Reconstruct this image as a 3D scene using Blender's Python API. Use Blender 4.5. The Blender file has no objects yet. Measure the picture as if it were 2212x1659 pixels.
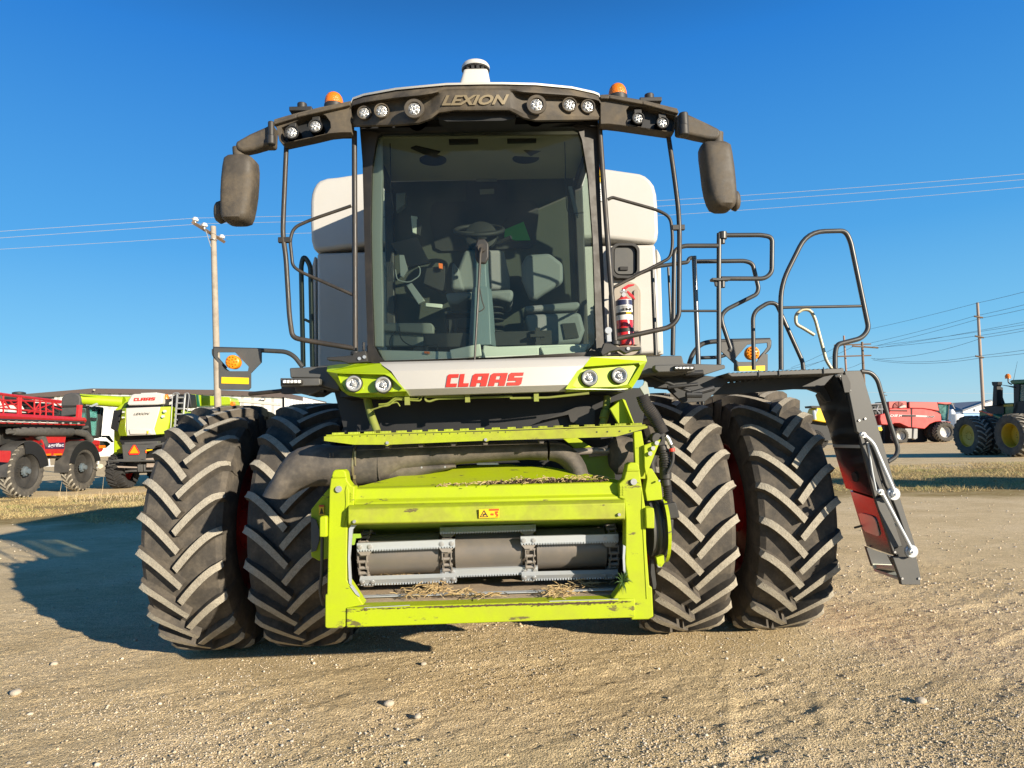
import bpy, bmesh, math, random
import numpy as np
from mathutils import Vector, Matrix, geometry, noise
R = math.radians
S = bpy.context.scene
COL = S.collection
rng = random.Random(7)

# ------------------------------------------------------------------ camera, sky, sun, exposure
FPX = 1475.0                    # focal length in pixels of a 2212 px wide picture
CAM = Vector((0.05, 0.0, 1.65))
_a, _p, _r = R(1.36), R(4.59), R(1.8)
FWD = Vector((math.sin(_a) * math.cos(_p), math.cos(_a) * math.cos(_p), math.sin(_p)))
_r0 = Vector((math.cos(_a), -math.sin(_a), 0))
_u0 = _r0.cross(FWD)
RC = _r0 * math.cos(_r) - _u0 * math.sin(_r)
UC = _r0 * math.sin(_r) + _u0 * math.cos(_r)
cd = bpy.data.cameras.new('camera')
cam = bpy.data.objects.new('camera', cd)
COL.objects.link(cam)
m = Matrix((RC, UC, -FWD)).transposed().to_4x4()
m.translation = CAM
cam.matrix_world = m
cd.sensor_width = 36
cd.lens = FPX / 2212 * 36
cd.clip_start = 0.05
cd.clip_end = 20000
S.camera = cam

SUN_EL = R(15.8)
SUN_AZ = R(136.5)               # compass-like angle from +Y towards +X
sun_dir = Vector((math.sin(SUN_AZ) * math.cos(SUN_EL), math.cos(SUN_AZ) * math.cos(SUN_EL), math.sin(SUN_EL)))
ld = bpy.data.lights.new('sun', 'SUN')
ld.energy = 5.0
ld.angle = R(0.53)
ld.color = (1.0, 0.88, 0.70)
sun = bpy.data.objects.new('sun', ld)
COL.objects.link(sun)
sun.rotation_euler = (-sun_dir).to_track_quat('-Z', 'Y').to_euler()

W = bpy.data.worlds.new('World')
S.world = W
W.use_nodes = True
wn = W.node_tree
wn.nodes.clear()
sky = wn.nodes.new('ShaderNodeTexSky')
sky.sky_type = 'NISHITA'
sky.sun_disc = False
sky.sun_elevation = SUN_EL
sky.sun_rotation = SUN_AZ
sky.altitude = 600
sky.air_density = 1.0
sky.dust_density = 0.15
sky.ozone_density = 3.0
hs = wn.nodes.new('ShaderNodeHueSaturation')
hs.inputs['Saturation'].default_value = 1.1
bg = wn.nodes.new('ShaderNodeBackground')
bg.inputs['Strength'].default_value = 0.072
wo = wn.nodes.new('ShaderNodeOutputWorld')
wn.links.new(sky.outputs[0], hs.inputs['Color'])
tcs = wn.nodes.new('ShaderNodeTexCoord'); sxyz = wn.nodes.new('ShaderNodeSeparateXYZ')
wn.links.new(tcs.outputs['Generated'], sxyz.inputs[0])
rp = wn.nodes.new('ShaderNodeValToRGB')
stops = [(0.0, (.42, .58, .66)), (.05, (.31, .58, .74)), (.13, (.165, .49, .78)), (.26, (.068, .345, .74)), (.50, (.018, .195, .62)), (.62, (.008, .08, .28)), (1.0, (.004, .03, .11))]
while len(rp.color_ramp.elements) < len(stops): rp.color_ramp.elements.new(.5)
for e_, (p_, c_) in zip(rp.color_ramp.elements, stops): e_.position = p_; e_.color = (*c_, 1)
wn.links.new(sxyz.outputs['Z'], rp.inputs[0])
sc7 = wn.nodes.new('ShaderNodeVectorMath'); sc7.operation = 'SCALE'; sc7.inputs['Scale'].default_value = 9.0
wn.links.new(rp.outputs[0], sc7.inputs[0])
mxs = wn.nodes.new('ShaderNodeMix'); mxs.data_type = 'RGBA'; mxs.inputs['Factor'].default_value = .86
wn.links.new(hs.outputs[0], mxs.inputs['A']); wn.links.new(sc7.outputs[0], mxs.inputs['B'])
wn.links.new(mxs.outputs['Result'], bg.inputs['Color'])
wn.links.new(bg.outputs[0], wo.inputs['Surface'])

S.view_settings.view_transform = 'Standard'
S.view_settings.look = 'None'
S.view_settings.gamma = 1
S.view_settings.exposure = 0.85

# ------------------------------------------------------------------ helpers
def P(u, v, Y):
    """point at real distance Y (metres along +Y) seen at picture position u, v"""
    d = RC * (u - 1106) - UC * (v - 829.5) + FWD * FPX
    return CAM + d * (Y / d.y)

def PX(u, v, X):
    """point on the upright plane x = X"""
    d = RC * (u - 1106) - UC * (v - 829.5) + FWD * FPX
    return CAM + d * ((X - CAM.x) / d.x)

def PZ(u, v, z=0.0):
    d = RC * (u - 1106) - UC * (v - 829.5) + FWD * FPX
    return CAM + d * ((z - CAM.z) / d.z)

def crop(x0, y0, k):
    return lambda x, y: (x0 + k * x, y0 + k * y)
cA = crop(442.4, 110.6, .275);   cB = crop(995.4, 110.6, .3)
cC = crop(580.7, 553.0, .2375);  cD = crop(1050.7, 387.0, .2666)
cE1 = crop(276.5, 829.5, .3668); cE2 = crop(663.6, 857.2, .3167)
cE3 = crop(1050.7, 857.2, .3167); cE4 = crop(1382.5, 801.9, .35)
cF1 = crop(0, 801.9, .225);      cF2 = crop(1714.3, 746.6, .225)
cF3 = crop(1382.5, 470.0, .2833); cF4 = crop(387.1, 387.1, .3)
cH5 = crop(1742.0, 774.2, .3167); cI = crop(774.2, 248.9, .3333)
cJ1 = crop(0, 818.4, .16);       cJ2 = crop(193.6, 818.4, .1667)
cJ3 = crop(1852.6, 829.5, .11667); cJ4 = crop(2018.5, 774.2, .15)
def L(c, pts):
    return [c(*p) for p in pts]

class MB:
    def __init__(s):
        s.v = []; s.f = []; s.m = []
    def add(s, vs, fs, mi=0):
        n = len(s.v)
        s.v += [tuple(x) for x in vs]
        s.f += [tuple(i + n for i in f) for f in fs]
        s.m += [mi] * len(fs)
        return s
    def box(s, c, d, rot=None, mi=0):
        c = Vector(c)
        vs = []
        for x in (-.5, .5):
            for y in (-.5, .5):
                for z in (-.5, .5):
                    p = Vector((x * d[0], y * d[1], z * d[2]))
                    if rot is not None: p = rot @ p
                    vs.append(c + p)
        return s.add(vs, [(0, 1, 3, 2), (4, 6, 7, 5), (0, 4, 5, 1), (2, 3, 7, 6), (0, 2, 6, 4), (1, 5, 7, 3)], mi)
    def prism(s, front, off, mi=0, holes=None):
        """front: loop of 3D points, off: extrusion vector"""
        off = Vector(off)
        if not holes:
            n = len(front)
            vs = [Vector(p) for p in front] + [Vector(p) + off for p in front]
            fs = [tuple(range(n)), tuple(range(2 * n - 1, n - 1, -1))]
            fs += [(i, i + n, (i + 1) % n + n, (i + 1) % n) for i in range(n)]
            return s.add(vs, fs, mi)
        loops = [[Vector(p) for p in front]] + [[Vector(p) for p in h] for h in holes]
        flat = [p for l in loops for p in l]
        tris = geometry.tessellate_polygon(loops)
        n = len(flat)
        vs = flat + [p + off for p in flat]
        fs = [tuple(t) for t in tris] + [tuple(i + n for i in reversed(t)) for t in tris]
        k = 0
        for l in loops:
            for i in range(len(l)):
                a, b = k + i, k + (i + 1) % len(l)
                fs.append((a, a + n, b + n, b))
            k += len(l)
        return s.add(vs, fs, mi)
    def plate(s, pts, Y, t, mi=0, holes=None, step=None):
        Yf = Y if callable(Y) else (lambda u, v: Y)
        def mk(l):
            if step:
                o = []
                for i in range(len(l)):
                    a, b = l[i], l[(i + 1) % len(l)]
                    k = max(1, int(math.dist(a[:2], b[:2]) / step))
                    for j in range(k):
                        o.append((a[0] + (b[0] - a[0]) * j / k, a[1] + (b[1] - a[1]) * j / k))
                l = o
            return [P(p[0], p[1], p[2] if len(p) > 2 else Yf(p[0], p[1])) for p in l]
        return s.prism(mk(pts), (0, t, 0), mi, [mk(h) for h in holes] if holes else None)
    def tube(s, path, r, seg=8, mi=0, caps=True):
        path = [Vector(p) for p in path]
        n = len(path)
        rr = r if isinstance(r, (list, tuple)) else [r] * n
        t0 = (path[1] - path[0]).normalized()
        up = Vector((0, 0, 1)) if abs(t0.z) < .9 else Vector((0, 1, 0))
        a = t0.cross(up).normalized()
        vs = []
        for i, p in enumerate(path):
            t = (path[min(i + 1, n - 1)] - path[max(i - 1, 0)]).normalized()
            a = (a - t * a.dot(t)).normalized()
            b = t.cross(a)
            for k in range(seg):
                w = 2 * math.pi * k / seg
                vs.append(p + (a * math.cos(w) + b * math.sin(w)) * rr[i])
        fs = []
        for i in range(n - 1):
            for k in range(seg):
                k2 = (k + 1) % seg
                fs.append((i * seg + k, i * seg + k2, (i + 1) * seg + k2, (i + 1) * seg + k))
        if caps:
            fs += [tuple(range(seg - 1, -1, -1)), tuple(range((n - 1) * seg, n * seg))]
        return s.add(vs, fs, mi)
    def lathe(s, prof, o, ax, seg=32, mi=0, close=True):
        """prof: (distance along ax, radius)"""
        o = Vector(o); ax = Vector(ax).normalized()
        up = Vector((0, 0, 1)) if abs(ax.z) < .9 else Vector((1, 0, 0))
        a = ax.cross(up).normalized(); b = ax.cross(a)
        vs = []
        for (h, r) in prof:
            for k in range(seg):
                w = 2 * math.pi * k / seg
                vs.append(o + ax * h + (a * math.cos(w) + b * math.sin(w)) * max(r, 1e-4))
        fs = []
        for i in range(len(prof) - 1):
            for k in range(seg):
                k2 = (k + 1) % seg
                fs.append((i * seg + k, i * seg + k2, (i + 1) * seg + k2, (i + 1) * seg + k))
        if close:
            fs += [tuple(range(seg - 1, -1, -1)), tuple(range((len(prof) - 1) * seg, len(prof) * seg))]
        return s.add(vs, fs, mi)
    def cyl(s, a, b, r, seg=16, mi=0):
        return s.tube([a, b], r, seg, mi)
    def loft(s, rings, mi=0, caps=True, closed=True):
        n = len(rings[0])
        vs = [p for r in rings for p in r]
        fs = []
        for i in range(len(rings) - 1):
            for k in range(n if closed else n - 1):
                k2 = (k + 1) % n
                fs.append((i * n + k, i * n + k2, (i + 1) * n + k2, (i + 1) * n + k))
        if caps and closed:
            fs += [tuple(range(n - 1, -1, -1)), tuple(range((len(rings) - 1) * n, len(rings) * n))]
        return s.add(vs, fs, mi)

def rpath(pts, rad=0.08, n=6):
    """round the corners of a 3D path"""
    pts = [Vector(p) for p in pts]
    o = [pts[0]]
    for i in range(1, len(pts) - 1):
        a, b, c = pts[i - 1], pts[i], pts[i + 1]
        la, lc = (a - b).length, (c - b).length
        d = min(rad, .48 * la, .48 * lc)
        p, q = b + (a - b).normalized() * d, b + (c - b).normalized() * d
        for k in range(n + 1):
            t = k / n
            o.append(p * (1 - t) ** 2 + b * 2 * t * (1 - t) + q * t * t)
    o.append(pts[-1])
    return o

ROOT = {}
def thing(name, label, cat, loc, group=None):
    o = bpy.data.objects.new(name, None)
    COL.objects.link(o)
    o.empty_display_size = .2
    o.location = loc
    o['label'] = label; o['category'] = cat
    if group: o['group'] = group
    ROOT[o.name] = Vector(loc)
    return o

SPLIT = set('''camera_mount rail_clamp cab_platform light_bar_bracket side_lug coupling_block hinge_bolt rail_hinge lift_strut hydraulic_line
roof_speaker dual_spacer axle side_flap tail_lamp rear_corner marker_lamp window linkage_rod ladder_bolt frame_bolt post_rib wear_plate side_bracket
bracket_bolt rear_frame ladder_step light_arm walkway_rail cab_guard_rail pillar_trim monitor cab_cabling front_cowl air_hose light_bracket
insulator wall_lamp fuel_tank side_shield spreader sliding_door duct_clip gate_latch cab_shell driver_seat passenger_seat side_window armrest_button
seat_suspension arm_hinge extinguisher_recess lever side_console rear_view_plate upper_beam ladder_foot slat_bracket slat_bolt'''.split())
def clusters(mb):
    '''groups of faces whose pieces touch or overlap'''
    n = len(mb.v); par = list(range(n))
    def fd(a):
        while par[a] != a: par[a] = par[par[a]]; a = par[a]
        return a
    for f in mb.f:
        a = fd(f[0])
        for b in f[1:]: par[fd(b)] = a
    comp = {}
    for i in range(n): comp.setdefault(fd(i), []).append(i)
    boxes = []
    for k, ids in comp.items():
        P_ = [mb.v[i] for i in ids]
        boxes.append([[min(p[j] for p in P_) - .004 for j in range(3)], [max(p[j] for p in P_) + .004 for j in range(3)], {k}])
    ch = True
    while ch:
        ch = False
        for i in range(len(boxes)):
            for j in range(i + 1, len(boxes)):
                A, B = boxes[i], boxes[j]
                if all(A[0][q] <= B[1][q] and B[0][q] <= A[1][q] for q in range(3)):
                    boxes[i] = [[min(A[0][q], B[0][q]) for q in range(3)], [max(A[1][q], B[1][q]) for q in range(3)], A[2] | B[2]]
                    boxes.pop(j); ch = True; break
            if ch: break
    out = []
    for (_, _, ks) in boxes:
        o = MB(); mp = {}
        for f, m_ in zip(mb.f, mb.m):
            if fd(f[0]) in ks:
                g = []
                for i in f:
                    if i not in mp: mp[i] = len(o.v); o.v.append(mb.v[i])
                    g.append(mp[i])
                o.f.append(tuple(g)); o.m.append(m_)
        out.append(o)
    return out
def obj(name, mb, mats, parent=None, **kw):
    if name in SPLIT and parent is not None and kw.get('loc') is None:
        cs = clusters(mb)
        cs.sort(key=lambda c: -len(c.v))
        r = [obj1(name, c, mats, parent, **kw) for c in cs]
        return r[0]
    return obj1(name, mb, mats, parent, **kw)
def obj1(name, mb, mats, parent=None, bevel=0, smooth=35, loc=None, label=None, segs=2, recalc=True):
    """one mesh object; vertices are world coordinates unless loc (own origin) is given"""
    me = bpy.data.meshes.new(name)
    base = ROOT[parent.name] if (parent is not None and loc is None) else Vector((0, 0, 0))
    me.from_pydata([(v[0] - base.x, v[1] - base.y, v[2] - base.z) for v in mb.v], [], mb.f)
    mats = mats if isinstance(mats, (list, tuple)) else [mats]
    for mm in mats: me.materials.append(mm)
    if len(mats) > 1: me.polygons.foreach_set('material_index', mb.m)
    if recalc:
        bm = bmesh.new(); bm.from_mesh(me)
        bmesh.ops.recalc_face_normals(bm, faces=bm.faces)
        bm.to_mesh(me); bm.free()
    if smooth:
        me.polygons.foreach_set('use_smooth', [True] * len(me.polygons))
        me.set_sharp_from_angle(angle=R(smooth))
    o = bpy.data.objects.new(name, me)
    COL.objects.link(o)
    if parent is not None:
        o.parent = parent
        ROOT[o.name] = base if loc is None else Vector(loc)
    if loc is not None: o.location = loc
    if label: o['label'] = label
    if bevel:
        b = o.modifiers.new('bevel', 'BEVEL'); b.width = bevel; b.segments = segs
        b.limit_method = 'ANGLE'; b.angle_limit = R(40)
    return o

def tag(o, label, cat, group=None, kind=None):
    if label: o['label'] = label
    if cat: o['category'] = cat
    if group: o['group'] = group
    if kind: o['kind'] = kind
    return o

def copy_tree(o, parent=None):
    c = o.copy(); COL.objects.link(c); c.parent = parent
    for ch in list(o.children): copy_tree(ch, c)
    return c

# ------------------------------------------------------------------ materials
def mat(name, col, rough=.5, metal=0, dust=0, dcol=(.22, .185, .14), dscale=6, spec=.5, bump=0, bscale=60,
        var=0, coat=0, detail=6, lo=.42, hi=.7):
    m = bpy.data.materials.new(name); m.use_nodes = True
    nt = m.node_tree; N = nt.nodes; K = nt.links
    b = N['Principled BSDF']
    b.inputs['Roughness'].default_value = rough
    b.inputs['Metallic'].default_value = metal
    b.inputs['Specular IOR Level'].default_value = spec
    b.inputs['Base Color'].default_value = (*col, 1)
    if coat:
        b.inputs['Coat Weight'].default_value = coat
        b.inputs['Coat Roughness'].default_value = .12
    tc = N.new('ShaderNodeTexCoord')
    last = None
    if dust or var:
        n = N.new('ShaderNodeTexNoise'); n.inputs['Scale'].default_value = dscale
        n.inputs['Detail'].default_value = detail; n.inputs['Roughness'].default_value = .65
        K.new(tc.outputs['Object'], n.inputs['Vector'])
        mr = N.new('ShaderNodeMapRange')
        mr.inputs['From Min'].default_value = lo; mr.inputs['From Max'].default_value = hi
        mr.inputs['To Min'].default_value = dust * .25; mr.inputs['To Max'].default_value = dust
        K.new(n.outputs['Fac'], mr.inputs['Value'])
        mx = N.new('ShaderNodeMix'); mx.data_type = 'RGBA'
        mx.inputs['A'].default_value = (*col, 1); mx.inputs['B'].default_value = (*dcol, 1)
        K.new(mr.outputs[0], mx.inputs['Factor'])
        last = mx.outputs['Result']
        if var:
            n2 = N.new('ShaderNodeTexNoise'); n2.inputs['Scale'].default_value = dscale * 7
            n2.inputs['Detail'].default_value = 3
            K.new(tc.outputs['Object'], n2.inputs['Vector'])
            mr2 = N.new('ShaderNodeMapRange')
            mr2.inputs['From Min'].default_value = .3; mr2.inputs['From Max'].default_value = .7
            mr2.inputs['To Min'].default_value = 1 - var; mr2.inputs['To Max'].default_value = 1 + var
            K.new(n2.outputs['Fac'], mr2.inputs['Value'])
            vm = N.new('ShaderNodeVectorMath'); vm.operation = 'SCALE'
            K.new(last, vm.inputs[0]); K.new(mr2.outputs[0], vm.inputs['Scale'])
            last = vm.outputs[0]
        K.new(last, b.inputs['Base Color'])
        mr3 = N.new('ShaderNodeMapRange')
        mr3.inputs['To Min'].default_value = rough; mr3.inputs['To Max'].default_value = min(1, rough + .4)
        K.new(mr.outputs[0], mr3.inputs['Value'])
        K.new(mr3.outputs[0], b.inputs['Roughness'])
    if bump:
        n3 = N.new('ShaderNodeTexNoise'); n3.inputs['Scale'].default_value = bscale
        n3.inputs['Detail'].default_value = 4
        K.new(tc.outputs['Object'], n3.inputs['Vector'])
        bp = N.new('ShaderNodeBump'); bp.inputs['Strength'].default_value = bump
        bp.inputs['Distance'].default_value = .01
        K.new(n3.outputs['Fac'], bp.inputs['Height'])
        K.new(bp.outputs[0], b.inputs['Normal'])
    return m

def chips(m, col=(.09, .06, .04), scale=22, thr=.66, amt=.85):
    """worn and dirty spots with a shape of their own on top of a paint"""
    nt = m.node_tree; N = nt.nodes; K = nt.links
    b = N['Principled BSDF']
    src = b.inputs['Base Color'].links[0].from_socket if b.inputs['Base Color'].links else None
    tc = N.new('ShaderNodeTexCoord')
    mp = N.new('ShaderNodeMapping'); mp.inputs['Scale'].default_value = (.35, 1, 1)
    n = N.new('ShaderNodeTexNoise'); n.inputs['Scale'].default_value = scale
    n.inputs['Detail'].default_value = 9; n.inputs['Roughness'].default_value = .72
    K.new(tc.outputs['Object'], mp.inputs[0]); K.new(mp.outputs[0], n.inputs['Vector'])
    cr = N.new('ShaderNodeMapRange'); cr.inputs['From Min'].default_value = thr
    cr.inputs['From Max'].default_value = thr + .03; cr.inputs['To Max'].default_value = amt
    K.new(n.outputs['Fac'], cr.inputs['Value'])
    mx = N.new('ShaderNodeMix'); mx.data_type = 'RGBA'
    if src: K.new(src, mx.inputs['A'])
    else: mx.inputs['A'].default_value = b.inputs['Base Color'].default_value
    mx.inputs['B'].default_value = (*col, 1)
    K.new(cr.outputs[0], mx.inputs['Factor'])
    K.new(mx.outputs['Result'], b.inputs['Base Color'])
    return m

def glassmat(name, tint, film=.03, fcol=(.35, .36, .3), gl=.8, rough=.02):
    m = bpy.data.materials.new(name); m.use_nodes = True
    nt = m.node_tree; N = nt.nodes; K = nt.links
    N.clear()
    out = N.new('ShaderNodeOutputMaterial')
    tr = N.new('ShaderNodeBsdfTransparent'); tr.inputs[0].default_value = (*tint, 1)
    gs = N.new('ShaderNodeBsdfGlossy'); gs.inputs['Roughness'].default_value = rough
    df = N.new('ShaderNodeBsdfDiffuse'); df.inputs[0].default_value = (*fcol, 1)
    lw0 = N.new('ShaderNodeFresnel'); lw0.inputs[0].default_value = 1.45
    lw = N.new('ShaderNodeMath'); lw.operation = 'MULTIPLY'; lw.inputs[1].default_value = gl; K.new(lw0.outputs[0], lw.inputs[0])
    m1 = N.new('ShaderNodeMixShader'); m2 = N.new('ShaderNodeMixShader')
    K.new(lw.outputs[0], m1.inputs[0]); K.new(tr.outputs[0], m1.inputs[1]); K.new(gs.outputs[0], m1.inputs[2])
    tc = N.new('ShaderNodeTexCoord'); n = N.new('ShaderNodeTexNoise'); n.inputs['Scale'].default_value = 3
    n.inputs['Detail'].default_value = 8
    K.new(tc.outputs['Object'], n.inputs['Vector'])
    mr = N.new('ShaderNodeMapRange'); mr.inputs['From Min'].default_value = .35; mr.inputs['From Max'].default_value = .75
    mr.inputs['To Min'].default_value = film * .5; mr.inputs['To Max'].default_value = film * 2
    K.new(n.outputs['Fac'], mr.inputs['Value'])
    K.new(mr.outputs[0], m2.inputs[0]); K.new(m1.outputs[0], m2.inputs[1]); K.new(df.outputs[0], m2.inputs[2])
    K.new(m2.outputs[0], out.inputs[0])
    return m

DUST = (.20, .165, .12)
M = {}
M['lime'] = chips(mat('lime_paint', (.36, .46, .004), .5, dust=.45, dcol=(.28, .285, .035), dscale=5, bump=.06, bscale=14, spec=.3), scale=11, thr=.60)
M['lime_clean'] = mat('lime_plastic', (.34, .46, .006), .3, dust=.08, dcol=(.35, .35, .1), coat=.3)
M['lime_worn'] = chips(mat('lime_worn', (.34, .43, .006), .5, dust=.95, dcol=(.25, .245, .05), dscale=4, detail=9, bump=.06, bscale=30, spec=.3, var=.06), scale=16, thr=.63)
M['lime_dusty'] = mat('lime_dusty', (.22, .27, .03), .6, dust=.7, dcol=(.17, .155, .07), dscale=9)
M['white'] = mat('white_paint', (.46, .45, .425), .4, dust=.3, dcol=(.40, .37, .31), dscale=3, bump=.03, bscale=300)
M['white_clean'] = mat('white_plastic', (.54, .53, .49), .4, dust=.15, dcol=(.55, .5, .42))
M['red_letter'] = mat('red_letter', (.50, .022, .014), .5, dust=.15, dcol=(.4, .1, .06), dscale=20)
M['black'] = mat('black_plastic', (.018, .018, .018), .5, dust=.25, dcol=(.08, .07, .055), dscale=7)
M['deep'] = mat('black_steel', (.008, .009, .011), .55, dust=.15, dcol=(.03, .028, .025))
M['fascia'] = mat('dusty_black_plastic', (.028, .025, .022), .55, dust=.95, dcol=(.125, .10, .068), dscale=5, bump=.15, bscale=260, var=.12)
M['mirror'] = mat('dusty_mirror_plastic', (.038, .034, .029), .5, dust=.95, dcol=(.115, .092, .064), dscale=7, bump=.15, bscale=300, var=.12)
M['pipe'] = mat('dusty_pipe', (.020, .019, .018), .38, dust=.6, dcol=(.07, .055, .04), dscale=11)
M['pipe_clean'] = mat('grey_black_pipe', (.04, .042, .043), .33, dust=.2, dcol=(.1, .09, .075), dscale=9)
M['grey_steel'] = mat('dark_grey_steel', (.062, .064, .064), .5, dust=.25, dcol=(.16, .145, .12), dscale=4, bump=.04, bscale=200)
M['panel_gloss'] = mat('glossy_black_panel', (.012, .012, .012), .20, spec=.9, dust=.10, dcol=(.05, .04, .03), coat=.35)
M['zinc'] = mat('zinc_plated', (.50, .54, .58), .35, metal=.4, dust=.2, dcol=(.4, .38, .33), dscale=15)
M['bolt'] = mat('bright_bolt', (.5, .5, .5), .35, metal=.6)
M['chain'] = mat('chain_steel', (.33, .30, .27), .4, metal=.3, dust=.5, dcol=(.14, .11, .085), dscale=20)
M['drum'] = mat('drum_steel', (.16, .15, .14), .35, metal=.3, dust=.7, dcol=(.22, .18, .14), dscale=5)
M['floor'] = mat('dirty_feeder_floor', (.42, .33, .23), .8, dust=.6, dcol=(.54, .43, .30), dscale=12, bump=.3, bscale=50, var=.15)
M['duct'] = mat('dusty_rubber_duct', (.035, .034, .034), .6, dust=.95, dcol=(.165, .14, .11), dscale=5, bump=.25, bscale=180, var=.15)
M['hose'] = mat('black_hose', (.02, .02, .021), .45, dust=.4, dcol=(.09, .075, .06), dscale=8)
M['rubber'] = mat('tyre_rubber', (.040, .038, .036), .75, dust=.9, dcol=(.135, .115, .09), dscale=7, bump=.25, bscale=130, var=.12, spec=.3)
M['lug_top'] = mat('dusty_lug_face', (.37, .34, .275), .9, dust=.8, dcol=(.24, .215, .175), dscale=26, bump=.5, bscale=90, var=.25, spec=.2)
M['rim'] = mat('red_rim_paint', (.58, .02, .014), .35, dust=.25, dcol=(.3, .1, .06), dscale=4)
M['amber'] = mat('amber_lens', (.75, .16, .008), .18, dust=.3, dcol=(.85, .32, .02), dscale=60, bump=.5, bscale=160)
M['reflector'] = mat('amber_reflector', (.85, .30, .01), .25, dust=.6, dcol=(.6, .13, .005), dscale=70)
M['yellow'] = mat('yellow_sticker', (.85, .55, .01), .4)
M['lens'] = mat('clear_lens', (.55, .56, .56), .12, metal=.55, dust=.5, dcol=(.3, .3, .29), dscale=70, bump=.6, bscale=140)
M['led'] = mat('led_lens', (.8, .82, .82), .15, metal=.3, dust=.4, dcol=(.45, .46, .46), dscale=120, bump=.6, bscale=200)
M['ring'] = mat('grey_lens_ring', (.4, .41, .4), .3, metal=.3)
M['gold'] = mat('dull_gold_letter', (.22, .175, .10), .5, dust=.5, dcol=(.15, .12, .08), dscale=30)
M['glass'] = glassmat('windscreen', (.72, .80, .74), film=.012)
M['sideglass'] = glassmat('side_glass', (.70, .80, .74), film=.0, gl=.1)
M['int_dark'] = mat('cab_dark', (.012, .013, .012), .7)
M['int_grey'] = mat('cab_grey_trim', (.15, .165, .15), .6, bump=.1, bscale=300)
M['int_pale'] = mat('cab_pale_trim', (.55, .58, .52), .6)
M['liner'] = mat('headliner', (.36, .35, .25), .9)
M['seat'] = mat('grey_seat_fabric', (.16, .175, .175), .7, bump=.2, bscale=500)
M['col_grey'] = mat('column_blue_grey', (.13, .18, .20), .45, bump=.2, bscale=260)
M['wood'] = mat('weathered_pole', (.38, .335, .27), .9, dust=.8, dcol=(.22, .185, .145), dscale=3, bump=.3, bscale=20)
M['wood_dark'] = mat('dark_pole', (.16, .11, .075), .9, dust=.4, dcol=(.28, .2, .14), dscale=2)
M['ceramic'] = mat('insulator', (.65, .66, .66), .2)
M['wire'] = mat('aluminium_wire', (.55, .56, .57), .4, metal=.4)
M['wire_dark'] = mat('dark_wire', (.08, .085, .09), .5)
M['seam'] = mat('shut_line', (.03, .03, .03), .8)
# ------------------------------------------------------------------ ground, one sheet to the horizon
def vnoise(x, y, seed=0):
    xi = np.floor(x).astype(np.int64); yi = np.floor(y).astype(np.int64)
    fx = x - xi; fy = y - yi
    fx = fx * fx * (3 - 2 * fx); fy = fy * fy * (3 - 2 * fy)
    def h(a, b):
        n = (a * 374761393 + b * 668265263 + seed * 1442695041) & 0xffffffff
        n = ((n ^ (n >> 13)) * 1274126177) & 0xffffffff
        return ((n ^ (n >> 16)) & 0xffff) / 65535.0
    return (h(xi, yi) * (1 - fx) + h(xi + 1, yi) * fx) * (1 - fy) + (h(xi, yi + 1) * (1 - fx) + h(xi + 1, yi + 1) * fx) * fy

def sm(t):
    t = np.clip(t, 0, 1); return t * t * (3 - 2 * t)

def gheight(x, y):
    x = np.asarray(x, float); y = np.asarray(y, float)
    far = .8 * sm((y - 34) / 60) * sm((-x - 4) / 25)
    big = (vnoise(x * .35, y * .35, 1) - .5) * .05 * np.clip((y + 10) / 40, .25, 1.2)
    ca, sa = math.cos(.5), math.sin(.5)
    xr = x * ca + y * sa; yr = -x * sa + y * ca
    near = np.clip((10.5 - y) / 3, 0, 1) * np.clip((7.0 - np.abs(x)) / 2, 0, 1)
    mid = (vnoise(xr * 1.3, yr * 6, 2) - .5) * .012 + (vnoise(x * 9, y * 9, 3) - .5) * .005
    fine = (vnoise(xr * 12, yr * 34, 4) - .5) * .006 + (vnoise(x * 44, y * 50, 5) - .5) * .010
    wheel = np.clip(1 - np.hypot(np.abs(x) - 1.87, y - 5.95) / 1.2, 0, 1)
    def track(x0, y0, ang, wd, dp):
        ca_, sa_ = math.cos(ang), math.sin(ang)
        s_ = (x - x0) * ca_ + (y - y0) * sa_; t_ = -(x - x0) * sa_ + (y - y0) * ca_
        inn = sm((wd - np.abs(t_)) / .05)
        lug_ = .5 + .5 * np.sign(np.sin((s_ + np.abs(t_) * .9 + (t_ > 0) * .12) * 2 * math.pi / .24)) * np.minimum(1, np.abs(np.sin((s_ + np.abs(t_) * .9 + (t_ > 0) * .12) * 2 * math.pi / .24)) * 3)
        edge = np.exp(-((np.abs(t_) - wd - .03) / .03) ** 2)
        fade = vnoise(x * 1.7, y * 1.7, 31)
        return (-dp * inn * (.4 + .6 * lug_) + dp * .6 * edge) * sm((fade - .25) / .4)
    tr = track(1.6, 4.0, 1.25, .24, .010) + track(2.9, 4.4, .55, .26, .009) + track(-.6, 4.2, .35, .3, .006) + track(-2.5, 4.6, .12, .28, .005)
    mid = mid + tr
    return far + (big + (mid + fine) * near) * (1 - sm(wheel * 1.6)) 

def gz(x, y):
    return float(gheight([x], [y])[0])

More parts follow.
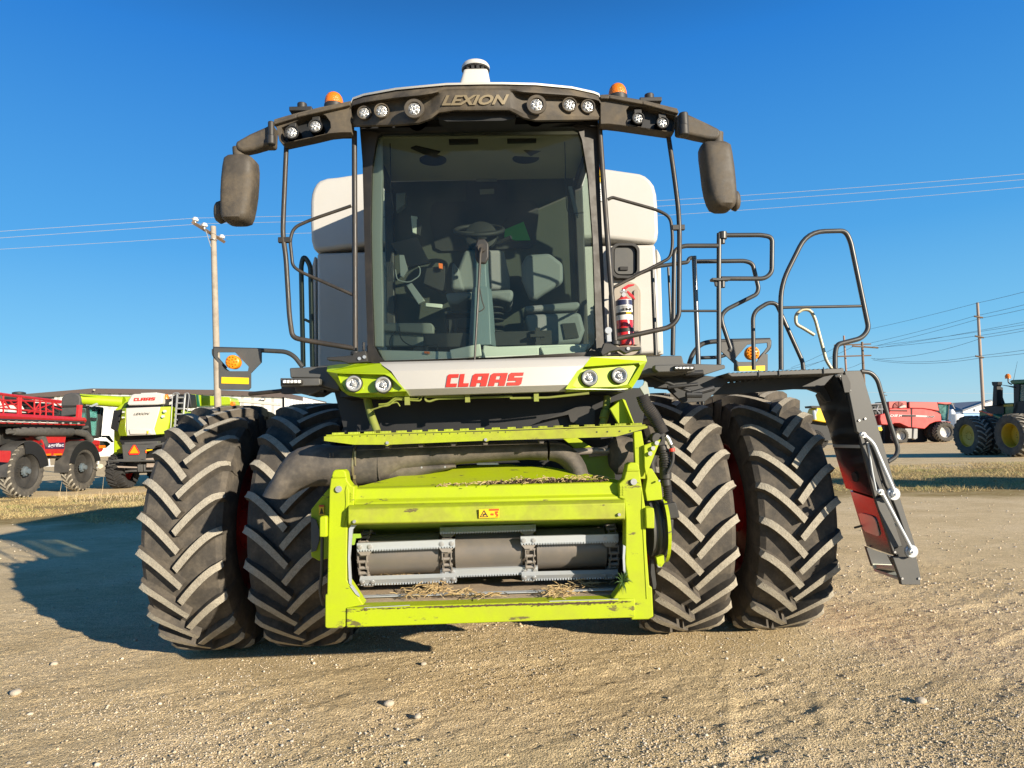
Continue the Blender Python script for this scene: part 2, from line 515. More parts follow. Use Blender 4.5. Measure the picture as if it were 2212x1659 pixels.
def axis(dense0, dense1, step, far0, far1, grow=1.12):
    a = list(np.arange(dense0, dense1 + 1e-6, step))
    s = step; v = a[-1]
    while v < far1:
        s *= grow; v += s; a.append(v)
    s = step; v = a[0]; lo = []
    while v > far0:
        s *= grow; v -= s; lo.append(v)
    return np.array(lo[::-1] + a)
gx = axis(-4.6, 5.4, .025, -5000, 5000, 1.07)
gy = axis(2.9, 8.0, .018, -60, 6000, 1.06)
X, Y = np.meshgrid(gx, gy)
Z = gheight(X.ravel(), Y.ravel())
nx, ny = len(gx), len(gy)
co = np.stack([X.ravel(), Y.ravel(), Z], 1)
ii = (np.arange(ny - 1)[:, None] * nx + np.arange(nx - 1)[None, :]).ravel()
quads = np.stack([ii, ii + 1, ii + nx + 1, ii + nx], 1)
def np_mesh(name, co, faces, k):
    me = bpy.data.meshes.new(name)
    me.vertices.add(len(co)); me.vertices.foreach_set('co', co.astype(np.float32).ravel())
    me.loops.add(faces.size); me.loops.foreach_set('vertex_index', faces.astype(np.int32).ravel())
    me.polygons.add(len(faces))
    me.polygons.foreach_set('loop_start', (np.arange(len(faces)) * k).astype(np.int32))
    me.polygons.foreach_set('loop_total', np.full(len(faces), k, np.int32))
    me.update(); me.validate()
    o = bpy.data.objects.new(name, me); COL.objects.link(o)
    return o
ground = np_mesh('ground', co, quads, 4)
ground.data.polygons.foreach_set('use_smooth', [True] * len(ground.data.polygons))
ground['kind'] = 'structure'

def ground_mat():
    m = bpy.data.materials.new('gravel_ground'); m.use_nodes = True
    nt = m.node_tree; N = nt.nodes; K = nt.links
    b = N['Principled BSDF']; b.inputs['Roughness'].default_value = .95
    b.inputs['Specular IOR Level'].default_value = 0.0; b.inputs['IOR'].default_value = 1.0
    g = N.new('ShaderNodeNewGeometry')
    def noise(scale, det=5, rough=.6, vec=None, sc=None):
        n = N.new('ShaderNodeTexNoise'); n.inputs['Scale'].default_value = scale
        n.inputs['Detail'].default_value = det; n.inputs['Roughness'].default_value = rough
        src = g.outputs['Position']
        if sc:
            mp = N.new('ShaderNodeMapping'); mp.inputs['Scale'].default_value = sc
            mp.inputs['Rotation'].default_value = (0, 0, .5)
            K.new(src, mp.inputs[0]); src = mp.outputs[0]
        K.new(src, n.inputs['Vector']); return n.outputs['Fac']
    def ramp(f, stops):
        r = N.new('ShaderNodeValToRGB')
        while len(r.color_ramp.elements) < len(stops): r.color_ramp.elements.new(.5)
        for e, (p, c) in zip(r.color_ramp.elements, stops):
            e.position = p; e.color = (*c, 1)
        K.new(f, r.inputs[0]); return r.outputs[0]
    def mix(f, a, bb, t='MIX'):
        x = N.new('ShaderNodeMix'); x.data_type = 'RGBA'; x.blend_type = t
        if isinstance(f, float): x.inputs['Factor'].default_value = f
        else: K.new(f, x.inputs['Factor'])
        for s, v in (('A', a), ('B', bb)):
            if isinstance(v, tuple): x.inputs[s].default_value = (*v, 1)
            else: K.new(v, x.inputs[s])
        return x.outputs['Result']
    def rng_(f, a, bb, lo=0., hi=1.):
        r = N.new('ShaderNodeMapRange'); r.inputs['From Min'].default_value = a; r.inputs['From Max'].default_value = bb
        r.inputs['To Min'].default_value = lo; r.inputs['To Max'].default_value = hi
        K.new(f, r.inputs['Value']); return r.outputs[0]
    def mul(a, bb):
        x = N.new('ShaderNodeMath'); x.operation = 'MULTIPLY'
        for i, v in enumerate((a, bb)):
            if isinstance(v, float): x.inputs[i].default_value = v
            else: K.new(v, x.inputs[i])
        return x.outputs[0]
    base = ramp(noise(.9, 6), [(.3, (.60, .47, .275)), (.5, (.70, .555, .335)), (.72, (.77, .62, .395))])
    fine = ramp(noise(140, 4, .7), [(.25, (.68, .66, .62)), (.5, (.98, .98, .98)), (.78, (1.25, 1.22, 1.16))])
    c = mix(1.0, base, fine, 'MULTIPLY')
    streak = ramp(noise(3, 6, .65, sc=(1, 4, 1)), [(.3, (.86, .85, .84)), (.7, (1.1, 1.1, 1.1))])
    c = mix(1.0, c, streak, 'MULTIPLY')
    vv = N.new('ShaderNodeTexVoronoi'); vv.inputs['Scale'].default_value = 110; K.new(g.outputs['Position'], vv.inputs['Vector'])
    sx_ = N.new('ShaderNodeSeparateColor'); K.new(vv.outputs['Color'], sx_.inputs[0])
    c = mix(1.0, c, ramp(sx_.outputs[0], [(0, (.72, .71, .70)), (.5, (1, 1, 1)), (1, (1.22, 1.2, 1.16))]), 'MULTIPLY')
    # dry verge across the yard, with patches of green
    sep = N.new('ShaderNodeSeparateXYZ'); K.new(g.outputs['Position'], sep.inputs[0])
    wob = noise(.35, 5)
    ad = N.new('ShaderNodeMath'); ad.operation = 'MULTIPLY_ADD'; K.new(wob, ad.inputs[0])
    ad.inputs[1].default_value = 7.0; K.new(sep.outputs['Y'], ad.inputs[2])
    band = mul(rng_(ad.outputs[0], 18.6, 20.2), rng_(ad.outputs[0], 31.0, 28.5))
    grass = ramp(noise(5, 8, .75), [(.3, (.20, .135, .06)), (.45, (.33, .24, .11)), (.6, (.42, .33, .16)), (.72, (.20, .22, .07))])
    c = mix(band, c, grass)
    K.new(c, b.inputs['Base Color'])
    def vor(scale, out='Distance'):
        v_ = N.new('ShaderNodeTexVoronoi'); v_.inputs['Scale'].default_value = scale; K.new(g.outputs['Position'], v_.inputs['Vector']); return v_.outputs[out]
    hv = N.new('ShaderNodeMath'); hv.operation = 'MULTIPLY_ADD'; K.new(vor(70), hv.inputs[0]); hv.inputs[1].default_value = -.9
    hv2 = N.new('ShaderNodeMath'); hv2.operation = 'MULTIPLY_ADD'; K.new(vor(160), hv2.inputs[0]); hv2.inputs[1].default_value = -.6; K.new(noise(60, 6, .7), hv2.inputs[2])
    K.new(hv2.outputs[0], hv.inputs[2])
    n1 = hv.outputs[0]; n2 = noise(220, 3, .6)
    s = N.new('ShaderNodeMath'); s.operation = 'MULTIPLY_ADD'; K.new(n2, s.inputs[0]); s.inputs[1].default_value = .35; K.new(n1, s.inputs[2])
    bp = N.new('ShaderNodeBump'); fd_ = rng_(sep.outputs['Y'], 5.5, 11.0, 1.0, .10); K.new(fd_, bp.inputs['Strength']); bp.inputs['Distance'].default_value = .010
    K.new(s.outputs[0], bp.inputs['Height']); K.new(bp.outputs[0], b.inputs['Normal'])
    return m
ground.data.materials.append(ground_mat())

# ------------------------------------------------------------------ loose stones
def stone_mat():
    m = bpy.data.materials.new('pebbles'); m.use_nodes = True
    nt = m.node_tree; N = nt.nodes; K = nt.links
    b = N['Principled BSDF']; b.inputs['Roughness'].default_value = .85; b.inputs['Specular IOR Level'].default_value = .15
    g = N.new('ShaderNodeNewGeometry')
    r = N.new('ShaderNodeValToRGB')
    st = [(0, (.40, .33, .23)), (.3, (.52, .42, .29)), (.55, (.58, .48, .34)), (.8, (.62, .55, .44)), (1, (.36, .34, .31))]
    while len(r.color_ramp.elements) < len(st): r.color_ramp.elements.new(.5)
    for e, (p, c) in zip(r.color_ramp.elements, st): e.position = p; e.color = (*c, 1)
    K.new(g.outputs['Random Per Island'], r.inputs[0]); K.new(r.outputs[0], b.inputs['Base Color'])
    return m
bmi = bmesh.new(); bmesh.ops.create_icosphere(bmi, subdivisions=1, radius=1)
ICO = np.array([v.co[:] for v in bmi.verts]); ICF = np.array([[v.index for v in f.verts] for f in bmi.faces])
bmi.free()
nr = np.random.default_rng(11)
def scatter(n, y0, y1, s0, s1, pw):
    """denser towards the camera side; sizes skewed to small"""
    inv = nr.uniform(1 / y1, 1 / y0, n) ; y = 1 / inv
    u = nr.uniform(-.84, .86, n); x = u * y + .1
    size = s0 + (s1 - s0) * nr.uniform(0, 1, n) ** pw
    return x, y, size
xs, ys, ss = [], [], []
for a in ((60000, 3.0, 7.5, .0022, .0062, 2.2), (9000, 3.0, 12, .003, .011, 3.0), (500, 3.0, 22, .008, .020, 2.6), (5000, 6, 30, .006, .018, 2)):
    x, y, s = scatter(*a); xs.append(x); ys.append(y); ss.append(s)
x, y, s = (np.concatenate(t) for t in (xs, ys, ss))
# clusters: keep by a low frequency mask, richer towards the right
mask = vnoise(x * 1.1, y * 1.1, 9) * .6 + vnoise(x * 3.1, y * 2.4, 10) * .4 + np.clip(x * .05, -.1, .14)
keep = nr.uniform(0, 1, len(x)) < sm((mask - .28) / .38) * .95 + .05
x, y, s = x[keep], y[keep], s[keep]
n = len(x)
sc = s[:, None] * nr.uniform([.75, .75, .45], [1.25, 1.25, .9], (n, 3))
ang = nr.uniform(0, 6.28, n)
v = ICO[None] * (1 + nr.uniform(-.22, .22, (n, 12, 1))) * sc[:, None, :]
cx, sx = np.cos(ang)[:, None], np.sin(ang)[:, None]
vx = v[..., 0] * cx - v[..., 1] * sx + x[:, None]
vy = v[..., 0] * sx + v[..., 1] * cx + y[:, None]
vz = v[..., 2] + (gheight(x, y) + sc[:, 2] * .35)[:, None]
sv = np.stack([vx, vy, vz], -1).reshape(-1, 3)
sf = (ICF[None] + (np.arange(n) * 12)[:, None, None]).reshape(-1, 3)
st = np_mesh('loose_gravel', sv, sf, 3)
st.data.materials.append(stone_mat()); st['kind'] = 'stuff'
tag(st, 'loose pale gravel and pebbles scattered over the yard', 'gravel')

M['stone'] = mat('pale_stone', (.44, .39, .31), .85, dust=.4, dcol=(.42, .35, .27), dscale=30, bump=.4, bscale=60)
GX = crop(0, 1050.7, .45); GR = crop(884.8, 1271.9, .6)
for (uv, r_, lab) in ((GX(1868, 1055), .030, 'round pale stone at the upper edge of the dark pebble patch in the foreground'),
                      (GX(75, 1003), .034, 'flat pale stone lying alone near the left edge of the yard'),
                      (GX(2005, 1116), .021, 'small white stone right of the round pale stone'),
                      (GR(1842, 411), .030, 'pale stone lying alone at the right of the foreground'),
                      (GX(260, 862), .024, 'pale stone just in front of the shadow of the outer left tyre'),
                      (GX(2034, 862), .020, 'pale stone below the tip of the header frame shadow')):
    p = PZ(*uv); mb = MB()
    rs = np.random.default_rng(int(uv[0]))
    bm = bmesh.new(); bmesh.ops.create_icosphere(bm, subdivisions=2, radius=1)
    vs = []
    for q in bm.verts:
        k = 1 + .25 * noise.noise(q.co * 1.2 + Vector(uv + (0,)))
        vs.append((p.x + q.co.x * r_ * k * 1.15, p.y + q.co.y * r_ * k, gz(p.x, p.y) + r_ * .45 + q.co.z * r_ * k * .7))
    mb.add(vs, [tuple(w.index for w in f.verts) for f in bm.faces]); bm.free()
    tag(obj('stone', mb, M['stone'], smooth=60), lab, 'stone', 'larger stones on the gravel')

# ------------------------------------------------------------------ grass on the verge
def blades(n, boxes, h0, h1, w, seed, lean=.5, clump=True):
    q = np.random.default_rng(seed)
    X_, Y_ = [], []
    for (x0, x1, y0, y1, share) in boxes:
        k = int(n * share)
        X_.append(q.uniform(x0, x1, k)); Y_.append(q.uniform(y0, y1, k))
    X_, Y_ = np.concatenate(X_), np.concatenate(Y_)
    wobn = vnoise(X_ * .35, Y_ * .35, 21) * 5
    dens = vnoise(X_ * .8, Y_ * .8, 22) * .55 + vnoise(X_ * 2.5, Y_ * 2.5, 23) * .45
    ok = (Y_ + wobn * .6 > 18.6) & (Y_ + wobn < 30) & (q.uniform(0, 1, len(X_)) < sm((dens - .2) / .4))
    X_, Y_, dens = X_[ok], Y_[ok], dens[ok]
    k = len(X_)
    a = q.uniform(0, 6.28, k); h = q.uniform(h0, h1, k) * (.5 + dens)
    lx, ly = q.normal(0, lean, k) * h, q.normal(0, lean, k) * h
    z = gheight(X_, Y_) - .005
    dx, dy = np.cos(a) * w, np.sin(a) * w
    p0 = np.stack([X_ - dx, Y_ - dy, z], 1); p1 = np.stack([X_ + dx, Y_ + dy, z], 1)
    p2 = np.stack([X_ + lx, Y_ + ly, z + h], 1)
    return np.stack([p0, p1, p2], 1).reshape(-1, 3), np.arange(k * 3).reshape(-1, 3)
def island_mat(name, stops):
    m = bpy.data.materials.new(name); m.use_nodes = True
    nt = m.node_tree; N = nt.nodes; K = nt.links
    b = N['Principled BSDF']; b.inputs['Roughness'].default_value = .8
    g = N.new('ShaderNodeNewGeometry'); r = N.new('ShaderNodeValToRGB')
    nz = N.new('ShaderNodeTexNoise'); nz.inputs['Scale'].default_value = .7; nz.inputs['Detail'].default_value = 3
    K.new(g.outputs['Position'], nz.inputs['Vector'])
    md = N.new('ShaderNodeMath'); md.operation = 'MULTIPLY_ADD'
    K.new(g.outputs['Random Per Island'], md.inputs[0]); md.inputs[1].default_value = .45
    sb = N.new('ShaderNodeMath'); sb.operation = 'MULTIPLY_ADD'; K.new(nz.outputs['Fac'], sb.inputs[0])
    sb.inputs[1].default_value = 1.7; sb.inputs[2].default_value = -.55
    K.new(sb.outputs[0], md.inputs[2])
    while len(r.color_ramp.elements) < len(stops): r.color_ramp.elements.new(.5)
    for e, (p, c) in zip(r.color_ramp.elements, stops): e.position = p; e.color = (*c, 1)
    K.new(md.outputs[0], r.inputs[0]); K.new(r.outputs[0], b.inputs['Base Color'])
    return m
gmat = island_mat('dry_grass', [(0, (.22, .14, .06)), (.3, (.42, .30, .13)), (.6, (.55, .43, .21)), (.82, (.34, .32, .10)), (1, (.13, .19, .035))])
gv, gf = blades(230000, [(-24, -3.0, 15, 31, .5), (3.0, 30, 15, 31, .5)], .03, .11, .006, 5, .9)
ga = np_mesh('verge_grass', gv, gf, 3); ga.data.materials.append(gmat); ga['kind'] = 'stuff'
tag(ga, 'short dry grass with green patches on the verge across the yard', 'grass')
# taller dead stems in front of the parked lime combine
q = np.random.default_rng(4)
mb = MB()
for k in range(80):
    u = q.uniform(120, 345); yy = q.uniform(22.5, 25.2)
    p = P(u, 1080, yy); p.z = gz(p.x, p.y)
    h = q.uniform(.08, .28) if q.uniform() < .93 else q.uniform(.5, .8)
    top = p + Vector((q.normal(0, .22) * h, q.normal(0, .2) * h, h))
    mb.tube([p, p.lerp(top, .5) + Vector((.02, 0, 0)), top], [.007, .006, .003], 4)
    if q.uniform() < .4:
        mb.tube([p.lerp(top, .55), top + Vector((q.normal(0, .12), 0, -.05))], [.004, .002], 3)
dead = obj('weed_stems', mb, mat('straw_stem', (.50, .40, .24), .8), smooth=0)
dead['kind'] = 'stuff'; tag(dead, 'tall dead weed stems standing on the verge by the parked lime combine', 'weeds')
# ------------------------------------------------------------------ tyres and wheels (axis along local x, centre at origin)
def tyre_mb(Rt=1.0, w=.585, rr=.55, nl=24, lug=.062, seg=96, lt=.0265, st=8, two=True, drop=.27):
    mb = MB()
    rc = Rt - lug
    prof = [(-.40 * w, rr), (-.47 * w, rr + .05), (-.510 * w, rr + .45 * (rc - rr)), (-.51 * w, rc - .10), (-.492 * w, rc - .035),
            (-.43 * w, rc - .010), (-.2 * w, rc - .004), (0, rc), (.2 * w, rc - .004), (.43 * w, rc - .010), (.492 * w, rc - .035),
            (.51 * w, rc - .10), (.510 * w, rr + .45 * (rc - rr)), (.47 * w, rr + .05), (.40 * w, rr)]
    vs = []
    for (x, r) in prof:
        for k in range(seg):
            a = 2 * math.pi * k / seg
            vs.append((x, -r * math.cos(a), r * math.sin(a)))
    fs = []
    for i in range(len(prof) - 1):
        for k in range(seg):
            k2 = (k + 1) % seg
            fs.append((i * seg + k, i * seg + k2, (i + 1) * seg + k2, (i + 1) * seg + k))
    mb.add(vs, fs, 0)
    def crown(ax):
        t = abs(ax) / (.5 * w)
        return Rt - .012 * t ** 2 - .03 * max(0, t - .8) / .2
    pitch = 2 * math.pi / nl
    for side in (-1, 1):
        for k in range(nl):
            a0 = k * pitch + (pitch / 2 if side > 0 else 0)
            rings = []
            for j in range(st + 2):
                if j == 0:   ax = .508 * w; ro = Rt - .19; ri = Rt - .24; t = -.06; hw = lt * .8
                elif j == 1: ax = .512 * w; ro = Rt - .07; ri = rc - .12; t = -.02; hw = lt * 1.1
                else:
                    t = (j - 2) / (st - 1)
                    ax = w * (.49 * (1 - t) - .025 * t); ro = crown(ax); ri = rc - .04; hw = lt * (1.05 - .06 * t)
                a = a0 - drop / Rt * (max(t, 0) ** 1.35) - min(t, 0) * .5
                row = []
                for (q, rad, sw) in ((-1, ri, 1.4), (-1, ro, .92), (1, ro, .92), (1, ri, 1.15)):
                    # offset across the lug: mostly round the tyre, partly sideways
                    da = q * hw * sw / Rt * .80
                    dx = -q * hw * sw * .62
                    if j <= 1: dx *= .3
                    x = side * (ax + dx * (1 if j > 1 else 1))
                    x = max(-.522 * w, min(.522 * w, x))
                    row.append((x, -rad * math.cos(a + da), rad * math.sin(a + da)))
                rings.append(row)
            n = len(rings)
            vv = [p for r_ in rings for p in r_]
            top, oth = [], []
            for i in range(n - 1):
                for e in range(4):
                    f = (i * 4 + e, i * 4 + (e + 1) % 4, (i + 1) * 4 + (e + 1) % 4, (i + 1) * 4 + e)
                    (top if (e == 1 and i >= 1) else oth).append(f)
            oth += [(3, 2, 1, 0), tuple(range((n - 1) * 4, n * 4))]
            b0 = len(mb.v); mb.v += vv
            mb.f += [tuple(q_ + b0 for q_ in f) for f in top + oth]
            mb.m += [1] * len(top) + [0] * len(oth)
    return mb

def rim_mb(rr=.55, w=.46, disc=0.0, hubr=.24, mi=0):
    mb = MB()
    h = w / 2
    prof = [(-h, rr + .025), (-h, rr - .012), (-h + .05, rr - .03), (-h + .10, rr - .05), (disc - .03, rr - .06), (disc - .01, rr * .72), (disc - .05, rr * .50),
            (disc - .05, .001), (disc - .03, .001), (disc - .03, rr * .5), (disc + .012, rr * .70), (disc, rr - .058), (h - .10, rr - .05), (h - .05, rr - .03), (h, rr - .012),
            (h, rr + .025), (h - .02, rr + .01), (-h + .02, rr + .01), (-h, rr + .025)]
    mb.lathe(prof, (0, 0, 0), (1, 0, 0), 48, mi, close=False)
    for k in range(10):
        a = 2 * math.pi * k / 10
        c = Vector((disc - .055, math.cos(a) * rr * .36, math.sin(a) * rr * .36))
        mb.cyl(c - Vector((.03, 0, 0)), c + Vector((.08, 0, 0)), .016, 6, mi)
    return mb
# ================================================================== the combine harvester in the foreground
H = thing('combine_harvester', 'large white and lime combine harvester facing the viewer without its header, on dual front tyres', 'combine harvester', (0, 5.95, 0))
Dc = 5.95
px = lambda n, Y: n / FPX * Y          # pixels -> metres at distance Y

# ---------------- wheels
TY = tyre_mb()
tyre_master = None
def add_wheel(x, y, r, side, group=None, phase=0.0, drive=True):
    """side: +1 = outer face towards +x"""
    global tyre_master
    w = obj('wheel', rim_mb(.55, .46, disc=-.10 if drive else .05), M['rim'], H, loc=(x - 0, y - Dc, r))
    if side < 0: w.rotation_euler = (0, 0, math.pi)
    if tyre_master is None:
        t = obj('tyre', TY, [M['rubber'], M['lug_top']], w, loc=(0, 0, 0), smooth=28)
        tyre_master = t.data
    else:
        t = bpy.data.objects.new('tyre', tyre_master); COL.objects.link(t); t.parent = w
    # chevrons point down at the front on both sides
    t.rotation_euler = (phase, 0, math.pi if side < 0 else 0)
    t.scale = (1, r / 1.0, r / 1.0)
    return w
PH = {-2.245: .07, -1.49: .20, 1.49: .11, 2.245: .0}
for x in (-2.245, -1.49, 1.49, 2.245):
    add_wheel(x, Dc, 1.005, -1 if x < 0 else 1, phase=PH[x])
for s in (-1, 1):
    add_wheel(s * 1.5, 9.6, .78, s, drive=False)
mb = MB()
for s in (-1, 1):
    mb.lathe([(0, .30), (.55, .30), (.56, .22), (.9, .2)], (s * 1.35, Dc, 1.0), (s, 0, 0), 24)   # spacer between the duals
    mb.lathe([(0, .33), (.02, .33), (.02, .1)], (s * 1.26, Dc, 1.0), (s, 0, 0), 24)
obj('dual_spacer', mb, M['rim'], H)
mb = MB()
mb.box((0, Dc, 1.0), (2.5, .42, .42))
mb.box((0, 9.6, .8), (2.7, .25, .25))
obj('axle', mb, M['deep'], H, bevel=.02)

# ---------------- body behind the cab
mb = MB()
mb.box((0, 7.9, 1.5), (2.1, 4.6, 1.1))
mb.box((0, 9.2, 2.35), (2.7, 5.4, 1.3))
mb.box((-.0, 5.4, 1.55), (1.96, 1.1, .95))
mb.box((0, 5.45, 2.00), (1.5, 1.6, .08))
obj('chassis', mb, M['deep'], H, bevel=.02)

TY_ = 6.2
left_t = [cA(1240, 955), cA(1040, 985), cA(960, 992), cA(900, 1012), cA(872, 1038), cA(850, 1075), cA(835, 1120), cA(828, 1180), cF4(942, 300), cF4(948, 440), cF4(962, 490), cF4(978, 520)]
right_t = [cB(1010, 1345), cB(1405, 1385), cB(1420, 1345), cB(1426, 1300), cB(1420, 1120), cB(1412, 1030), cB(1395, 965), cB(1365, 925), cB(1330, 895), cB(1290, 878), cB(1180, 862), cB(965, 830)]
mb = MB()
up = [(783, 373)] + left_t[1:] + [cC(880, -100)] + right_t
mb.plate(up, TY_, 3.6)
obj('grain_tank', mb, M['white'], H, bevel=.035, segs=3)
mb = MB()
low = [(684, 546), (1416, 527), (1432, 762), (686, 796)]
mb.plate(low, TY_ + .03, 4.0)
lower = obj('side_panel', mb, M['white'], H, bevel=.03, segs=3)
mb = MB()
mb.plate([cF4(957, 618), cF4(972, 558), cF4(984, 556), cF4(984, 1350), cF4(955, 1350)], TY_ + .22, .5)
mb.plate([cD(1378, 630), cD(1378, 560), cD(1402, 600), cD(1412, 630), cD(1436, 1420), cD(1378, 1420)], TY_ + .22, .5)
obj('side_flap', mb, M['white'], H, bevel=.01)
# rear body, engine hood
mb = MB()
mb.prism([(-1.5, 10.0, 1.5), (-1.5, 10.0, 3.85), (-1.5, 13.0, 3.7), (-1.5, 13.4, 3.2), (-1.5, 13.2, 1.6)], (3.0, 0, 0))
obj('engine_hood', mb, M['white'], H, bevel=.06)
# round vents with an inspection door on the right hand panel
mb = MB()
def rrect(c, w, h, r, n=5):
    o = []
    for (sx, sy, a0) in ((1, -1, -90), (1, 1, 0), (-1, 1, 90), (-1, -1, 180)):
        for k in range(n + 1):
            a = R(a0 + 90 * k / n)
            o.append((c[0] + sx * (w - r) + math.cos(a) * r, c[1] + sy * (h - r) + math.sin(a) * r))
    return o
mb = MB()
mb.plate(rrect(cD(1126, 660), 31, 38, 17), TY_ - .045, .09, holes=[rrect(cD(1126, 658), 25, 32, 14)])
fr = obj('inspection_door', mb, M['black'], H, bevel=.008)
mb = MB(); mb.plate(rrect(cD(1122, 655), 23, 31, 13), TY_ - .012, .05); mb.plate(rrect(cD(1115, 722), 9, 4, 1), TY_ - .03, .02, mi=1)
obj('door_panel', mb, [M['grey_steel'], M['seam']], fr, bevel=.004)
mb = MB()
mb.plate(rrect(cD(1140, 1130), 30, 80, 26), TY_ - .012, .03)
mb.plate(rrect(cD(1215, 1120), 6, 60, 5), TY_ - .03, .03)
obj('extinguisher_recess', mb, mat('beige_recess', (.33, .29, .24), .6, dust=.2), H, bevel=.006)
# warning stickers on the tank beside the cab
mb = MB()
mb.plate([(1284, 363), (1297, 363.5), (1298, 393), (1285, 392)], TY_ - .012, .008, 0)
mb.plate([(1285, 359.5), (1297, 361), (1297, 366), (1285, 365)], TY_ - .015, .004, 1)
mb.plate([(1285, 396), (1300, 397), (1302, 434), (1288, 433)], TY_ - .012, .008, 2)
for k in range(5):
    mb.plate([(1287, 408 + 5 * k), (1298, 408.5 + 5 * k), (1298, 410 + 5 * k), (1287, 409.5 + 5 * k)], TY_ - .016, .003, 3)
mb.plate([(1289, 382), (1293, 373), (1297, 382)], TY_ - .016, .003, 3)
obj('warning_sticker', mb, [M['yellow'], mat('sticker_red', (.6, .05, .02), .5), mat('sticker_white', (.8, .8, .78), .5), M['seam']], H)

# ---------------- roof
topx = [757, 762, 786, 855, 896, 965, 1047, 1085, 1157, 1235, 1283, 1294, 1298]
topy = [226, 214, 205.5, 193, 189, 182.6, 181, 181, 182.6, 190, 200.6, 205, 216]
botx = [757, 763, 855, 905, 932, 948, 985, 995, 1100, 1115, 1130, 1157, 1240, 1295, 1298]
boty = [266, 275, 273, 269, 259, 246, 240.5, 240.5, 240.5, 248, 257, 263.5, 262, 260.6, 252]
ftop = lambda u: float(np.interp(u, topx, topy))
fbot = lambda u: float(np.interp(u, botx, boty))
Yr = lambda u: 4.06 + .30 * ((u - 1030) / 270) ** 2
amp = lambda u: min(1, max(0, (abs(u - 1028) - 75) / 25))
us = sorted(set(list(np.linspace(757, 1298, 70)) + topx + botx))
rows = []
for (f, o0, o1) in ((0, .10, 0), (0, .03, 0), (.05, 0, 0), (.17, -.005, -.03), (.22, 0, -.035), (.30, 0, .035), (.55, 0, .04), (.84, 0, .0), (.95, .01, 0), (1, .05, 0), (1, .35, 0)):
    rows.append([P(u, ftop(u) * (1 - f) + fbot(u) * f, Yr(u) + o0 + o1 * amp(u)) for u in us])
mb = MB(); mb.loft(rows, closed=False)
roof = obj('roof_fascia', mb, M['fascia'], H, smooth=45)
mb = MB()
rows = []
for t in (0, .02, .25, .6, 1.0):
    rows.append([Vector((p.x, p.y + t * (6.15 - p.y), p.z + .06 * math.sin(min(1, t * 1.5) * math.pi / 2) * (1 - ((u - 1028) / 300) ** 2)))
                 for u in us for p in [P(u, ftop(u) - 3.5, Yr(u) - .015)]])
rows.insert(0, [P(u, ftop(u) + 1.0, Yr(u) - .012) for u in us])
rows.append([Vector((p.x, p.y, p.z - .3)) for p in rows[-1]])
mb.loft(rows, closed=False)
obj('roof_cap', mb, M['white_clean'], H, smooth=50)
Yw = lambda u, v=0: 4.34 + .14 * ((u - 1045) / 255) ** 2
# dark recess under the fascia
mb = MB()
mb.plate([(775, 262), (1290, 250), (1290, 264), (778, 278)], lambda u, v: Yr(u) + .16, .05, step=30)
mb.plate([(780, 262), (1288, 250), (1288, 272), (782, 284)], lambda u, v: Yw(u) - .01, .03, step=30)
mb.plate(L(cB, [(-155, 438), (-20, 436), (330, 434), (400, 450), (390, 486), (300, 500), (-100, 505), (-160, 485)]), lambda u, v: Yr(u) + .07, .1)
obj('roof_underside', mb, M['deep'], H)
# raised centre badge outline and lettering
def font_mesh(body, mapf, thick=.004, shear=0., bold=0., name='lettering', material=None, parent=None, spacing=1.0):
    c = bpy.data.curves.new('t', 'FONT'); c.body = body; c.shear = shear; c.offset = bold; c.space_character = spacing
    c.resolution_u = 3
    o = bpy.data.objects.new('t', c); COL.objects.link(o)
    dg = bpy.context.evaluated_depsgraph_get()
    me = bpy.data.meshes.new_from_object(o.evaluated_get(dg))
    xs = [v.co.x for v in me.vertices]; ys = [v.co.y for v in me.vertices]
    x0, x1, y0, y1 = min(xs), max(xs), min(ys), max(ys)
    mb = MB(); n = len(me.vertices)
    vs = []
    for d in (0, 1):
        for v in me.vertices:
            vs.append(mapf((v.co.x - x0) / (x1 - x0), (v.co.y - y0) / (y1 - y0), d * thick))
    fs = [tuple(p.vertices) for p in me.polygons] + [tuple(i + n for i in reversed(p.vertices)) for p in me.polygons]
    cnt = {}
    for p in me.polygons:
        for e in p.edge_keys: cnt[e] = cnt.get(e, 0) + 1
    fs += [(a, b, b + n, a + n) for (a, b), k in cnt.items() if k == 1]
    mb.add(vs, fs)
    bpy.data.objects.remove(o); bpy.data.curves.remove(c); bpy.data.meshes.remove(me)
    return obj(name, mb, material, parent, smooth=0)
def quad(bl, br, tr, tl, Yf):
    def f(s, t, d):
        u = (bl[0] * (1 - s) + br[0] * s) * (1 - t) + (tl[0] * (1 - s) + tr[0] * s) * t
        v = (bl[1] * (1 - s) + br[1] * s) * (1 - t) + (tl[1] * (1 - s) + tr[1] * s) * t
        return P(u, v, (Yf(u) if callable(Yf) else Yf) + d)
    return f
font_mesh('LEXION', quad((954, 228), (1097, 225.5), (1100, 203.5), (957, 205.5), lambda u: Yr(u) - .010), .012, .25, .035, 'lettering', M['gold'], roof)

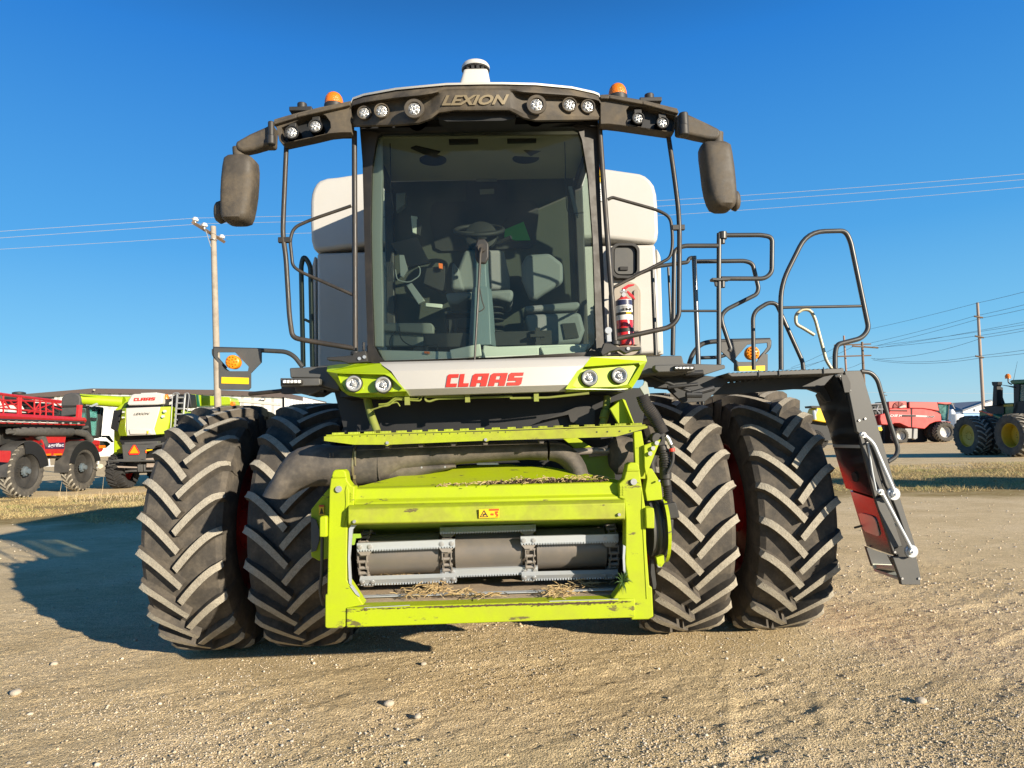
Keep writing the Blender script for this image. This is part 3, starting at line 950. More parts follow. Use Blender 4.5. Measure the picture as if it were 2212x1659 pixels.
def cylY(mb, u, v, Y, r, t, mi=0, seg=28):
    """short cylinder facing the viewer side (-y)"""
    c = P(u, v, Y)
    mb.cyl(c, c + Vector((0, t, 0)), r, seg, mi)
def lamp(name, u, v, rp, Y, parent, housing=M['black'], tilt=None, ring=1.22, depth=.07, lens=M['lens'], rx=1.0):
    c = P(u, v, Y); r = px(rp, Y)
    mb = MB()
    mb.lathe([(0.0, r * ring * .98), (-.012, r * ring * .94), (-.012, r * 1.03), (.006, r * .98), (.006, r * .2), (depth, r * .2), (depth, r * ring)], c, (0, 1, 0), 28)
    h = obj(name, mb, housing, parent)
    mb = MB()
    mb.lathe([(-.008, .001), (-.007, r * .5), (-.003, r * .9), (.002, r * .99)], c, (0, 1, 0), 28, close=False)
    for k in range(6):
        a = R(60 * k + 15)
        mb.lathe([(-.013, .001), (-.010, r * .15), (-.004, r * .22)], c + Vector((math.cos(a) * r * .58, 0, math.sin(a) * r * .58)), (0, 1, 0), 10, close=False)
    mb.lathe([(-.015, .001), (-.011, r * .16), (-.006, r * .24)], c, (0, 1, 0), 10, close=False)
    obj('lens', mb, lens, h, smooth=50)
    return h
for (u, v, r_, Y) in ((894.8, 235.7, 15, 0), (1159, 227, 15, 0)):
    lamp('roof_light', u, v, r_, Yr(u) - .03, H, M['fascia'], ring=1.55, depth=.16)
for (u, v, r_) in ((824.6, 240, 14), (787, 244.5, 13), (1230, 227, 14), (1270, 230.6, 13.5)):
    lamp('roof_light', u, v, r_, Yr(u) - .012, H, M['fascia'], ring=1.25, depth=.12)

# satellite receiver
mb = MB()
b0, b1 = P(990, 180, 4.5), P(1061, 179, 4.5); t0, t1 = P(1002, 157, 4.5), P(1054, 156, 4.5)
rings = []
for (a, b, dy) in ((b0, b1, .14), (t0, t1, .09)):
    c = (a + b) / 2; c.z = (a.z + b.z) / 2; hw = (b - a).length / 2
    rings.append([c + Vector((hw * math.copysign(abs(math.cos(w)) ** .35, math.cos(w)), dy * .6 * math.copysign(abs(math.sin(w)) ** .35, math.sin(w)), 0)) for w in [2 * math.pi * k / 28 for k in range(28)]])
rings[0] = [p - Vector((0, 0, .06)) for p in rings[0]]
mb.loft(rings)
gp = obj('antenna_base', mb, M['white_clean'], H, bevel=.01)
mb = MB()
c = P(1027.5, 157, 4.5); c.y += .03; r = px(32, 4.5)
mb.lathe([(-.004, r * .62), (.018, r * .72), (.024, r * .95), (.034, r)], c, (0, 0, 1), 32, 1)
mb.lathe([(.034, r), (.055, r * .99), (.068, r * .90), (.078, r * .68), (.084, r * .35), (.086, .001)], c, (0, 0, 1), 32, 0, close=False)
for k in range(14):
    a = 2 * math.pi * k / 14
    mb.box(c + Vector((math.cos(a) * r * .8, math.sin(a) * r * .8, .012)), (.02, .02, .022), mi=1)
obj('antenna_dome', mb, [M['white_clean'], M['black']], H, smooth=40)

# ---------------- light wings either side of the roof
def wing(outline, recess, Y0, lights, lipz):
    mb = MB()
    mb.plate(outline, Y0, .07, holes=[recess])
    mb.plate(outline, Y0 + .07, .10)
    w = obj('light_wing', mb, M['fascia'], H, bevel=.012, segs=2)
    mb = MB(); mb.plate(recess, Y0 + .055, .02); obj('light_recess', mb, M['deep'], w)
    mb = MB()
    for i in range(len(lipz) - 1):
        a, b = P(*lipz[i], Y0 - .03), P(*lipz[i + 1], Y0 - .03)
        mb.add([a, b, b + Vector((0, .22, .012)), a + Vector((0, .22, .012)), a - Vector((0, 0, .022)), b - Vector((0, 0, .022)), b + Vector((0, .22, -.01)), a + Vector((0, .22, -.01))],
               [(0, 1, 2, 3), (4, 7, 6, 5), (0, 4, 5, 1), (3, 2, 6, 7), (0, 3, 7, 4), (1, 5, 6, 2)])
    obj('wing_lip', mb, M['fascia'], w, bevel=.006)
    for (u, v, r_) in lights:
        lamp('wing_light', u, v, r_, Y0 - .03, w if False else H, M['black'], ring=1.22, depth=.06)
        mb = MB(); a = P(u, v - r_ * 1.1, Y0 + .0); mb.box(a + Vector((0, .03, .012)), (.05, .05, .03))
        obj('light_bracket', mb, M['black'], H, bevel=.004)
wing(L(cA, [(1146, 390), (900, 440), (700, 490), (545, 535), (540, 562), (562, 600), (585, 700), (612, 727), (700, 708), (850, 676), (980, 645), (1060, 637), (1152, 636)]),
     L(cA, [(600, 600), (760, 530), (900, 483), (950, 505), (985, 555), (990, 600), (960, 645), (800, 680), (640, 715), (612, 690)]), 4.34,
     [(630.8, 286.6, 13.0), (681.6, 272.9, 13.0)], L(cA, [(538, 552), (720, 495), (1140, 397)]))
wing(L(cB, [(1004, 312), (1060, 309), (1300, 348), (1560, 412), (1568, 440), (1555, 480), (1537, 584), (1495, 582), (1150, 532), (1060, 522), (1006, 525)]),
     L(cB, [(1190, 420), (1215, 392), (1330, 402), (1545, 468), (1548, 490), (1525, 575), (1350, 556), (1195, 520), (1200, 480)]), 4.34,
     [(1378.5, 256, 11.5), (1431, 265.7, 11.5)], L(cB, [(1003, 318), (1070, 317), (1310, 358), (1568, 425)]))
mb = MB()
for (u, v) in (cA(765, 440), cB(1357, 337)):
    c = P(u, v, 4.46); mb.cyl(c - Vector((0, 0, .05)), c + Vector((0, 0, .025)), .032, 16); mb.box(c - Vector((0, 0, .03)), (.15, .09, .03))
obj('camera_mount', mb, M['black'], H, bevel=.005)
for (u, v) in ((721.5, 228), (1334.4, 209)):
    c = P(u, v, 4.50); r = px(20.5, 4.5)
    mb = MB(); mb.lathe([(-.06, r * 1.05), (.0, r * 1.05), (.004, r)], c, (0, 0, 1), 24)
    bc = obj('beacon', mb, M['black'], H)
    mb = MB(); mb.lathe([(.0, r), (.03, r * .98), (.055, r * .88), (.075, r * .68), (.088, r * .38), (.093, .001)], c, (0, 0, 1), 28, close=False)
    obj('beacon_dome', mb, M['amber'], bc, smooth=60)

# ---------------- mirrors
def sections(mb, secs, e=.55, n=24, mi=0):
    rings = []
    for (ul, ur, v, Y, dep) in secs:
        a, b = P(ul, v, Y), P(ur, v, Y); c = (a + b) / 2; hw = (b - a).length / 2
        ring = []
        for k in range(n):
            w = 2 * math.pi * k / n
            ring.append(c + Vector((hw * math.copysign(abs(math.cos(w)) ** e, math.cos(w)), dep * math.copysign(abs(math.sin(w)) ** e, math.sin(w)), (b.z - a.z) / 2 * math.cos(w))))
        rings.append(ring)
    return mb.loft(rings, mi)
def mirror(ya, secs, spot, armpts, armw, hinge, neck):
    mb = MB(); mb.plate(armpts, ya, .09)
    a = obj('mirror_arm', mb, M['mirror'], H, bevel=.02, segs=3)
    mb = MB()
    for (u, v, r_, h_) in hinge:
        c = P(u, v, ya - .02); mb.cyl(c - Vector((0, 0, h_)), c + Vector((0, 0, h_)), r_, 20)
    obj('arm_hinge', mb, M['black'], a, bevel=.006)
    mb = MB(); mb.tube([P(*p, ya + .045) for p in neck], [.035, .033, .040], 16)
    obj('mirror_neck', mb, M['mirror'], a)
    mb = MB(); sections(mb, secs)
    mh = obj('mirror', mb, M['mirror'], H, smooth=50)
    mb = MB(); (u, v, rx, ry) = spot; c = P(u, v, ya + .07); rx = px(rx, ya); ry = px(ry, ya)
    rings = []
    for j in range(9):
        t = -1 + 2 * j / 8; k = max(.02, (1 - abs(t) ** 2.6)) ** .5
        rings.append([c + Vector((rx * k * math.cos(w), .055 * k * math.sin(w), ry * t)) for w in [2 * math.pi * q_ / 20 for q_ in range(20)]])
    mb.loft(rings)
    obj('spot_mirror', mb, M['mirror'], mh, smooth=60)
def secsA(c, rows, Y, dep):
    o = []
    for i, (a, b, v) in enumerate(rows):
        k = 1 if 1 < i < len(rows) - 2 else (.75 if i in (1, len(rows) - 2) else .45)
        ul, vv = c(a, v); ur, _ = c(b, v)
        o.append((ul, ur, vv, Y, dep * k))
    return o
mirror(4.22, secsA(cA, [(225, 330, 836), (190, 380, 846), (172, 408, 872), (160, 414, 930), (150, 412, 1020), (144, 404, 1130), (144, 390, 1220), (148, 372, 1300), (158, 355, 1335), (180, 330, 1352), (215, 300, 1362)], 4.26, .095),
       cA(128, 1265) + (15, 26), L(cA, [(548, 578), (495, 578), (475, 590), (350, 645), (245, 705), (232, 730), (250, 775), (300, 785), (380, 768), (470, 742), (540, 742)]), 0,
       [cA(522, 700) + (.026, .03), cA(522, 615) + (.020, .05)], [cA(262, 760), cA(262, 800), cA(275, 838)])
mirror(4.30, secsA(cB, [(1760, 1860, 668), (1728, 1905, 680), (1720, 1928, 705), (1722, 1940, 760), (1735, 1955, 860), (1745, 1964, 950), (1760, 1970, 1030), (1780, 1968, 1090), (1800, 1958, 1125), (1830, 1935, 1145), (1855, 1915, 1154)], 4.34, .095),
       cB(1974, 1078) + (11.5, 24), L(cB, [(1560, 448), (1640, 450), (1700, 478), (1790, 520), (1870, 560), (1876, 600), (1850, 630), (1800, 632), (1700, 612), (1630, 595), (1560, 585)]), 0,
       [cB(1605, 500) + (.030, .05), cB(1605, 572) + (.034, .035)], [cB(1852, 590), cB(1852, 630), cB(1850, 672)])

# ---------------- guard rails beside the cab
def rail(name, runs, material=M['pipe'], parent=H):
    mb = MB()
    for (pts, r, rad) in runs:
        mb.tube(rpath([P(*p) for p in pts], rad), r, 10)
    return obj(name, mb, material, parent, smooth=60)
Yg = 4.44
def Yl(pts, Y): return [(p[0], p[1], Y) for p in pts]
gr = rail('cab_guard_rail', [
    (Yl([cA(642, 715), cA(617, 1300), cA(613, 1450), cC(155, 0), cC(188, 560), cC(215, 740), cC(320, 765), cC(775, 840)], Yg), .0165, .14),
    (Yl([cA(1175, 630), cC(785, 860)], Yg), .0180, .1),
    (Yl([cA(1150, 1215), cA(830, 1325), cA(700, 1385), cA(668, 1480), cC(208, 0), cC(215, 90), cC(290, 145), cC(760, 352)], Yg), .0108, .10)])
gr2 = rail('cab_guard_rail', [
    (Yl([cB(1490, 580), cB(1535, 880), cB(1575, 1200), cD(1563, 700), cD(1560, 1120), cD(1490, 1200), cD(1050, 1295)], Yg), .0165, .14),
    (Yl([cB(998, 525), cB(1030, 1000), cD(1045, 1335)], Yg), .0180, .1),
    (Yl([cB(1060, 1068), cB(1090, 1052), cB(1420, 1145), cB(1510, 1195), cB(1525, 1330), cD(1505, 570), cD(1485, 640), cD(1040, 872)], Yg), .0108, .10)])
mb = MB()
for (u, v) in (cA(630, 1484), cB(1565, 1271)):
    mb.box(P(u, v, Yg), (.085, .03, .035))
obj('rail_clamp', mb, M['black'], H, bevel=.003)
rail('rear_grab_rail', [(Yl([cF4(893, 1350), cF4(878, 620), cF4(897, 550), cF4(945, 620), cF4(960, 1350)], 5.75), .021, .10),
                        (Yl([cF4(905, 1010), cF4(960, 1038)], 5.75), .012, .1)], mat('green_black_pipe', (.03, .045, .038), .35, dust=.1))

# ---------------- cab
outer = [(776, 262), (1292, 250), (1293, 300), (1297, 420), (1305, 600), (1307, 735), (1296, 770), (812, 786), (795, 781), (789, 600), (783, 350)]
inner = L(cI, [(150, 112), (700, 92), (1385, 74), (1425, 92), (1450, 160), (1490, 400), (1520, 800), (1541, 1440), (1528, 1490), (1490, 1535), (900, 1568), (170, 1590), (135, 1560), (100, 1495), (85, 1100), (78, 700), (85, 350), (110, 190), (125, 130)])
mb = MB(); mb.plate(outer, lambda u, v: Yw(u), .05, holes=[inner], step=18)
cabf = obj('cab_frame', mb, mat('cab_frame_black', (.018, .017, .016), .5, dust=.5, dcol=(.06, .05, .04), dscale=9), H, smooth=30)
# glass: rows between left and right edge
lx = [(825, 286), (815, 292), (808, 315), (802, 366), (800, 480), (802, 615), (807, 745), (818, 770), (826, 779)]
rx = [(1236, 273), (1249, 280), (1258, 302), (1271, 382), (1281, 515), (1285, 620), (1289, 728), (1284, 746), (1270, 761)]
rows = []
for (a, b) in zip(lx, rx):
    rows.append([P(a[0] - 6 + (b[0] - a[0] + 12) * t, a[1] + (b[1] - a[1]) * t, Yw(a[0] + (b[0] - a[0]) * t) + .025) for t in np.linspace(0, 1, 25)])
mb = MB(); mb.loft(rows, closed=False)
obj('windscreen', mb, M['glass'], H, smooth=60)
xl, xr_ = P(792, 500, 4.6).x, P(1296, 500, 4.6).x
mb = MB()
mb.box(((xl + xr_) / 2, 5.3, 2.10), (xr_ - xl, 1.6, .10))                      # floor
for (x, s) in ((xl + .03, 1), (xr_ - .03, -1)):
    mb.box((x, 5.3, 2.22), (.05, 1.6, .16)); mb.box((x, 5.3, 3.72), (.05, 1.6, .10))
    mb.box((x, 5.46, 2.9), (.07, .10, 1.6)); mb.box((x - s * .015, 4.66, 2.9), (.03, .07, 1.5))
obj('cab_shell', mb, M['black'], H, bevel=.01)
mb = MB()
zc = (xl + xr_) / 2
rw = [(-.42, 2.62), (.38, 2.62), (.42, 2.68), (.42, 3.05), (.36, 3.1), (-.36, 3.1), (-.42, 3.05)]
mb.prism([(xl, 5.47, 2.1), (xr_, 5.47, 2.1), (xr_, 5.47, 3.78), (xl, 5.47, 3.78)], (0, .03, 0), 1)
mb.plate(L(cI, [(470, 590), (500, 562), (1130, 550), (1160, 580), (1168, 640), (1150, 830), (1110, 860), (540, 880), (500, 860), (465, 700)]), 5.44, .01, 0)
mb.plate(L(cI, [(695, 432), (965, 430), (965, 660), (930, 720), (640, 720), (700, 640)]), 5.41, .01, 0)
mb.plate(L(cI, [(762, 352), (898, 350), (898, 430), (764, 432)]), 5.43, .02, 2); mb.plate(L(cI, [(785, 480), (880, 476), (880, 508), (788, 512)]), 5.395, .01, 2)
obj('cab_rear_wall', mb, [M['int_dark'], mat('cab_back_panel', (.035, .04, .03), .8), M['int_grey']], H)
mb = MB()
mb.prism([(xl + .04, 4.52, 3.72), (xr_ - .04, 4.52, 3.70), (xr_ - .04, 5.46, 3.77), (xl + .04, 5.46, 3.78)], (0, 0, .02))
obj('headliner', mb, M['liner'], H, bevel=.01)
mb = MB()
for (u, v) in (cI(483, 270), cI(1085, 260)):
    c = P(u, v, 5.3); mb.lathe([(0, .10), (.02, .10)], Vector((P(u, v, 4.95).x, 4.95, 3.735)), (0, 0, 1), 24)
for s in (-1, 1):
    mb.prism([(zc + s * .30, 4.78, 3.725), (zc + s * .36, 4.90, 3.73), (zc + s * .50, 4.70, 3.72), (zc + s * .46, 4.66, 3.72)], (0, 0, .02))
mb.box((zc - .12, 4.56, 3.70), (.20, .03, .03)); mb.box((zc + .28, 4.56, 3.70), (.20, .03, .03))
obj('roof_speaker', mb, M['int_dark'], H)
mb = MB()
for x in (xl + .005, xr_ - .005):
    mb.add([(x, 4.6, 2.3), (x, 5.46, 2.3), (x, 5.46, 3.66), (x, 4.6, 3.66)], [(0, 1, 2, 3)])
obj('side_window', mb, M['sideglass'], H)

# interior: pale pillar trim, dashboard trim, column, wheel, seats, monitor, trays
def ip(pts, Y, t, mbx, mi=0): mbx.plate(L(cI, pts), Y, t, mi)
mb = MB()
ip([(150, 130), (158, 400), (150, 800), (160, 1200), (160, 1500), (90, 1500), (75, 900), (80, 300), (110, 180)], 4.54, .05, mb)
ip([(125, 1520), (700, 1535), (900, 1500), (1500, 1480), (1480, 1570), (800, 1600), (165, 1600)], 4.60, .04, mb)
ip([(810, 1490), (905, 1500), (1170, 1500), (1170, 1560), (820, 1580), (805, 1530)], 4.57, .05, mb)
ip([(1175, 1500), (1490, 1490), (1470, 1555), (1200, 1560)], 4.56, .05, mb)
ip([(590, 1520), (790, 1480), (800, 1560), (600, 1590)], 4.57, .05, mb)
obj('pillar_trim', mb, M['int_pale'], H, bevel=.008)
mb = MB()
def cseg(y, xl_, xr2, Y):
    a, b = P(*cI(xl_, y), Y), P(*cI(xr2, y), Y)
    c = (a + b) / 2; hw = (b - a).length / 2; d = hw * .9; k = .35
    return [c + Vector(p) for p in ((-hw, d * .3, 0), (-hw * (1 - k), -d, 0), (hw * (1 - k), -d, 0), (hw, d * .3, 0), (hw, d, 0), (-hw, d, 0))]
mb.loft([cseg(1500, 712, 892, 4.72), cseg(1300, 725, 878, 4.76), cseg(1125, 735, 862, 4.80)])
mb.loft([cseg(1130, 742, 852, 4.80), cseg(1000, 748, 842, 4.82), cseg(900, 750, 840, 4.84), cseg(850, 765, 830, 4.85)])
colm = obj('steering_column', mb, M['col_grey'], H, bevel=.006)
mb = MB()
c = P(*cI(782, 745), 4.92); Rw = px(.3333 * 158, 4.92)
tl = R(28)
ring = [c + Vector((math.cos(w) * Rw, -math.sin(w) * Rw * math.cos(tl), -(-math.sin(w)) * Rw * -math.sin(tl) * -1)) for w in [2 * math.pi * k / 40 for k in range(41)]]
ring = [c + Vector((math.cos(w) * Rw, math.sin(w) * Rw * math.cos(tl), math.sin(w) * Rw * math.sin(tl))) for w in [2 * math.pi * k / 40 for k in range(41)]]
mb.tube(ring, .016, 8)
for a in (-150, -30, 90):
    w = R(a); mb.tube([c - Vector((0, 0, .03)), c + Vector((math.cos(w) * Rw, math.sin(w) * Rw * math.cos(tl), math.sin(w) * Rw * math.sin(tl)))], .014, 6)
mb.lathe([(-.05, .05), (0, .07), (.01, .03)], c - Vector((0, 0, .02)), (0, -.4, 1), 16)
mb.tube([P(*cI(900, 830), 4.85), P(*cI(990, 790), 4.80)], .016, 8)
obj('steering_wheel', mb, M['int_dark'], H, smooth=60)
mb = MB(); mb.lathe([(0, px(37, 4.8)), (.03, px(36, 4.8)), (.04, px(30, 4.8))], P(*cI(795, 790), 4.95), (0, -1, .3), 24)
obj('column_display', mb, M['int_dark'], H)
mb = MB()
ip([(610, 940), (655, 1000), (690, 1130), (600, 1130), (605, 1000)], 5.25, .10, mb)
ip([(690, 870), (940, 870), (980, 1040), (985, 1130), (600, 1130), (640, 1000)], 5.32, .12, mb)
ip([(560, 1150), (1000, 1125), (1010, 1170), (985, 1215), (900, 1190), (700, 1190), (640, 1225), (585, 1220)], 5.0, .45, mb)
obj('driver_seat', mb, M['seat'], H, bevel=.03, segs=3)
mb = MB()
c = P(*cI(880, 1350), 5.1)
for k in range(6): mb.lathe([(0, .07), (.008, .078), (.016, .07)], c + Vector((0, 0, -.12 + .045 * k)), (0, 0, 1), 20)
mb.box(P(*cI(670, 1300), 5.1), (.24, .3, .02)); mb.box(P(*cI(670, 1370), 5.1), (.22, .3, .08)); mb.box(P(*cI(840, 1470), 4.9), (.9, .3, .10))
obj('seat_suspension', mb, M['int_dark'], H, bevel=.004)
mb = MB()
ip([(1090, 900), (1240, 890), (1330, 960), (1330, 1080), (1210, 1150), (1140, 1200), (1110, 1180), (1060, 1060), (1060, 960)], 5.15, .10, mb)
ip([(1075, 1235), (1430, 1205), (1445, 1240), (1400, 1265), (1080, 1275)], 5.0, .35, mb)
ip([(1080, 1290), (1440, 1275), (1470, 1390), (1440, 1480), (1180, 1500), (1110, 1430)], 4.98, .40, mb)
obj('passenger_seat', mb, M['seat'], H, bevel=.03, segs=3)
mb = MB(); ip([(1320, 1350), (1405, 1345), (1430, 1440), (1340, 1450)], 4.965, .01, mb); obj('storage_latch', mb, M['int_dark'], H)
mb = MB()
def wri(pts, r=.003): mb.tube(rpath([P(*cI(*p), 4.9) for p in pts], .02), r, 5)
wri([(1205, 1425), (1260, 1412), (1300, 1408)], .004)
mb = MB()
ip([(155, 1345), (470, 1345), (490, 1365), (490, 1420), (160, 1400)], 4.95, .3, mb)
ip([(165, 1390), (480, 1390), (470, 1470), (440, 1500), (170, 1500)], 5.0, .3, mb)
obj('side_console', mb, M['int_grey'], H, bevel=.012)
mb = MB()
sg = [cI(205, 830), cI(378, 787), cI(462, 955), cI(330, 985)]
mb.plate(sg, 4.85, .035)
ip([(265, 905), (295, 905), (320, 1000), (290, 1050), (272, 1040)], 4.84, .03, mb, 1)
ip([(310, 1100), (345, 1085), (430, 1200), (390, 1225)], 4.95, .04, mb, 1)
ip([(435, 1215), (545, 1225), (540, 1250), (435, 1240)], 4.95, .04, mb, 1)
ip([(340, 650), (382, 655), (378, 770), (350, 760)], 5.1, .03, mb, 1)
ip([(375, 665), (412, 700), (400, 780), (375, 770)], 5.1, .02, mb)
ip([(245, 505), (305, 500), (300, 580), (245, 620)], 5.2, .08, mb, 2)
ip([(440, 990), (560, 975), (560, 1130), (540, 1140), (420, 1090)], 5.05, .1, mb)
mb.tube([P(*p, 4.9) for p in L(cI, [(270, 890), (330, 860), (420, 950)])], .008, 6, 1)
mb.tube(rpath([P(*p, 4.87) for p in L(cI, [(240, 1000), (250, 1070), (330, 1085), (400, 1040), (400, 990), (380, 970)])], .03), .005, 6, 1)
for k in range(7):
    mb.tube([P(*cI(150 + 12 * k, 950), 5.0), P(*cI(185 + 9 * k, 1080), 5.0)], .003, 4, 2)
obj('monitor', mb, [M['int_dark'], M['int_pale'], M['int_grey']], H, bevel=.004)
mb = MB(); ip([(520, 958), (545, 962), (545, 995), (522, 990)], 5.0, .03, mb); ip([(425, 1530), (462, 1532), (462, 1545), (428, 1543)], 4.58, .01, mb)
obj('armrest_button', mb, mat('orange_switch', (.85, .18, .02), .4), H)
mb = MB()
def wire_(pts, Y, r=.004): mb.tube(rpath([P(*cI(*p), Y) for p in pts], .05), r, 6)
wire_([(210, 1540), (200, 1450), (240, 1400)], 4.8); wire_([(265, 1370), (270, 1450), (340, 1500), (480, 1490), (520, 1480), (510, 1530), (480, 1570)], 4.7)
mb.box(P(*cI(410, 1525), 4.75), (.10, .08, .05)); mb.box(P(*cI(600, 1440), 4.9), (.02, .05, .25)); mb.box(P(*cI(632, 1440), 4.9), (.02, .05, .25))
mb.box(P(*cI(1165, 1480), 4.7), (.03, .03, .22)); mb.box(P(*cI(1160, 1430), 4.7), (.10, .05, .02))
wire_([(205, 140), (210, 500), (235, 650), (125, 665), (110, 690)], 4.62, .003)
wire_([(1337, 150), (1345, 500), (1352, 640), (1460, 632)], 4.62, .003)
obj('cab_cabling', mb, M['int_dark'], H)
mb = MB(); ip([(1360, 460), (1385, 460), (1425, 640), (1422, 665), (1400, 620)], 4.62, .02, mb); ip([(950, 740), (1070, 690), (1115, 810), (1020, 812), (945, 790)], 5.42, .01, mb, 1)
obj('rear_view_plate', mb, [M['int_grey'], mat('green_patch', (.03, .28, .04), .5)], H)
# wiper
mb = MB()
ip([(770, 800), (815, 797), (845, 830), (845, 920), (825, 962), (775, 958), (755, 920), (755, 850)], Yw(1040) - .035, .03, mb)
wp = obj('wiper', mb, M['black'], H, bevel=.01)
mb = MB()
mb.tube([P(*cI(800, 858), Yw(1040) - .06), P(*cI(790, 900), Yw(1040) - .05), P(*cI(772, 1250), Yw(1040) - .035), P(*cI(753, 1585), Yw(1040) - .03)], [.010, .009, .008, .006], 8)
mb.tube(rpath([P(*p, Yw(1040) - .03) for p in L(cI, [(786, 1120), (800, 1200), (818, 1250), (800, 1265), (778, 1275)])], .03), .0035, 6)
c = P(*cI(800, 858), Yw(1040) - .055); mb.cyl(c, c + Vector((0, .03, 0)), .026, 18)
obj('wiper_arm', mb, M['pipe'], wp)

# ---------------- bumper with the headlights
Yb = lambda u, v=0: 4.16 + .16 * ((u - 1050) / 345) ** 2
def rowsheet(mbx, rows, mi=0):
    """rows of (list of (u,v), yoff)"""
    rr = []
    for (a, b, off) in rows:
        rr.append([P(a[0] + (b[0] - a[0]) * t, a[1] + (b[1] - a[1]) * t, Yb(a[0] + (b[0] - a[0]) * t) + off) for t in np.linspace(0, 1, 17)])
    mbx.loft(rr, mi, closed=False)
mb = MB()
rowsheet(mb, [((818, 781), (1280, 768), .30), ((823, 785.5), (1276, 772.5), .07), ((826, 789), (1273, 776), .045), ((845, 802), (1262, 790), .0),
              ((872, 841), (1236, 831), .0), ((884, 855), (1226, 844.5), .05), ((886, 857), (1225, 846), .08), ((890, 858), (1222, 847), .4)])
bump = obj('front_bumper', mb, M['white'], H, smooth=25)
# block lettering
def block_word(letters, boxes, mapf, name, material, parent, thick=.006, shear=.2):
    G = {'C': [[(0, 0), (.97, 0), (.97, .27), (.36, .27), (.36, .73), (1, .73), (1, 1), (.12, 1), (0, .88)]],
         'L': [[(0, 0), (.95, 0), (.95, .27), (.42, .27), (.42, 1), (0, 1)]],
         'A': [[(0, 0), (.36, 0), (.36, .27), (.62, .27), (.62, 0), (1, 0), (1, 1), (.12, 1), (0, .88)], [(.36, .5), (.62, .5), (.62, .78), (.36, .78)]],
         'S': [[(0, 0), (.88, 0), (1, .12), (1, .62), (.40, .62), (.40, .76), (1, .76), (1, 1), (.12, 1), (0, .88), (0, .38), (.60, .38), (.60, .25), (0, .25)]]}
    mb = MB()
    for ch, (a, b) in zip(letters, boxes):
        tr = lambda l: [mapf(a + (b - a) * x + shear * (b - a) * (y - .5), y, 0) for x, y in l]
        g = G[ch]
        mb.prism(tr(g[0]), (0, thick, 0), holes=[tr(h) for h in g[1:]] or None)
    return obj(name, mb, material, parent, smooth=0)
block_word('CLAAS', [(.0, .145), (.165, .30), (.325, .535), (.56, .775), (.80, .985)], quad((965, 836.3), (1131, 832), (1131, 804.5), (965, 808.5), lambda u: Yb(u) - .006), 'lettering', M['red_letter'], bump)
mb = MB()
# seam dirt marks under the crease stay part of the paint; small screws
for t in np.linspace(0, 1, 5):
    pass
def lampcorner(outline, recess, ridge, name, label=None):
    """lime corner: outer skin, sunk lamp pocket"""
    mb = MB()
    n = len(outline)
    O = [P(p[0], p[1], Yb(p[0]) + p[2]) for p in outline]
    I = [P(p[0], p[1], Yb(p[0]) + p[2]) for p in recess]
    F = [P(p[0], p[1], Yb(p[0]) + p[3]) for p in recess]
    # skin between outline and recess
    loops = [O, I]
    flat = O + I
    proj = lambda p: Vector((p.x, p.z, 0))
    tris = geometry.tessellate_polygon([[proj(p) for p in l] for l in loops])
    mb.add(flat, [tuple(t) for t in tris])
    k = len(I)
    mb.add(I + F, [(i, (i + 1) % k, (i + 1) % k + k, i + k) for i in range(k)] + [tuple(range(k, 2 * k))])
    B = [Vector((p.x, p.y + .30, p.z)) for p in O]
    mb.add(O + B, [(i, (i + 1) % n, (i + 1) % n + n, i + n) for i in range(n)])
    return obj(name, mb, M['lime_clean'], H, smooth=22)
lc = lampcorner([(*cC(527, 1050), .12), (*cC(533, 1000), .12), (*cC(640, 985), .10), (*cC(830, 978), .07), (*cC(1018, 976), .065), (*cC(1110, 1065), .0), (*cC(1250, 1230), -.005), (*cC(1283, 1276), .05),
                 (*cC(800, 1282), .05), (*cC(720, 1266), .05), (*cC(662, 1222), .06), (*cC(600, 1130), .08)],
                [(*cC(622, 1068), .0, .03), (*cC(1055, 1078), -.005, .055), (*cC(1100, 1098), -.005, .06), (*cC(1212, 1205), -.005, .03), (*cC(1175, 1232), .0, .015), (*cC(800, 1248), .0, .015), (*cC(700, 1230), .005, .02), (*cC(650, 1150), .005, .02)], None, 'bumper_corner')
rc_ = lampcorner([(*cD(846, 1441), .065), (*cD(1290, 1430), .12), (*cD(1301, 1475), .12), (*cD(1235, 1610), .10), (*cD(1180, 1695), .06), (*cD(1085, 1708), .05), (*cD(655, 1723), .05), (*cD(640, 1700), -.005), (*cD(735, 1555), .0)],
                 [(*cD(790, 1520), -.005, .05), (*cD(1235, 1490), .01, .05), (*cD(1245, 1510), .015, .04), (*cD(1150, 1660), .01, .02), (*cD(1060, 1680), .0, .015), (*cD(730, 1690), -.0, .015), (*cD(700, 1672), -.005, .015)], None, 'bumper_corner')
def headlight(u, v, par):
    c = P(u, v, Yb(u) - .012); r = px(15, 4.2)
    mb = MB(); mb.lathe([(.06, r * 1.12), (-.002, r * 1.12), (-.006, r * .98), (.0, r * .8)], c, (0, 1, 0), 32, close=False)
    h = obj('headlight', mb, M['ring'], H)
    mb = MB(); mb.lathe([(.002, r * 1.0), (.010, r * .8), (.014, r * .5), (.004, .001)], c, (0, 1, 0), 32, close=False)
    mb.lathe([(-.006, .001), (-.004, r * .3), (.006, r * .42)], c, (0, 1, 0), 20, close=False)
    obj('lens', mb, M['lens'], h, smooth=50)
    mb = MB(); mb.lathe([(.05, r * 1.25), (.012, r * 1.25), (.012, r * 1.1)], c, (0, 1, 0), 32, close=False)
    obj('lamp_seal', mb, M['seam'], h)
for (u, v) in ((763.6, 828.5), (827, 831), (1273.8, 816), (1338.6, 811)): headlight(u, v, H)
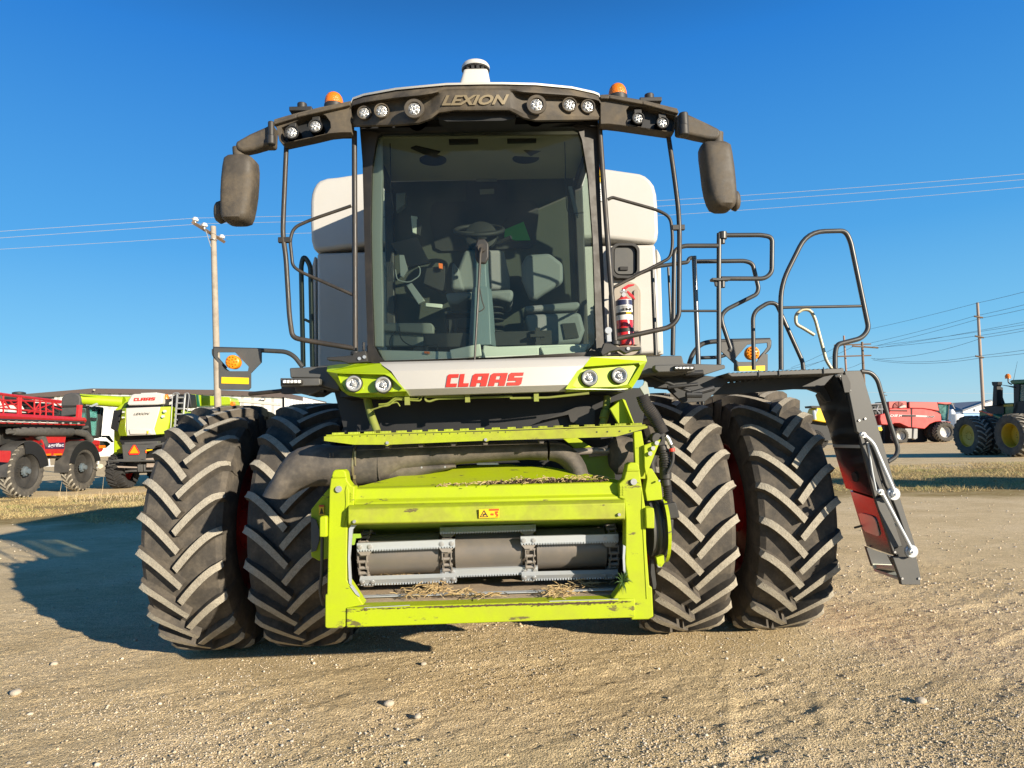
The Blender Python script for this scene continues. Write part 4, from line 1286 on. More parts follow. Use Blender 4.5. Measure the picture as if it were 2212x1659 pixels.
# black hinges under the guard rails
mb = MB()
mb.plate(L(cC, [(525, 922), (570, 918), (760, 905), (770, 880), (880, 860), (900, 960), (820, 970), (720, 975), (660, 955), (530, 945)]), 4.33, .06)
mb.cyl(P(*cC(785, 870), 4.38), P(*cC(785, 900), 4.38), .03, 16); mb.cyl(P(*cC(862, 785), 4.36), P(*cC(862, 860), 4.36), .008, 8)
mb.plate(L(cD, [(925, 1400), (955, 1325), (1010, 1330), (1070, 1360), (1255, 1358), (1255, 1382), (1190, 1390), (1130, 1415), (1080, 1385), (1000, 1400), (940, 1435)]), 4.33, .06)
mb.cyl(P(*cD(1045, 1310), 4.38), P(*cD(1045, 1345), 4.38), .03, 16)
obj('rail_hinge', mb, M['black'], H, bevel=.005)
mb = MB()
for p in (cC(822, 932), cC(868, 918), cD(1150, 1372)): cylY(mb, *p, 4.32, .011, .02, seg=12)
for p in (cD(990, 1225), ): cylY(mb, *p, 4.34, .022, .03)
mb.plate(L(cD, [(975, 1240), (1010, 1240), (1015, 1315), (980, 1315)]), 4.36, .02)
obj('hinge_bolt', mb, M['bolt'], H)

# ---------------- underside: struts, hydraulic lines, dark cladding
mb = MB()
mb.tube([P(*cC(895, 1300), 4.5), P(*cC(930, 1450), 4.45), P(*cC(985, 1600), 4.4)], .026, 12)
mb.tube([P(*cE3(825, 0), 4.5), P(*cE3(812, 120), 4.45), P(*cE3(790, 200), 4.4)], .024, 12)
mb.tube([P(*cE3(812, 100), 4.44), P(*cE3(800, 150), 4.42)], .030, 12)
obj('lift_strut', mb, M['lime_dusty'], H, smooth=60)
mb = MB()
def hyd(pts, Y=4.28, r=.006): mb.tube(rpath([P(*p, Y) for p in pts], .02), r, 6)
hyd(L(cC, [(1000, 1370), (1090, 1362), (1150, 1305), (1380, 1318), (1392, 1270), (1500, 1268)]))
hyd(L(cC, [(1000, 1350), (1080, 1345), (1145, 1290), (1360, 1300), (1375, 1260)]))
hyd(L(cC, [(1780, 1255), (1775, 1275), (1420, 1280), (1425, 1315), (1460, 1325), (1530, 1300), (2212, 1278)]) + L(cE3, [(160, 10), (420, 5), (700, -25)]), r=.008)
hyd([(864, 878), (858, 868), (800, 886)], r=.005)
for p in (cC(1260, 1320), cC(1808, 1295), cE3(340, 5)): mb.box(P(*p, 4.27), (.03, .03, .05))
obj('hydraulic_line', mb, M['lime_dusty'], H, smooth=60)
mb = MB()
mb.plate([(722, 845), (1400, 838), (1385, 935), (1290, 950), (830, 950), (815, 930), (745, 935)], 4.62, .05)
mb.plate(L(cC, [(580, 1215), (900, 1230), (900, 1290), (985, 1600), (985, 1700), (620, 1700), (700, 1500), (680, 1330)]), 4.75, .05)
mb.prism([P(735, 858, 4.35), P(1350, 846, 4.35), P(1330, 850, 4.35) + Vector((0, 1.0, 0)), P(740, 862, 4.35) + Vector((0, 1.0, 0))], (0, 0, .04))
mb.plate(L(cE3, [(360, 170), (380, 160), (560, 120), (575, 170), (640, 190), (700, 200), (740, 180), (740, 90), (700, 60), (640, 60)]), 4.55, .04, 1)
obj('front_cladding', mb, [M['deep'], M['black']], H)

# ---------------- platforms left and right of the cab with bar lights
mb = MB()
mb.plate(L(cC, [(187, 1018), (395, 1008), (527, 1000), (560, 1050), (640, 1180), (645, 1230), (470, 1180), (465, 1110), (195, 1108)]), 4.50, .45)
mb.plate(L(cC, [(230, 1180), (470, 1180), (640, 1225), (560, 1225), (480, 1215), (400, 1260), (330, 1262), (240, 1240)]), 4.55, .3)
mb.plate(L(cD, [(1285, 1432), (1585, 1430), (1600, 1492), (1690, 1500), (1690, 1560), (1560, 1580), (1365, 1580), (1240, 1590), (1235, 1520), (1290, 1480)]), 4.50, .45)
obj('cab_platform', mb, M['grey_steel'], H, bevel=.008)
mb = MB()
mb.plate(L(cC, [(102, 1110), (462, 1112), (468, 1165), (450, 1178), (105, 1188)]), 4.40, .08)
mb.plate(L(cD, [(1365, 1505), (1692, 1500), (1692, 1545), (1560, 1560), (1395, 1565), (1362, 1540)]), 4.40, .08)
lb = obj('light_bar_bracket', mb, M['grey_steel'], H, bevel=.006)
for quadp in (L(cC, [(112, 1118), (302, 1122), (304, 1166), (114, 1166)]), L(cD, [(1518, 1512), (1690, 1506), (1690, 1546), (1520, 1550)])):
    mb = MB(); mb.plate(quadp, 4.375, .03); q_ = obj('light_bar', mb, M['black'], H, bevel=.008)
    x0, y0 = quadp[0]; x1, y1 = quadp[2]
    mb = MB()
    for k in range(5):
        xa = x0 + 3 + (x1 - x0 - 6) * k / 5; xb = x0 + 2 + (x1 - x0 - 6) * (k + 1) / 5
        mb.plate([(xa, y0 + 2.5), (xb, y0 + 2), (xb, y1 - 2.5), (xa, y1 - 2)], 4.368, .01)
    obj('lens', mb, M['led'], q_, bevel=.004)
mb = MB()
mb.tube([P(538.6, 851, 4.75), P(600, 845, 4.7), P(652, 838, 4.65)], .014, 8)
mb.cyl(P(*cF4(845, 1500), 4.6), P(*cF4(845, 1540), 4.6), .02, 12)
mb.cyl(P(*cF4(958, 1530), 4.6), P(*cF4(958, 1560), 4.6), .022, 12)
mb.box(P(*cF4(900, 1510), 4.6), (.28, .08, .06))
obj('light_arm', mb, M['pipe'], H)

# warning boards
def board(c, outline, hole, disc, plate_, Y, runs):
    mb = MB(); mb.plate(L(c, outline), Y, .012, holes=[L(c, hole)])
    b = obj('warning_board', mb, M['grey_steel'], H, bevel=.003)
    mb = MB()
    for (pts, r, rad) in runs: mb.tube(rpath([P(*p, Y + .02) for p in L(c, pts)], rad), r, 8)
    obj('board_frame', mb, M['pipe_clean'], b, smooth=60)
    mb = MB(); u, v = c(*disc); r = px(15, Y); q = P(u, v, Y - .03)
    mb.lathe([(.05, r * .98), (.0, r), (-.006, r * .9), (-.008, .001)], q, (0, 1, 0), 28)
    for ring_, nn in ((.35, 5), (.7, 10)):
        for k in range(nn):
            a = 2 * math.pi * k / nn
            mb.lathe([(-.016, .001), (-.012, r * .10), (-.006, r * .13)], q + Vector((math.cos(a) * r * ring_, 0, math.sin(a) * r * ring_)), (0, 1, 0), 8, close=False)
    obj('amber_lamp', mb, M['reflector'], b, smooth=50)
    mb = MB(); mb.plate(L(c, plate_), Y - .004, .006); obj('reflector_plate', mb, M['yellow'], b)
board(cF4, [(250, 1215), (592, 1222), (592, 1318), (515, 1397), (515, 1500), (500, 1517), (300, 1516), (284, 1500), (282, 1325), (250, 1275)],
      [(275, 1246), (402, 1246), (500, 1350), (494, 1382), (362, 1382), (340, 1366), (275, 1290)], (383, 1315), [(305, 1424), (500, 1430), (500, 1476), (303, 1470)], 4.75,
      [([(248, 1225), (248, 1265), (335, 1362)], .013, .03), ([(248, 1222), (590, 1232), (770, 1242), (830, 1275), (888, 1352)], .016, .06)])
board(cF3, [(618, 948), (995, 930), (998, 985), (950, 1040), (975, 1040), (975, 1170), (718, 1170), (718, 1112), (618, 1020)],
      [(820, 968), (970, 955), (972, 985), (900, 1085), (890, 1100), (750, 1100), (728, 1080), (740, 1060)], (860, 1032), [(740, 1135), (953, 1128), (953, 1168), (740, 1172)], 5.6,
      [([(375, 1115), (400, 1040), (460, 965), (540, 945), (990, 935)], .020, .08), ([(990, 935), (990, 990), (905, 1080)], .014, .03), ([(440, 1070), (610, 1065), (690, 1030)], .015, .08)])

# ---------------- right hand walkway, railings and ladder
mb = MB()
mb.plate(L(cF3, [(320, 1112), (640, 1122), (650, 1128), (650, 1150), (500, 1198), (330, 1185)]), 4.62, .5)
w1 = obj('walkway', mb, M['grey_steel'], H, bevel=.005)
mb = MB()
top = L(cF3, [(665, 1188), (1555, 1150), (1555, 1185), (700, 1212)])
mb.plate(top, 4.66, .52)
for k in range(26):
    t = (k + .5) / 26; a = (top[0][0] + (top[1][0] - top[0][0]) * t, top[0][1] + (top[1][1] - top[0][1]) * t)
    mb.plate([(a[0] - 2.2, a[1] - 1.4), (a[0] + 2.2, a[1] - 1.6), (a[0] + 2.2, a[1] + 2), (a[0] - 2.2, a[1] + 2)], 4.66, .5)
for (x_, y_) in ((1060, 1180), (905, 1187), (1400, 1168)): mb.box(P(*cF3(x_, y_), 4.655), (.006, .01, .05))
obj('walkway_tread', mb, M['grey_steel'], w1, bevel=.003)
mb = MB()
hl = []
for k in range(15):
    x_ = 620 + k * 46; y_ = 1262 - k * 4.2
    if x_ < 1230: hl.append(L(cF3, [(x_, y_), (x_ + 28, y_ - 9), (x_ + 36, y_ - 5), (x_ + 8, y_ + 4)]))
mb.plate(L(cF3, [(470, 1255), (690, 1215), (1555, 1180), (1700, 1172), (1620, 1290), (1590, 1400), (1500, 1400), (1420, 1400), (1370, 1335), (1290, 1308), (1190, 1306), (760, 1342), (500, 1352), (490, 1320)]), 4.95, .05, holes=hl)
mb.plate(L(cF3, [(180, 1150), (470, 1200), (690, 1230), (560, 1345), (500, 1400), (330, 1412), (220, 1310), (120, 1300), (90, 1200)]), 4.82, .05, mi=0)
mb.plate(L(cF3, [(0, 1180), (300, 1190), (380, 1290), (230, 1300), (60, 1290)]), 4.72, .03)
mb.tube([P(*cF3(210, 1295), 4.6), P(*cF3(440, 1270), 4.6)], .012, 8)
mb.tube([P(*cF3(60, 1200), 4.64), P(*cF3(420, 1340), 4.64)], .012, 8)
mb.tube([P(*cF3(340, 1190), 4.62), P(*cF3(480, 1180), 4.62)], .018, 8)
mb.tube([P(*cF3(350, 1352), 4.62), P(*cF3(470, 1352), 4.62)], .022, 10)
mb.tube([P(*cF3(560, 1300), 4.66), P(*cF3(390, 1345), 4.62)], .02, 8)
obj('walkway_frame', mb, mat('dark_frame', (.012, .014, .017), .45, dust=.3, dcol=(.05, .048, .045)), H, bevel=.003)
Yp = 4.78
rail('walkway_rail', [
    (Yl(L(cF3, [(603, 120), (601, 500), (602, 1120)]), Yp), .0175, .1),
    (Yl(L(cF3, [(630, 135), (930, 133), (1008, 150), (1005, 420), (950, 466), (620, 465)]), Yp), .0165, .12),
    (Yl(L(cF3, [(600, 215), (330, 215), (262, 250), (250, 1050)]), Yp), .0165, .10),
    (Yl(L(cF3, [(305, 712), (590, 712)]), Yp), .009, .1),
    (Yl(L(cF3, [(-40, 440), (130, 372), (365, 340), (372, 312), (400, 305)]), 5.3), .016, .04),
    (Yl(L(cF3, [(95, 400), (120, 1050)]), 5.3), .0165, .1), (Yl(L(cF3, [(215, 380), (236, 800)]), 5.3), .010, .1)], M['pipe_clean'])
rail('walkway_rail', [(Yl(L(cF3, [(412, 295), (446, 1122)]), 4.95), .0185, .1)], mat('bright_post', (.16, .165, .17), .22, metal=.5, dust=.3, dcol=(.1, .1, .1)))
rail('walkway_rail', [
    (Yl(L(cF3, [(430, 335), (800, 330), (858, 350), (905, 540), (890, 585), (660, 700), (622, 745), (625, 800), (692, 1000), (680, 1020)]), 5.1), .0165, .10),
    (Yl(L(cF3, [(868, 1160), (860, 720), (980, 648), (1040, 655), (1240, 1100), (1245, 1160)]), 5.15), .0165, .12)], M['pipe_clean'])
rail('walkway_rail', [
    (Yl(L(cF3, [(1076, 1160), (1072, 515), (1275, 108), (1565, 100), (1605, 180), (1745, 850), (1690, 920), (1500, 968), (1487, 1040), (1488, 1150)]), 4.85), .0178, .13),
    (Yl(L(cF3, [(1088, 686), (1685, 675)]), 4.85), .0105, .1)], M['pipe_clean'])
rail('hook_handle', [(Yl(L(cF3, [(1460, 1150), (1420, 1090), (1335, 770), (1300, 705), (1240, 698), (1185, 740), (1190, 815), (1240, 840), (1328, 895)]), 4.95), .0125, .07)],
     mat('passivated_steel', (.42, .38, .25), .4, metal=.3))
mb = MB()
mb.cyl(P(*cF3(630, 110), Yp), P(*cF3(630, 165), Yp), .030, 14); mb.cyl(P(*cF3(630, 168), Yp), P(*cF3(630, 200), Yp), .018, 12)
mb.cyl(P(*cF3(630, 480), Yp), P(*cF3(630, 535), Yp), .018, 12)
mb.plate(L(cF3, [(550, 458), (690, 462), (690, 474), (600, 480), (552, 476)]), Yp - .03, .06)
mb.plate(L(cF3, [(568, 480), (600, 480), (600, 528), (575, 520)]), Yp - .01, .02)
obj('gate_latch', mb, M['pipe_clean'], H, bevel=.003)
# ladder
YL = 4.70
mb = MB()
mb.plate(L(cH5, [(260, 85), (368, 82), (385, 110), (470, 400), (535, 620), (600, 850), (620, 890), (570, 920), (540, 860), (455, 590), (425, 560), (345, 500)]), YL, .035)
mb.plate(L(cH5, [(600, 850), (640, 960), (745, 1280), (700, 1270), (625, 1050), (575, 930)]), YL, .035)
mb.plate(L(cH5, [(590, 1358), (700, 1358), (745, 1320), (780, 1490), (778, 1545), (650, 1545), (640, 1500)]), YL, .035)
mb.plate(L(cH5, [(362, 520), (395, 545), (470, 875), (500, 930), (470, 955)]), YL + .01, .03)
mb.plate(L(cH5, [(420, 560), (460, 640), (530, 900), (470, 880), (450, 800)]), YL + .02, .03)
mb.plate(L(cH5, [(470, 955), (520, 945), (560, 1000), (655, 1282), (600, 1290), (600, 1345)]), YL + .01, .03)
lad = obj('ladder', mb, M['grey_steel'], H, bevel=.004)
mb = MB()
mb.plate(L(cH5, [(400, 540), (470, 560), (640, 960), (745, 1300), (700, 1380), (620, 1365), (560, 1180), (470, 900)]), YL + .10, .04)  # black sheet put where the gap between the rails is dark
mb.plate(L(cH5, [(235, 112), (275, 112), (300, 165), (302, 230), (262, 232)]), YL - .012, .012)
obj('ladder_gap_and_plate', mb, M['black'], lad)
# underside panels of the ladder, facing the tyre: front edge at YL, rear edge further back
mb = MB()
def panel(front, back, yb=.44, t=.02, mi=0):
    f = [P(*p, YL + .03) for p in L(cH5, front)]; b = [P(*p, YL + yb) for p in L(cH5, back)]
    loop = f + b[::-1]
    mb.prism(loop, (t, 0, t * .3), mi)
panel([(190, 108), (262, 232), (345, 505)], [(60, 250), (100, 300), (150, 480)])
panel([(345, 505), (400, 690), (470, 945)], [(150, 480), (205, 680), (268, 885)])
panel([(470, 962), (525, 1130), (585, 1340)], [(298, 905), (360, 1090), (412, 1280)])
obj('ladder_back_panel', mb, M['panel_gloss'], lad, smooth=0)
mb = MB()
f_ = [P(*p, YL + .05) + Vector((.03, 0, 0)) for p in L(cH5, [(460, 915), (480, 990)])]; b_ = [P(*p, YL + .43) + Vector((.03, 0, 0)) for p in L(cH5, [(262, 860), (305, 930)])]
mb.prism(f_ + b_[::-1], (.01, 0, 0)); obj('panel_gap_strip', mb, M['deep'], lad, smooth=0)  # black strip added to close the bright gap between two panels
mb = MB()
mb.plate(L(cH5, [(408, 1283), (470, 1310), (588, 1345), (596, 1412), (452, 1418)]), YL + .40, .03)
mb.plate(L(cH5, [(560, 1345), (612, 1350), (640, 1420), (640, 1500)]), YL + .12, .02)
obj('ladder_foot', mb, M['grey_steel'], lad, smooth=0)
mb = MB()
ov = [(365, 1060), (385, 1054), (450, 1072), (472, 1085), (486, 1115), (506, 1195), (502, 1210), (488, 1210), (410, 1180), (390, 1150)]
# pale plate standing in for a sunlit opening: interpolate depth along the panel
def dep(x, y):
    xf = np.interp(y, [962, 1130, 1340], [470, 525, 585]); xb = np.interp(y, [905, 1090, 1280], [298, 360, 412])
    return YL + .03 + .41 * max(0, min(1, (xf - x) / (xf - xb)))
mb.prism([P(*cH5(x, y), dep(x, y)) - Vector((.012, 0, 0)) for x, y in ov], (.006, 0, 0))
obj('bright_opening', mb, mat('grey_plate', (.62, .62, .60), .4, metal=.6), lad, smooth=0)
mb = MB()
hole = [(316, 790), (335, 776), (352, 790), (360, 820), (352, 845), (330, 835)]
def dep2(x, y):
    xf = np.interp(y, [505, 690, 945], [345, 400, 470]); xb = np.interp(y, [480, 680, 885], [150, 205, 268])
    return YL + .03 + .41 * max(0, min(1, (xf - x) / (xf - xb)))
mb.prism([P(*cH5(x, y), dep2(x, y)) - Vector((.014, 0, 0)) for x, y in hole], (.006, 0, 0))
obj('drain_hole', mb, M['seam'], lad, smooth=0)
mb = MB()
a, b = P(*cH5(600, 1410), YL + .03), P(*cH5(455, 1404), YL + .43)
for (z, dx) in ((0, 0),):
    mb.prism([a, b, b + Vector((.20, 0, -.02)), a + Vector((.03, 0, -.02))], (0, 0, -.03))
a, b = P(*cH5(640, 1500), YL + .03), P(*cH5(457, 1432), YL + .43)
mb.prism([a, b, b + Vector((.20, 0, 0)), a + Vector((.10, 0, 0))], (0, 0, -.02))
for (zz, xx) in ((1.52, 2.625), (1.27, 2.70), (.97, 2.79)):
    mb.box((xx, YL + .24, zz), (.09, .38, .022))
obj('ladder_step', mb, mat('galvanised_step', (.5, .52, .5), .45, metal=.4), lad, bevel=.003)
mb = MB()
mb.tube(rpath([P(*p, YL - .05) for p in L(cH5, [(393, 522), (455, 575), (605, 920)])], .05), .0135, 10)
mb.tube([P(*p, YL - .05) for p in L(cH5, [(512, 912), (725, 1315)])], .0135, 10)
mb.tube([P(*p, YL - .02) for p in L(cH5, [(418, 575), (450, 780), (475, 900)])], .007, 8)
obj('linkage_rod', mb, M['zinc'], lad, smooth=60)
mb = MB(); mb.plate(L(cH5, [(453, 1401), (588, 1406), (598, 1442), (458, 1432)]), YL + .39, .01); obj('step_edge', mb, mat('pale_step_edge', (.62, .64, .52), .5), lad)
for (x_, y_, r_) in ((393, 522, .021), (512, 912, .021), (610, 926, .021), (728, 1320, .022), (600, 925, .044), (722, 1317, .044)):
    mb = MB(); c = P(*cH5(x_, y_), YL - (.075 if r_ < .03 else .045))
    mb.lathe([(0, r_ * .9), (.004, r_), (.022, r_)], c, (0, 1, 0), 28)
    mb.lathe([(-.012, .008), (0, .009)], c, (0, 1, 0), 6)
    obj('linkage_roller', mb, mat('white_nylon', (.75, .76, .74), .35) if r_ < .03 else M['zinc'], lad)
rail('ladder_handrail', [(Yl(L(cH5, [(372, 88), (440, 95), (485, 145), (565, 430), (626, 615), (612, 670), (556, 705)]), YL + .02), .0155, .09)], M['pipe_clean'], lad)
mb = MB()
for p in ((238, 120), (296, 218), (362, 423), (403, 411), (656, 1502), (770, 1502), (606, 1322), (418, 578)): cylY(mb, *cH5(*p), YL - .010, .008, .012, seg=8)
obj('ladder_bolt', mb, M['bolt'], lad)
mb = MB(); mb.tube([P(*cH5(328, 1155), YL + .45), P(*cH5(385, 1140), YL + .40)], .009, 6); obj('ladder_peg', mb, M['pipe_clean'], lad)
# ---------------- feeder housing and header frame
YF = 4.02
lp = L(cE2, [(150, 640), (160, 560), (175, 510), (190, 498), (245, 498), (262, 512), (272, 570), (300, 608), (322, 612), (318, 740), (288, 752), (274, 885), (272, 1250), (300, 1290), (385, 1420), (270, 1440), (262, 1565), (240, 1580), (135, 1580), (120, 1570), (122, 1350), (136, 1345)])
rp = L(cE3, [(905, 590), (940, 560), (955, 500), (962, 462), (985, 448), (1025, 450), (1042, 468), (1050, 545), (1062, 620), (1085, 760), (1090, 1000), (1112, 1290), (1130, 1300), (1140, 1500), (1108, 1518), (990, 1522), (985, 1385), (862, 1378), (965, 1240), (948, 1140), (950, 830), (940, 700), (905, 690)])
mb = MB()
mb.plate(lp, YF, .10); mb.plate(rp, YF, .10)
mb.plate([(748, 1313), (1372, 1294), (1372, 1334), (748, 1356)], YF - .01, .12)
hf = obj('header_frame', mb, M['lime'], H, bevel=.008)
mb = MB()   # upper beams: extruded profiles following left and right ends
def beam(mbx, ul, ur, prof):
    """prof: list of (v at left, v at right, Y)"""
    a = [P(ul, vl, y) for vl, vr, y in prof]; b = [P(ur, vr, y) for vl, vr, y in prof]
    n = len(prof)
    mbx.add(a + b, [(i, (i + 1) % n, (i + 1) % n + n, i + n) for i in range(n)] + [tuple(range(n)), tuple(range(2 * n - 1, n - 1, -1))])
beam(mb, 765, 1351, [(1052, 1038, 4.13), (1056, 1042, 4.085), (1080, 1066, 4.06), (1086, 1073, 4.03), (1091, 1079, 4.03), (1092, 1080, 4.30), (1052, 1038, 4.30)])
obj('upper_beam', mb, M['lime'], hf, bevel=.005)
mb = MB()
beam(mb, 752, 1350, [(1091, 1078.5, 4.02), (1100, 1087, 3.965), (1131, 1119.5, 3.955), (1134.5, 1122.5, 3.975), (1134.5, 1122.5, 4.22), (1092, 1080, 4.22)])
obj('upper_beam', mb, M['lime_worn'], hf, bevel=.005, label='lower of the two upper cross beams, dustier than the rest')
mb = MB()
mb.prism([P(*cE2(350, 608), 4.14), P(*cE3(915, 572), 4.14), P(*cE3(870, 560), 4.18), P(*cE3(425, 477), 4.42), P(*cE3(225, 472), 4.46), P(*cE3(160, 458), 4.52), P(*cE2(1030, 470), 4.50), P(*cE2(1020, 482), 4.46), P(*cE2(840, 492), 4.42), P(*cE2(725, 515), 4.38), P(*cE2(380, 604), 4.16)], (0, .02, -.02))
obj('top_cover', mb, M['lime'], hf, smooth=15)
mb = MB()
mb.plate(L(cE2, [(83, 825), (95, 815), (125, 815), (133, 825), (133, 957), (83, 957)]), YF - .03, .12)
mb.plate(L(cE3, [(1085, 757), (1142, 758), (1147, 800), (1147, 898), (1090, 898)]), YF - .03, .12)
mb.plate(L(cE2, [(25, 770), (90, 690), (150, 620), (150, 1100), (80, 1120), (25, 1090)]), YF + .25, .06)
obj('side_lug', mb, M['lime'], hf, bevel=.006)
mb = MB()
mb.plate(L(cE2, [(25, 820), (60, 840), (80, 900), (82, 980), (60, 1050), (28, 1060)]), YF + .235, .01)
obj('guard_cutout', mb, M['grey_steel'], hf)
mb = MB()
mb.plate(L(cE2, [(80, 738), (115, 738), (115, 808), (80, 808)]), YF + .24, .005, 0)
mb.plate(L(cE2, [(80, 738), (115, 738), (115, 750), (80, 750)]), YF + .236, .005, 1)
mb.plate(L(cE2, [(84, 800), (97, 760), (110, 800)]), YF + .236, .005, 2, holes=[L(cE2, [(89, 796), (97, 771), (105, 796)])])
mb.plate(L(cE2, [(92, 792), (95, 780), (99, 784), (102, 792)]), YF + .236, .005, 2)
Ys = 3.945
mb.plate(L(cE2, [(1172, 767), (1310, 763), (1310, 823), (1172, 828)]), Ys, .006, 0)
mb.plate(L(cE2, [(1242, 766), (1308, 764), (1308, 775), (1242, 777)]), Ys - .003, .004, 1)
mb.plate(L(cE2, [(1178, 821), (1207, 772), (1236, 819)]), Ys - .003, .004, 2, holes=[L(cE2, [(1186, 816), (1207, 781), (1228, 815)])])
mb.plate(L(cE2, [(1198, 812), (1200, 800), (1212, 795), (1218, 806), (1208, 806), (1207, 813)]), Ys - .003, .004, 2)
mb.plate(L(cE2, [(1250, 802), (1256, 795), (1272, 796), (1272, 808), (1256, 808)]), Ys - .003, .004, 1)
mb.plate(L(cE2, [(1283, 782), (1300, 780), (1303, 790), (1290, 796), (1303, 802), (1302, 816), (1286, 818), (1294, 808), (1284, 800)]), Ys - .003, .004, 1)
obj('warning_sticker', mb, [mat('sticker_orange', (.80, .48, .01), .5), mat('sticker_dark_red', (.55, .06, .01), .5), M['seam']], hf)
mb = MB()
for (p, Y) in ((cE2(320, 852), 3.94), (cE3(907, 804), 3.94), (cE2(545, 314), 4.05), (cE2(1217, 292), 4.05)): cylY(mb, *p, Y, px(3.4, Y), .02, seg=10)
for (p, Y) in ((cE2(213, 630), 4.005), (cE3(1006, 580), 4.005)): cylY(mb, *p, Y, px(6.8, Y), .02, seg=24)
for p in ((475, 473), (780, 482), (940, 478)): cylY(mb, *cE2(*p), 4.30, px(2.2, 4.3), .02, seg=8)
mb.plate(L(cE2, [(1155, 455), (1170, 450), (1300, 450), (1308, 462), (1160, 464)]), 4.40, .03)
obj('frame_bolt', mb, M['bolt'], hf)
# knuckle lines on the posts
mb = MB()
mb.plate(L(cE2, [(172, 540), (262, 540), (266, 552), (170, 554)]), YF - .008, .02); mb.plate(L(cE3, [(958, 494), (1046, 494), (1048, 506), (958, 508)]), YF - .008, .02)
mb.plate(L(cE2, [(268, 600), (285, 640), (282, 740), (250, 880), (242, 880), (262, 730), (258, 640)]), YF - .006, .01)
mb.plate(L(cE3, [(1062, 640), (1068, 760), (1100, 1380), (1090, 1380), (1058, 760)]), YF - .004, .008)
obj('post_rib', mb, M['lime'], hf, bevel=.003)
# casting marks on the posts and the cover
MARK = lambda c, x, y, w, h: L(c, [(x, y), (x + w, y), (x + w, y + h), (x, y + h)])
mb = MB()
for k in range(4):
    mb.plate(MARK(cE2, 280, 655 + k * 17, 12, 11), YF - .004, .006); mb.plate(MARK(cE2, 297, 655 + k * 17, 12, 11), YF - .004, .006)
    mb.plate(MARK(cE3, 912, 610 + k * 17, 12, 11), YF - .004, .006); mb.plate(MARK(cE3, 929, 610 + k * 17, 12, 11), YF - .004, .006)
obj('casting_mark', mb, M['lime'], hf, smooth=0)

# inside of the feeder
mb = MB()
mb.prism([P(757, 1310, YF + .02), P(1362, 1292, YF + .02), P(1340, 1240, 4.75), P(775, 1256, 4.75)], (0, 0, -.02))
obj('feeder_floor', mb, M['floor'], H)
mb = MB(); mb.prism([P(785, 1291, YF + .17), P(1325, 1275, YF + .17), P(1325, 1271, YF + .20), P(785, 1287, YF + .20)], (0, 0, .004)); obj('floor_strip', mb, M['zinc'], H)
mb = MB()
mb.plate([(745, 1100), (1365, 1085), (1365, 1300), (745, 1320)], 4.80, .05, 0)
mb.prism([P(750, 1134, YF + .05), P(757, 1310, YF + .05), P(770, 1290, 4.8), P(770, 1150, 4.8)], (-.03, 0, 0), 0)
mb.prism([P(1353, 1122, YF + .05), P(1358, 1290, YF + .05), P(1345, 1280, 4.8), P(1345, 1130, 4.8)], (.03, 0, 0), 0)
obj('feeder_wall', mb, M['deep'], H)
mb = MB()
mb.prism([P(757, 1133, YF + .2), P(1350, 1121, YF + .2), P(1345, 1150, 4.8), P(770, 1163, 4.8)], (0, 0, .02))
mb.plate(L(cE2, [(330, 880), (920, 870), (920, 935), (450, 940), (330, 930)]) , 4.62, .03)
mb.plate(L(cE3, [(60, 858), (820, 840), (810, 890), (540, 905), (200, 900), (60, 905)]), 4.62, .03)
mb.plate(L(cE2, [(308, 935), (360, 935), (366, 962), (330, 965), (320, 1010), (305, 1010)]), YF + .12, .02)
obj('feeder_roof', mb, mat('lime_inner', (.25, .42, .02), .5, dust=.3), H)
dY = 4.42
dl, dr = P(775, 1199, dY), P(1345, 1186, dY); dr.z = dl.z
rD = px(42, dY)
mb = MB()
for (ua, ub) in ((800, 951), (986, 1127), (1158, 1305)):
    a, b = P(ua, 1198, dY), P(ub, 1198, dY); a.z = b.z = dl.z + (ua - 1045) / 1045 * .0
    mb.lathe([(0, rD * .8), (0, rD), ((b - a).length, rD), ((b - a).length, rD * .8)], a, (1, 0, 0), 64)
mb.cyl(Vector((dl.x, dl.y, dl.z)), Vector((dr.x, dr.y, dl.z)), rD * .62, 24)
drum = obj('feed_drum', mb, M['drum'], H)
def chain(u, ztop, zbot):
    """roller chain running round the drum: one strand in front, curling over and under"""
    mb = MB(); c = P(u, 1198, dY); x = c.x; cz = dl.z
    rad = rD + .018; path = []
    for k in range(60):
        a = R(-135 + k * 4.6); path.append(Vector((x, dY - rad * math.cos(a), cz + rad * math.sin(a))))
    back = path[-1]; low = path[0]
    path = [low + Vector((0, .08 * (j), -.012 * j)) for j in range(4, 0, -1)] + path + [back + Vector((0, .08 * j, .02 * j)) for j in range(1, 5)]
    # even links
    pts = [path[0]]; acc = 0
    step = .040
    for i in range(1, len(path)):
        while (path[i] - pts[-1]).length >= step:
            pts.append(pts[-1] + (path[i] - pts[-1]).normalized() * step)
    for i in range(len(pts) - 1):
        a, b = pts[i], pts[i + 1]; d = (b - a); m_ = (a + b) / 2
        rot = Vector((0, 0, 1)).rotation_difference(d.normalized()).to_matrix()
        w = .020 if i % 2 else .027
        for s in (-1, 1): mb.box(m_ + Vector((s * w, 0, 0)), (.005, .026, .052), rot)
        mb.cyl(a - Vector((.024, 0, 0)), a + Vector((.024, 0, 0)), .0105, 10)
        mb.cyl(a - Vector((.034, 0, 0)), a + Vector((.034, 0, 0)), .0055, 6)
    return obj('conveyor_chain', mb, M['chain'], H, smooth=40)
for u in (793, 969, 1143, 1319): chain(u, 0, 0)
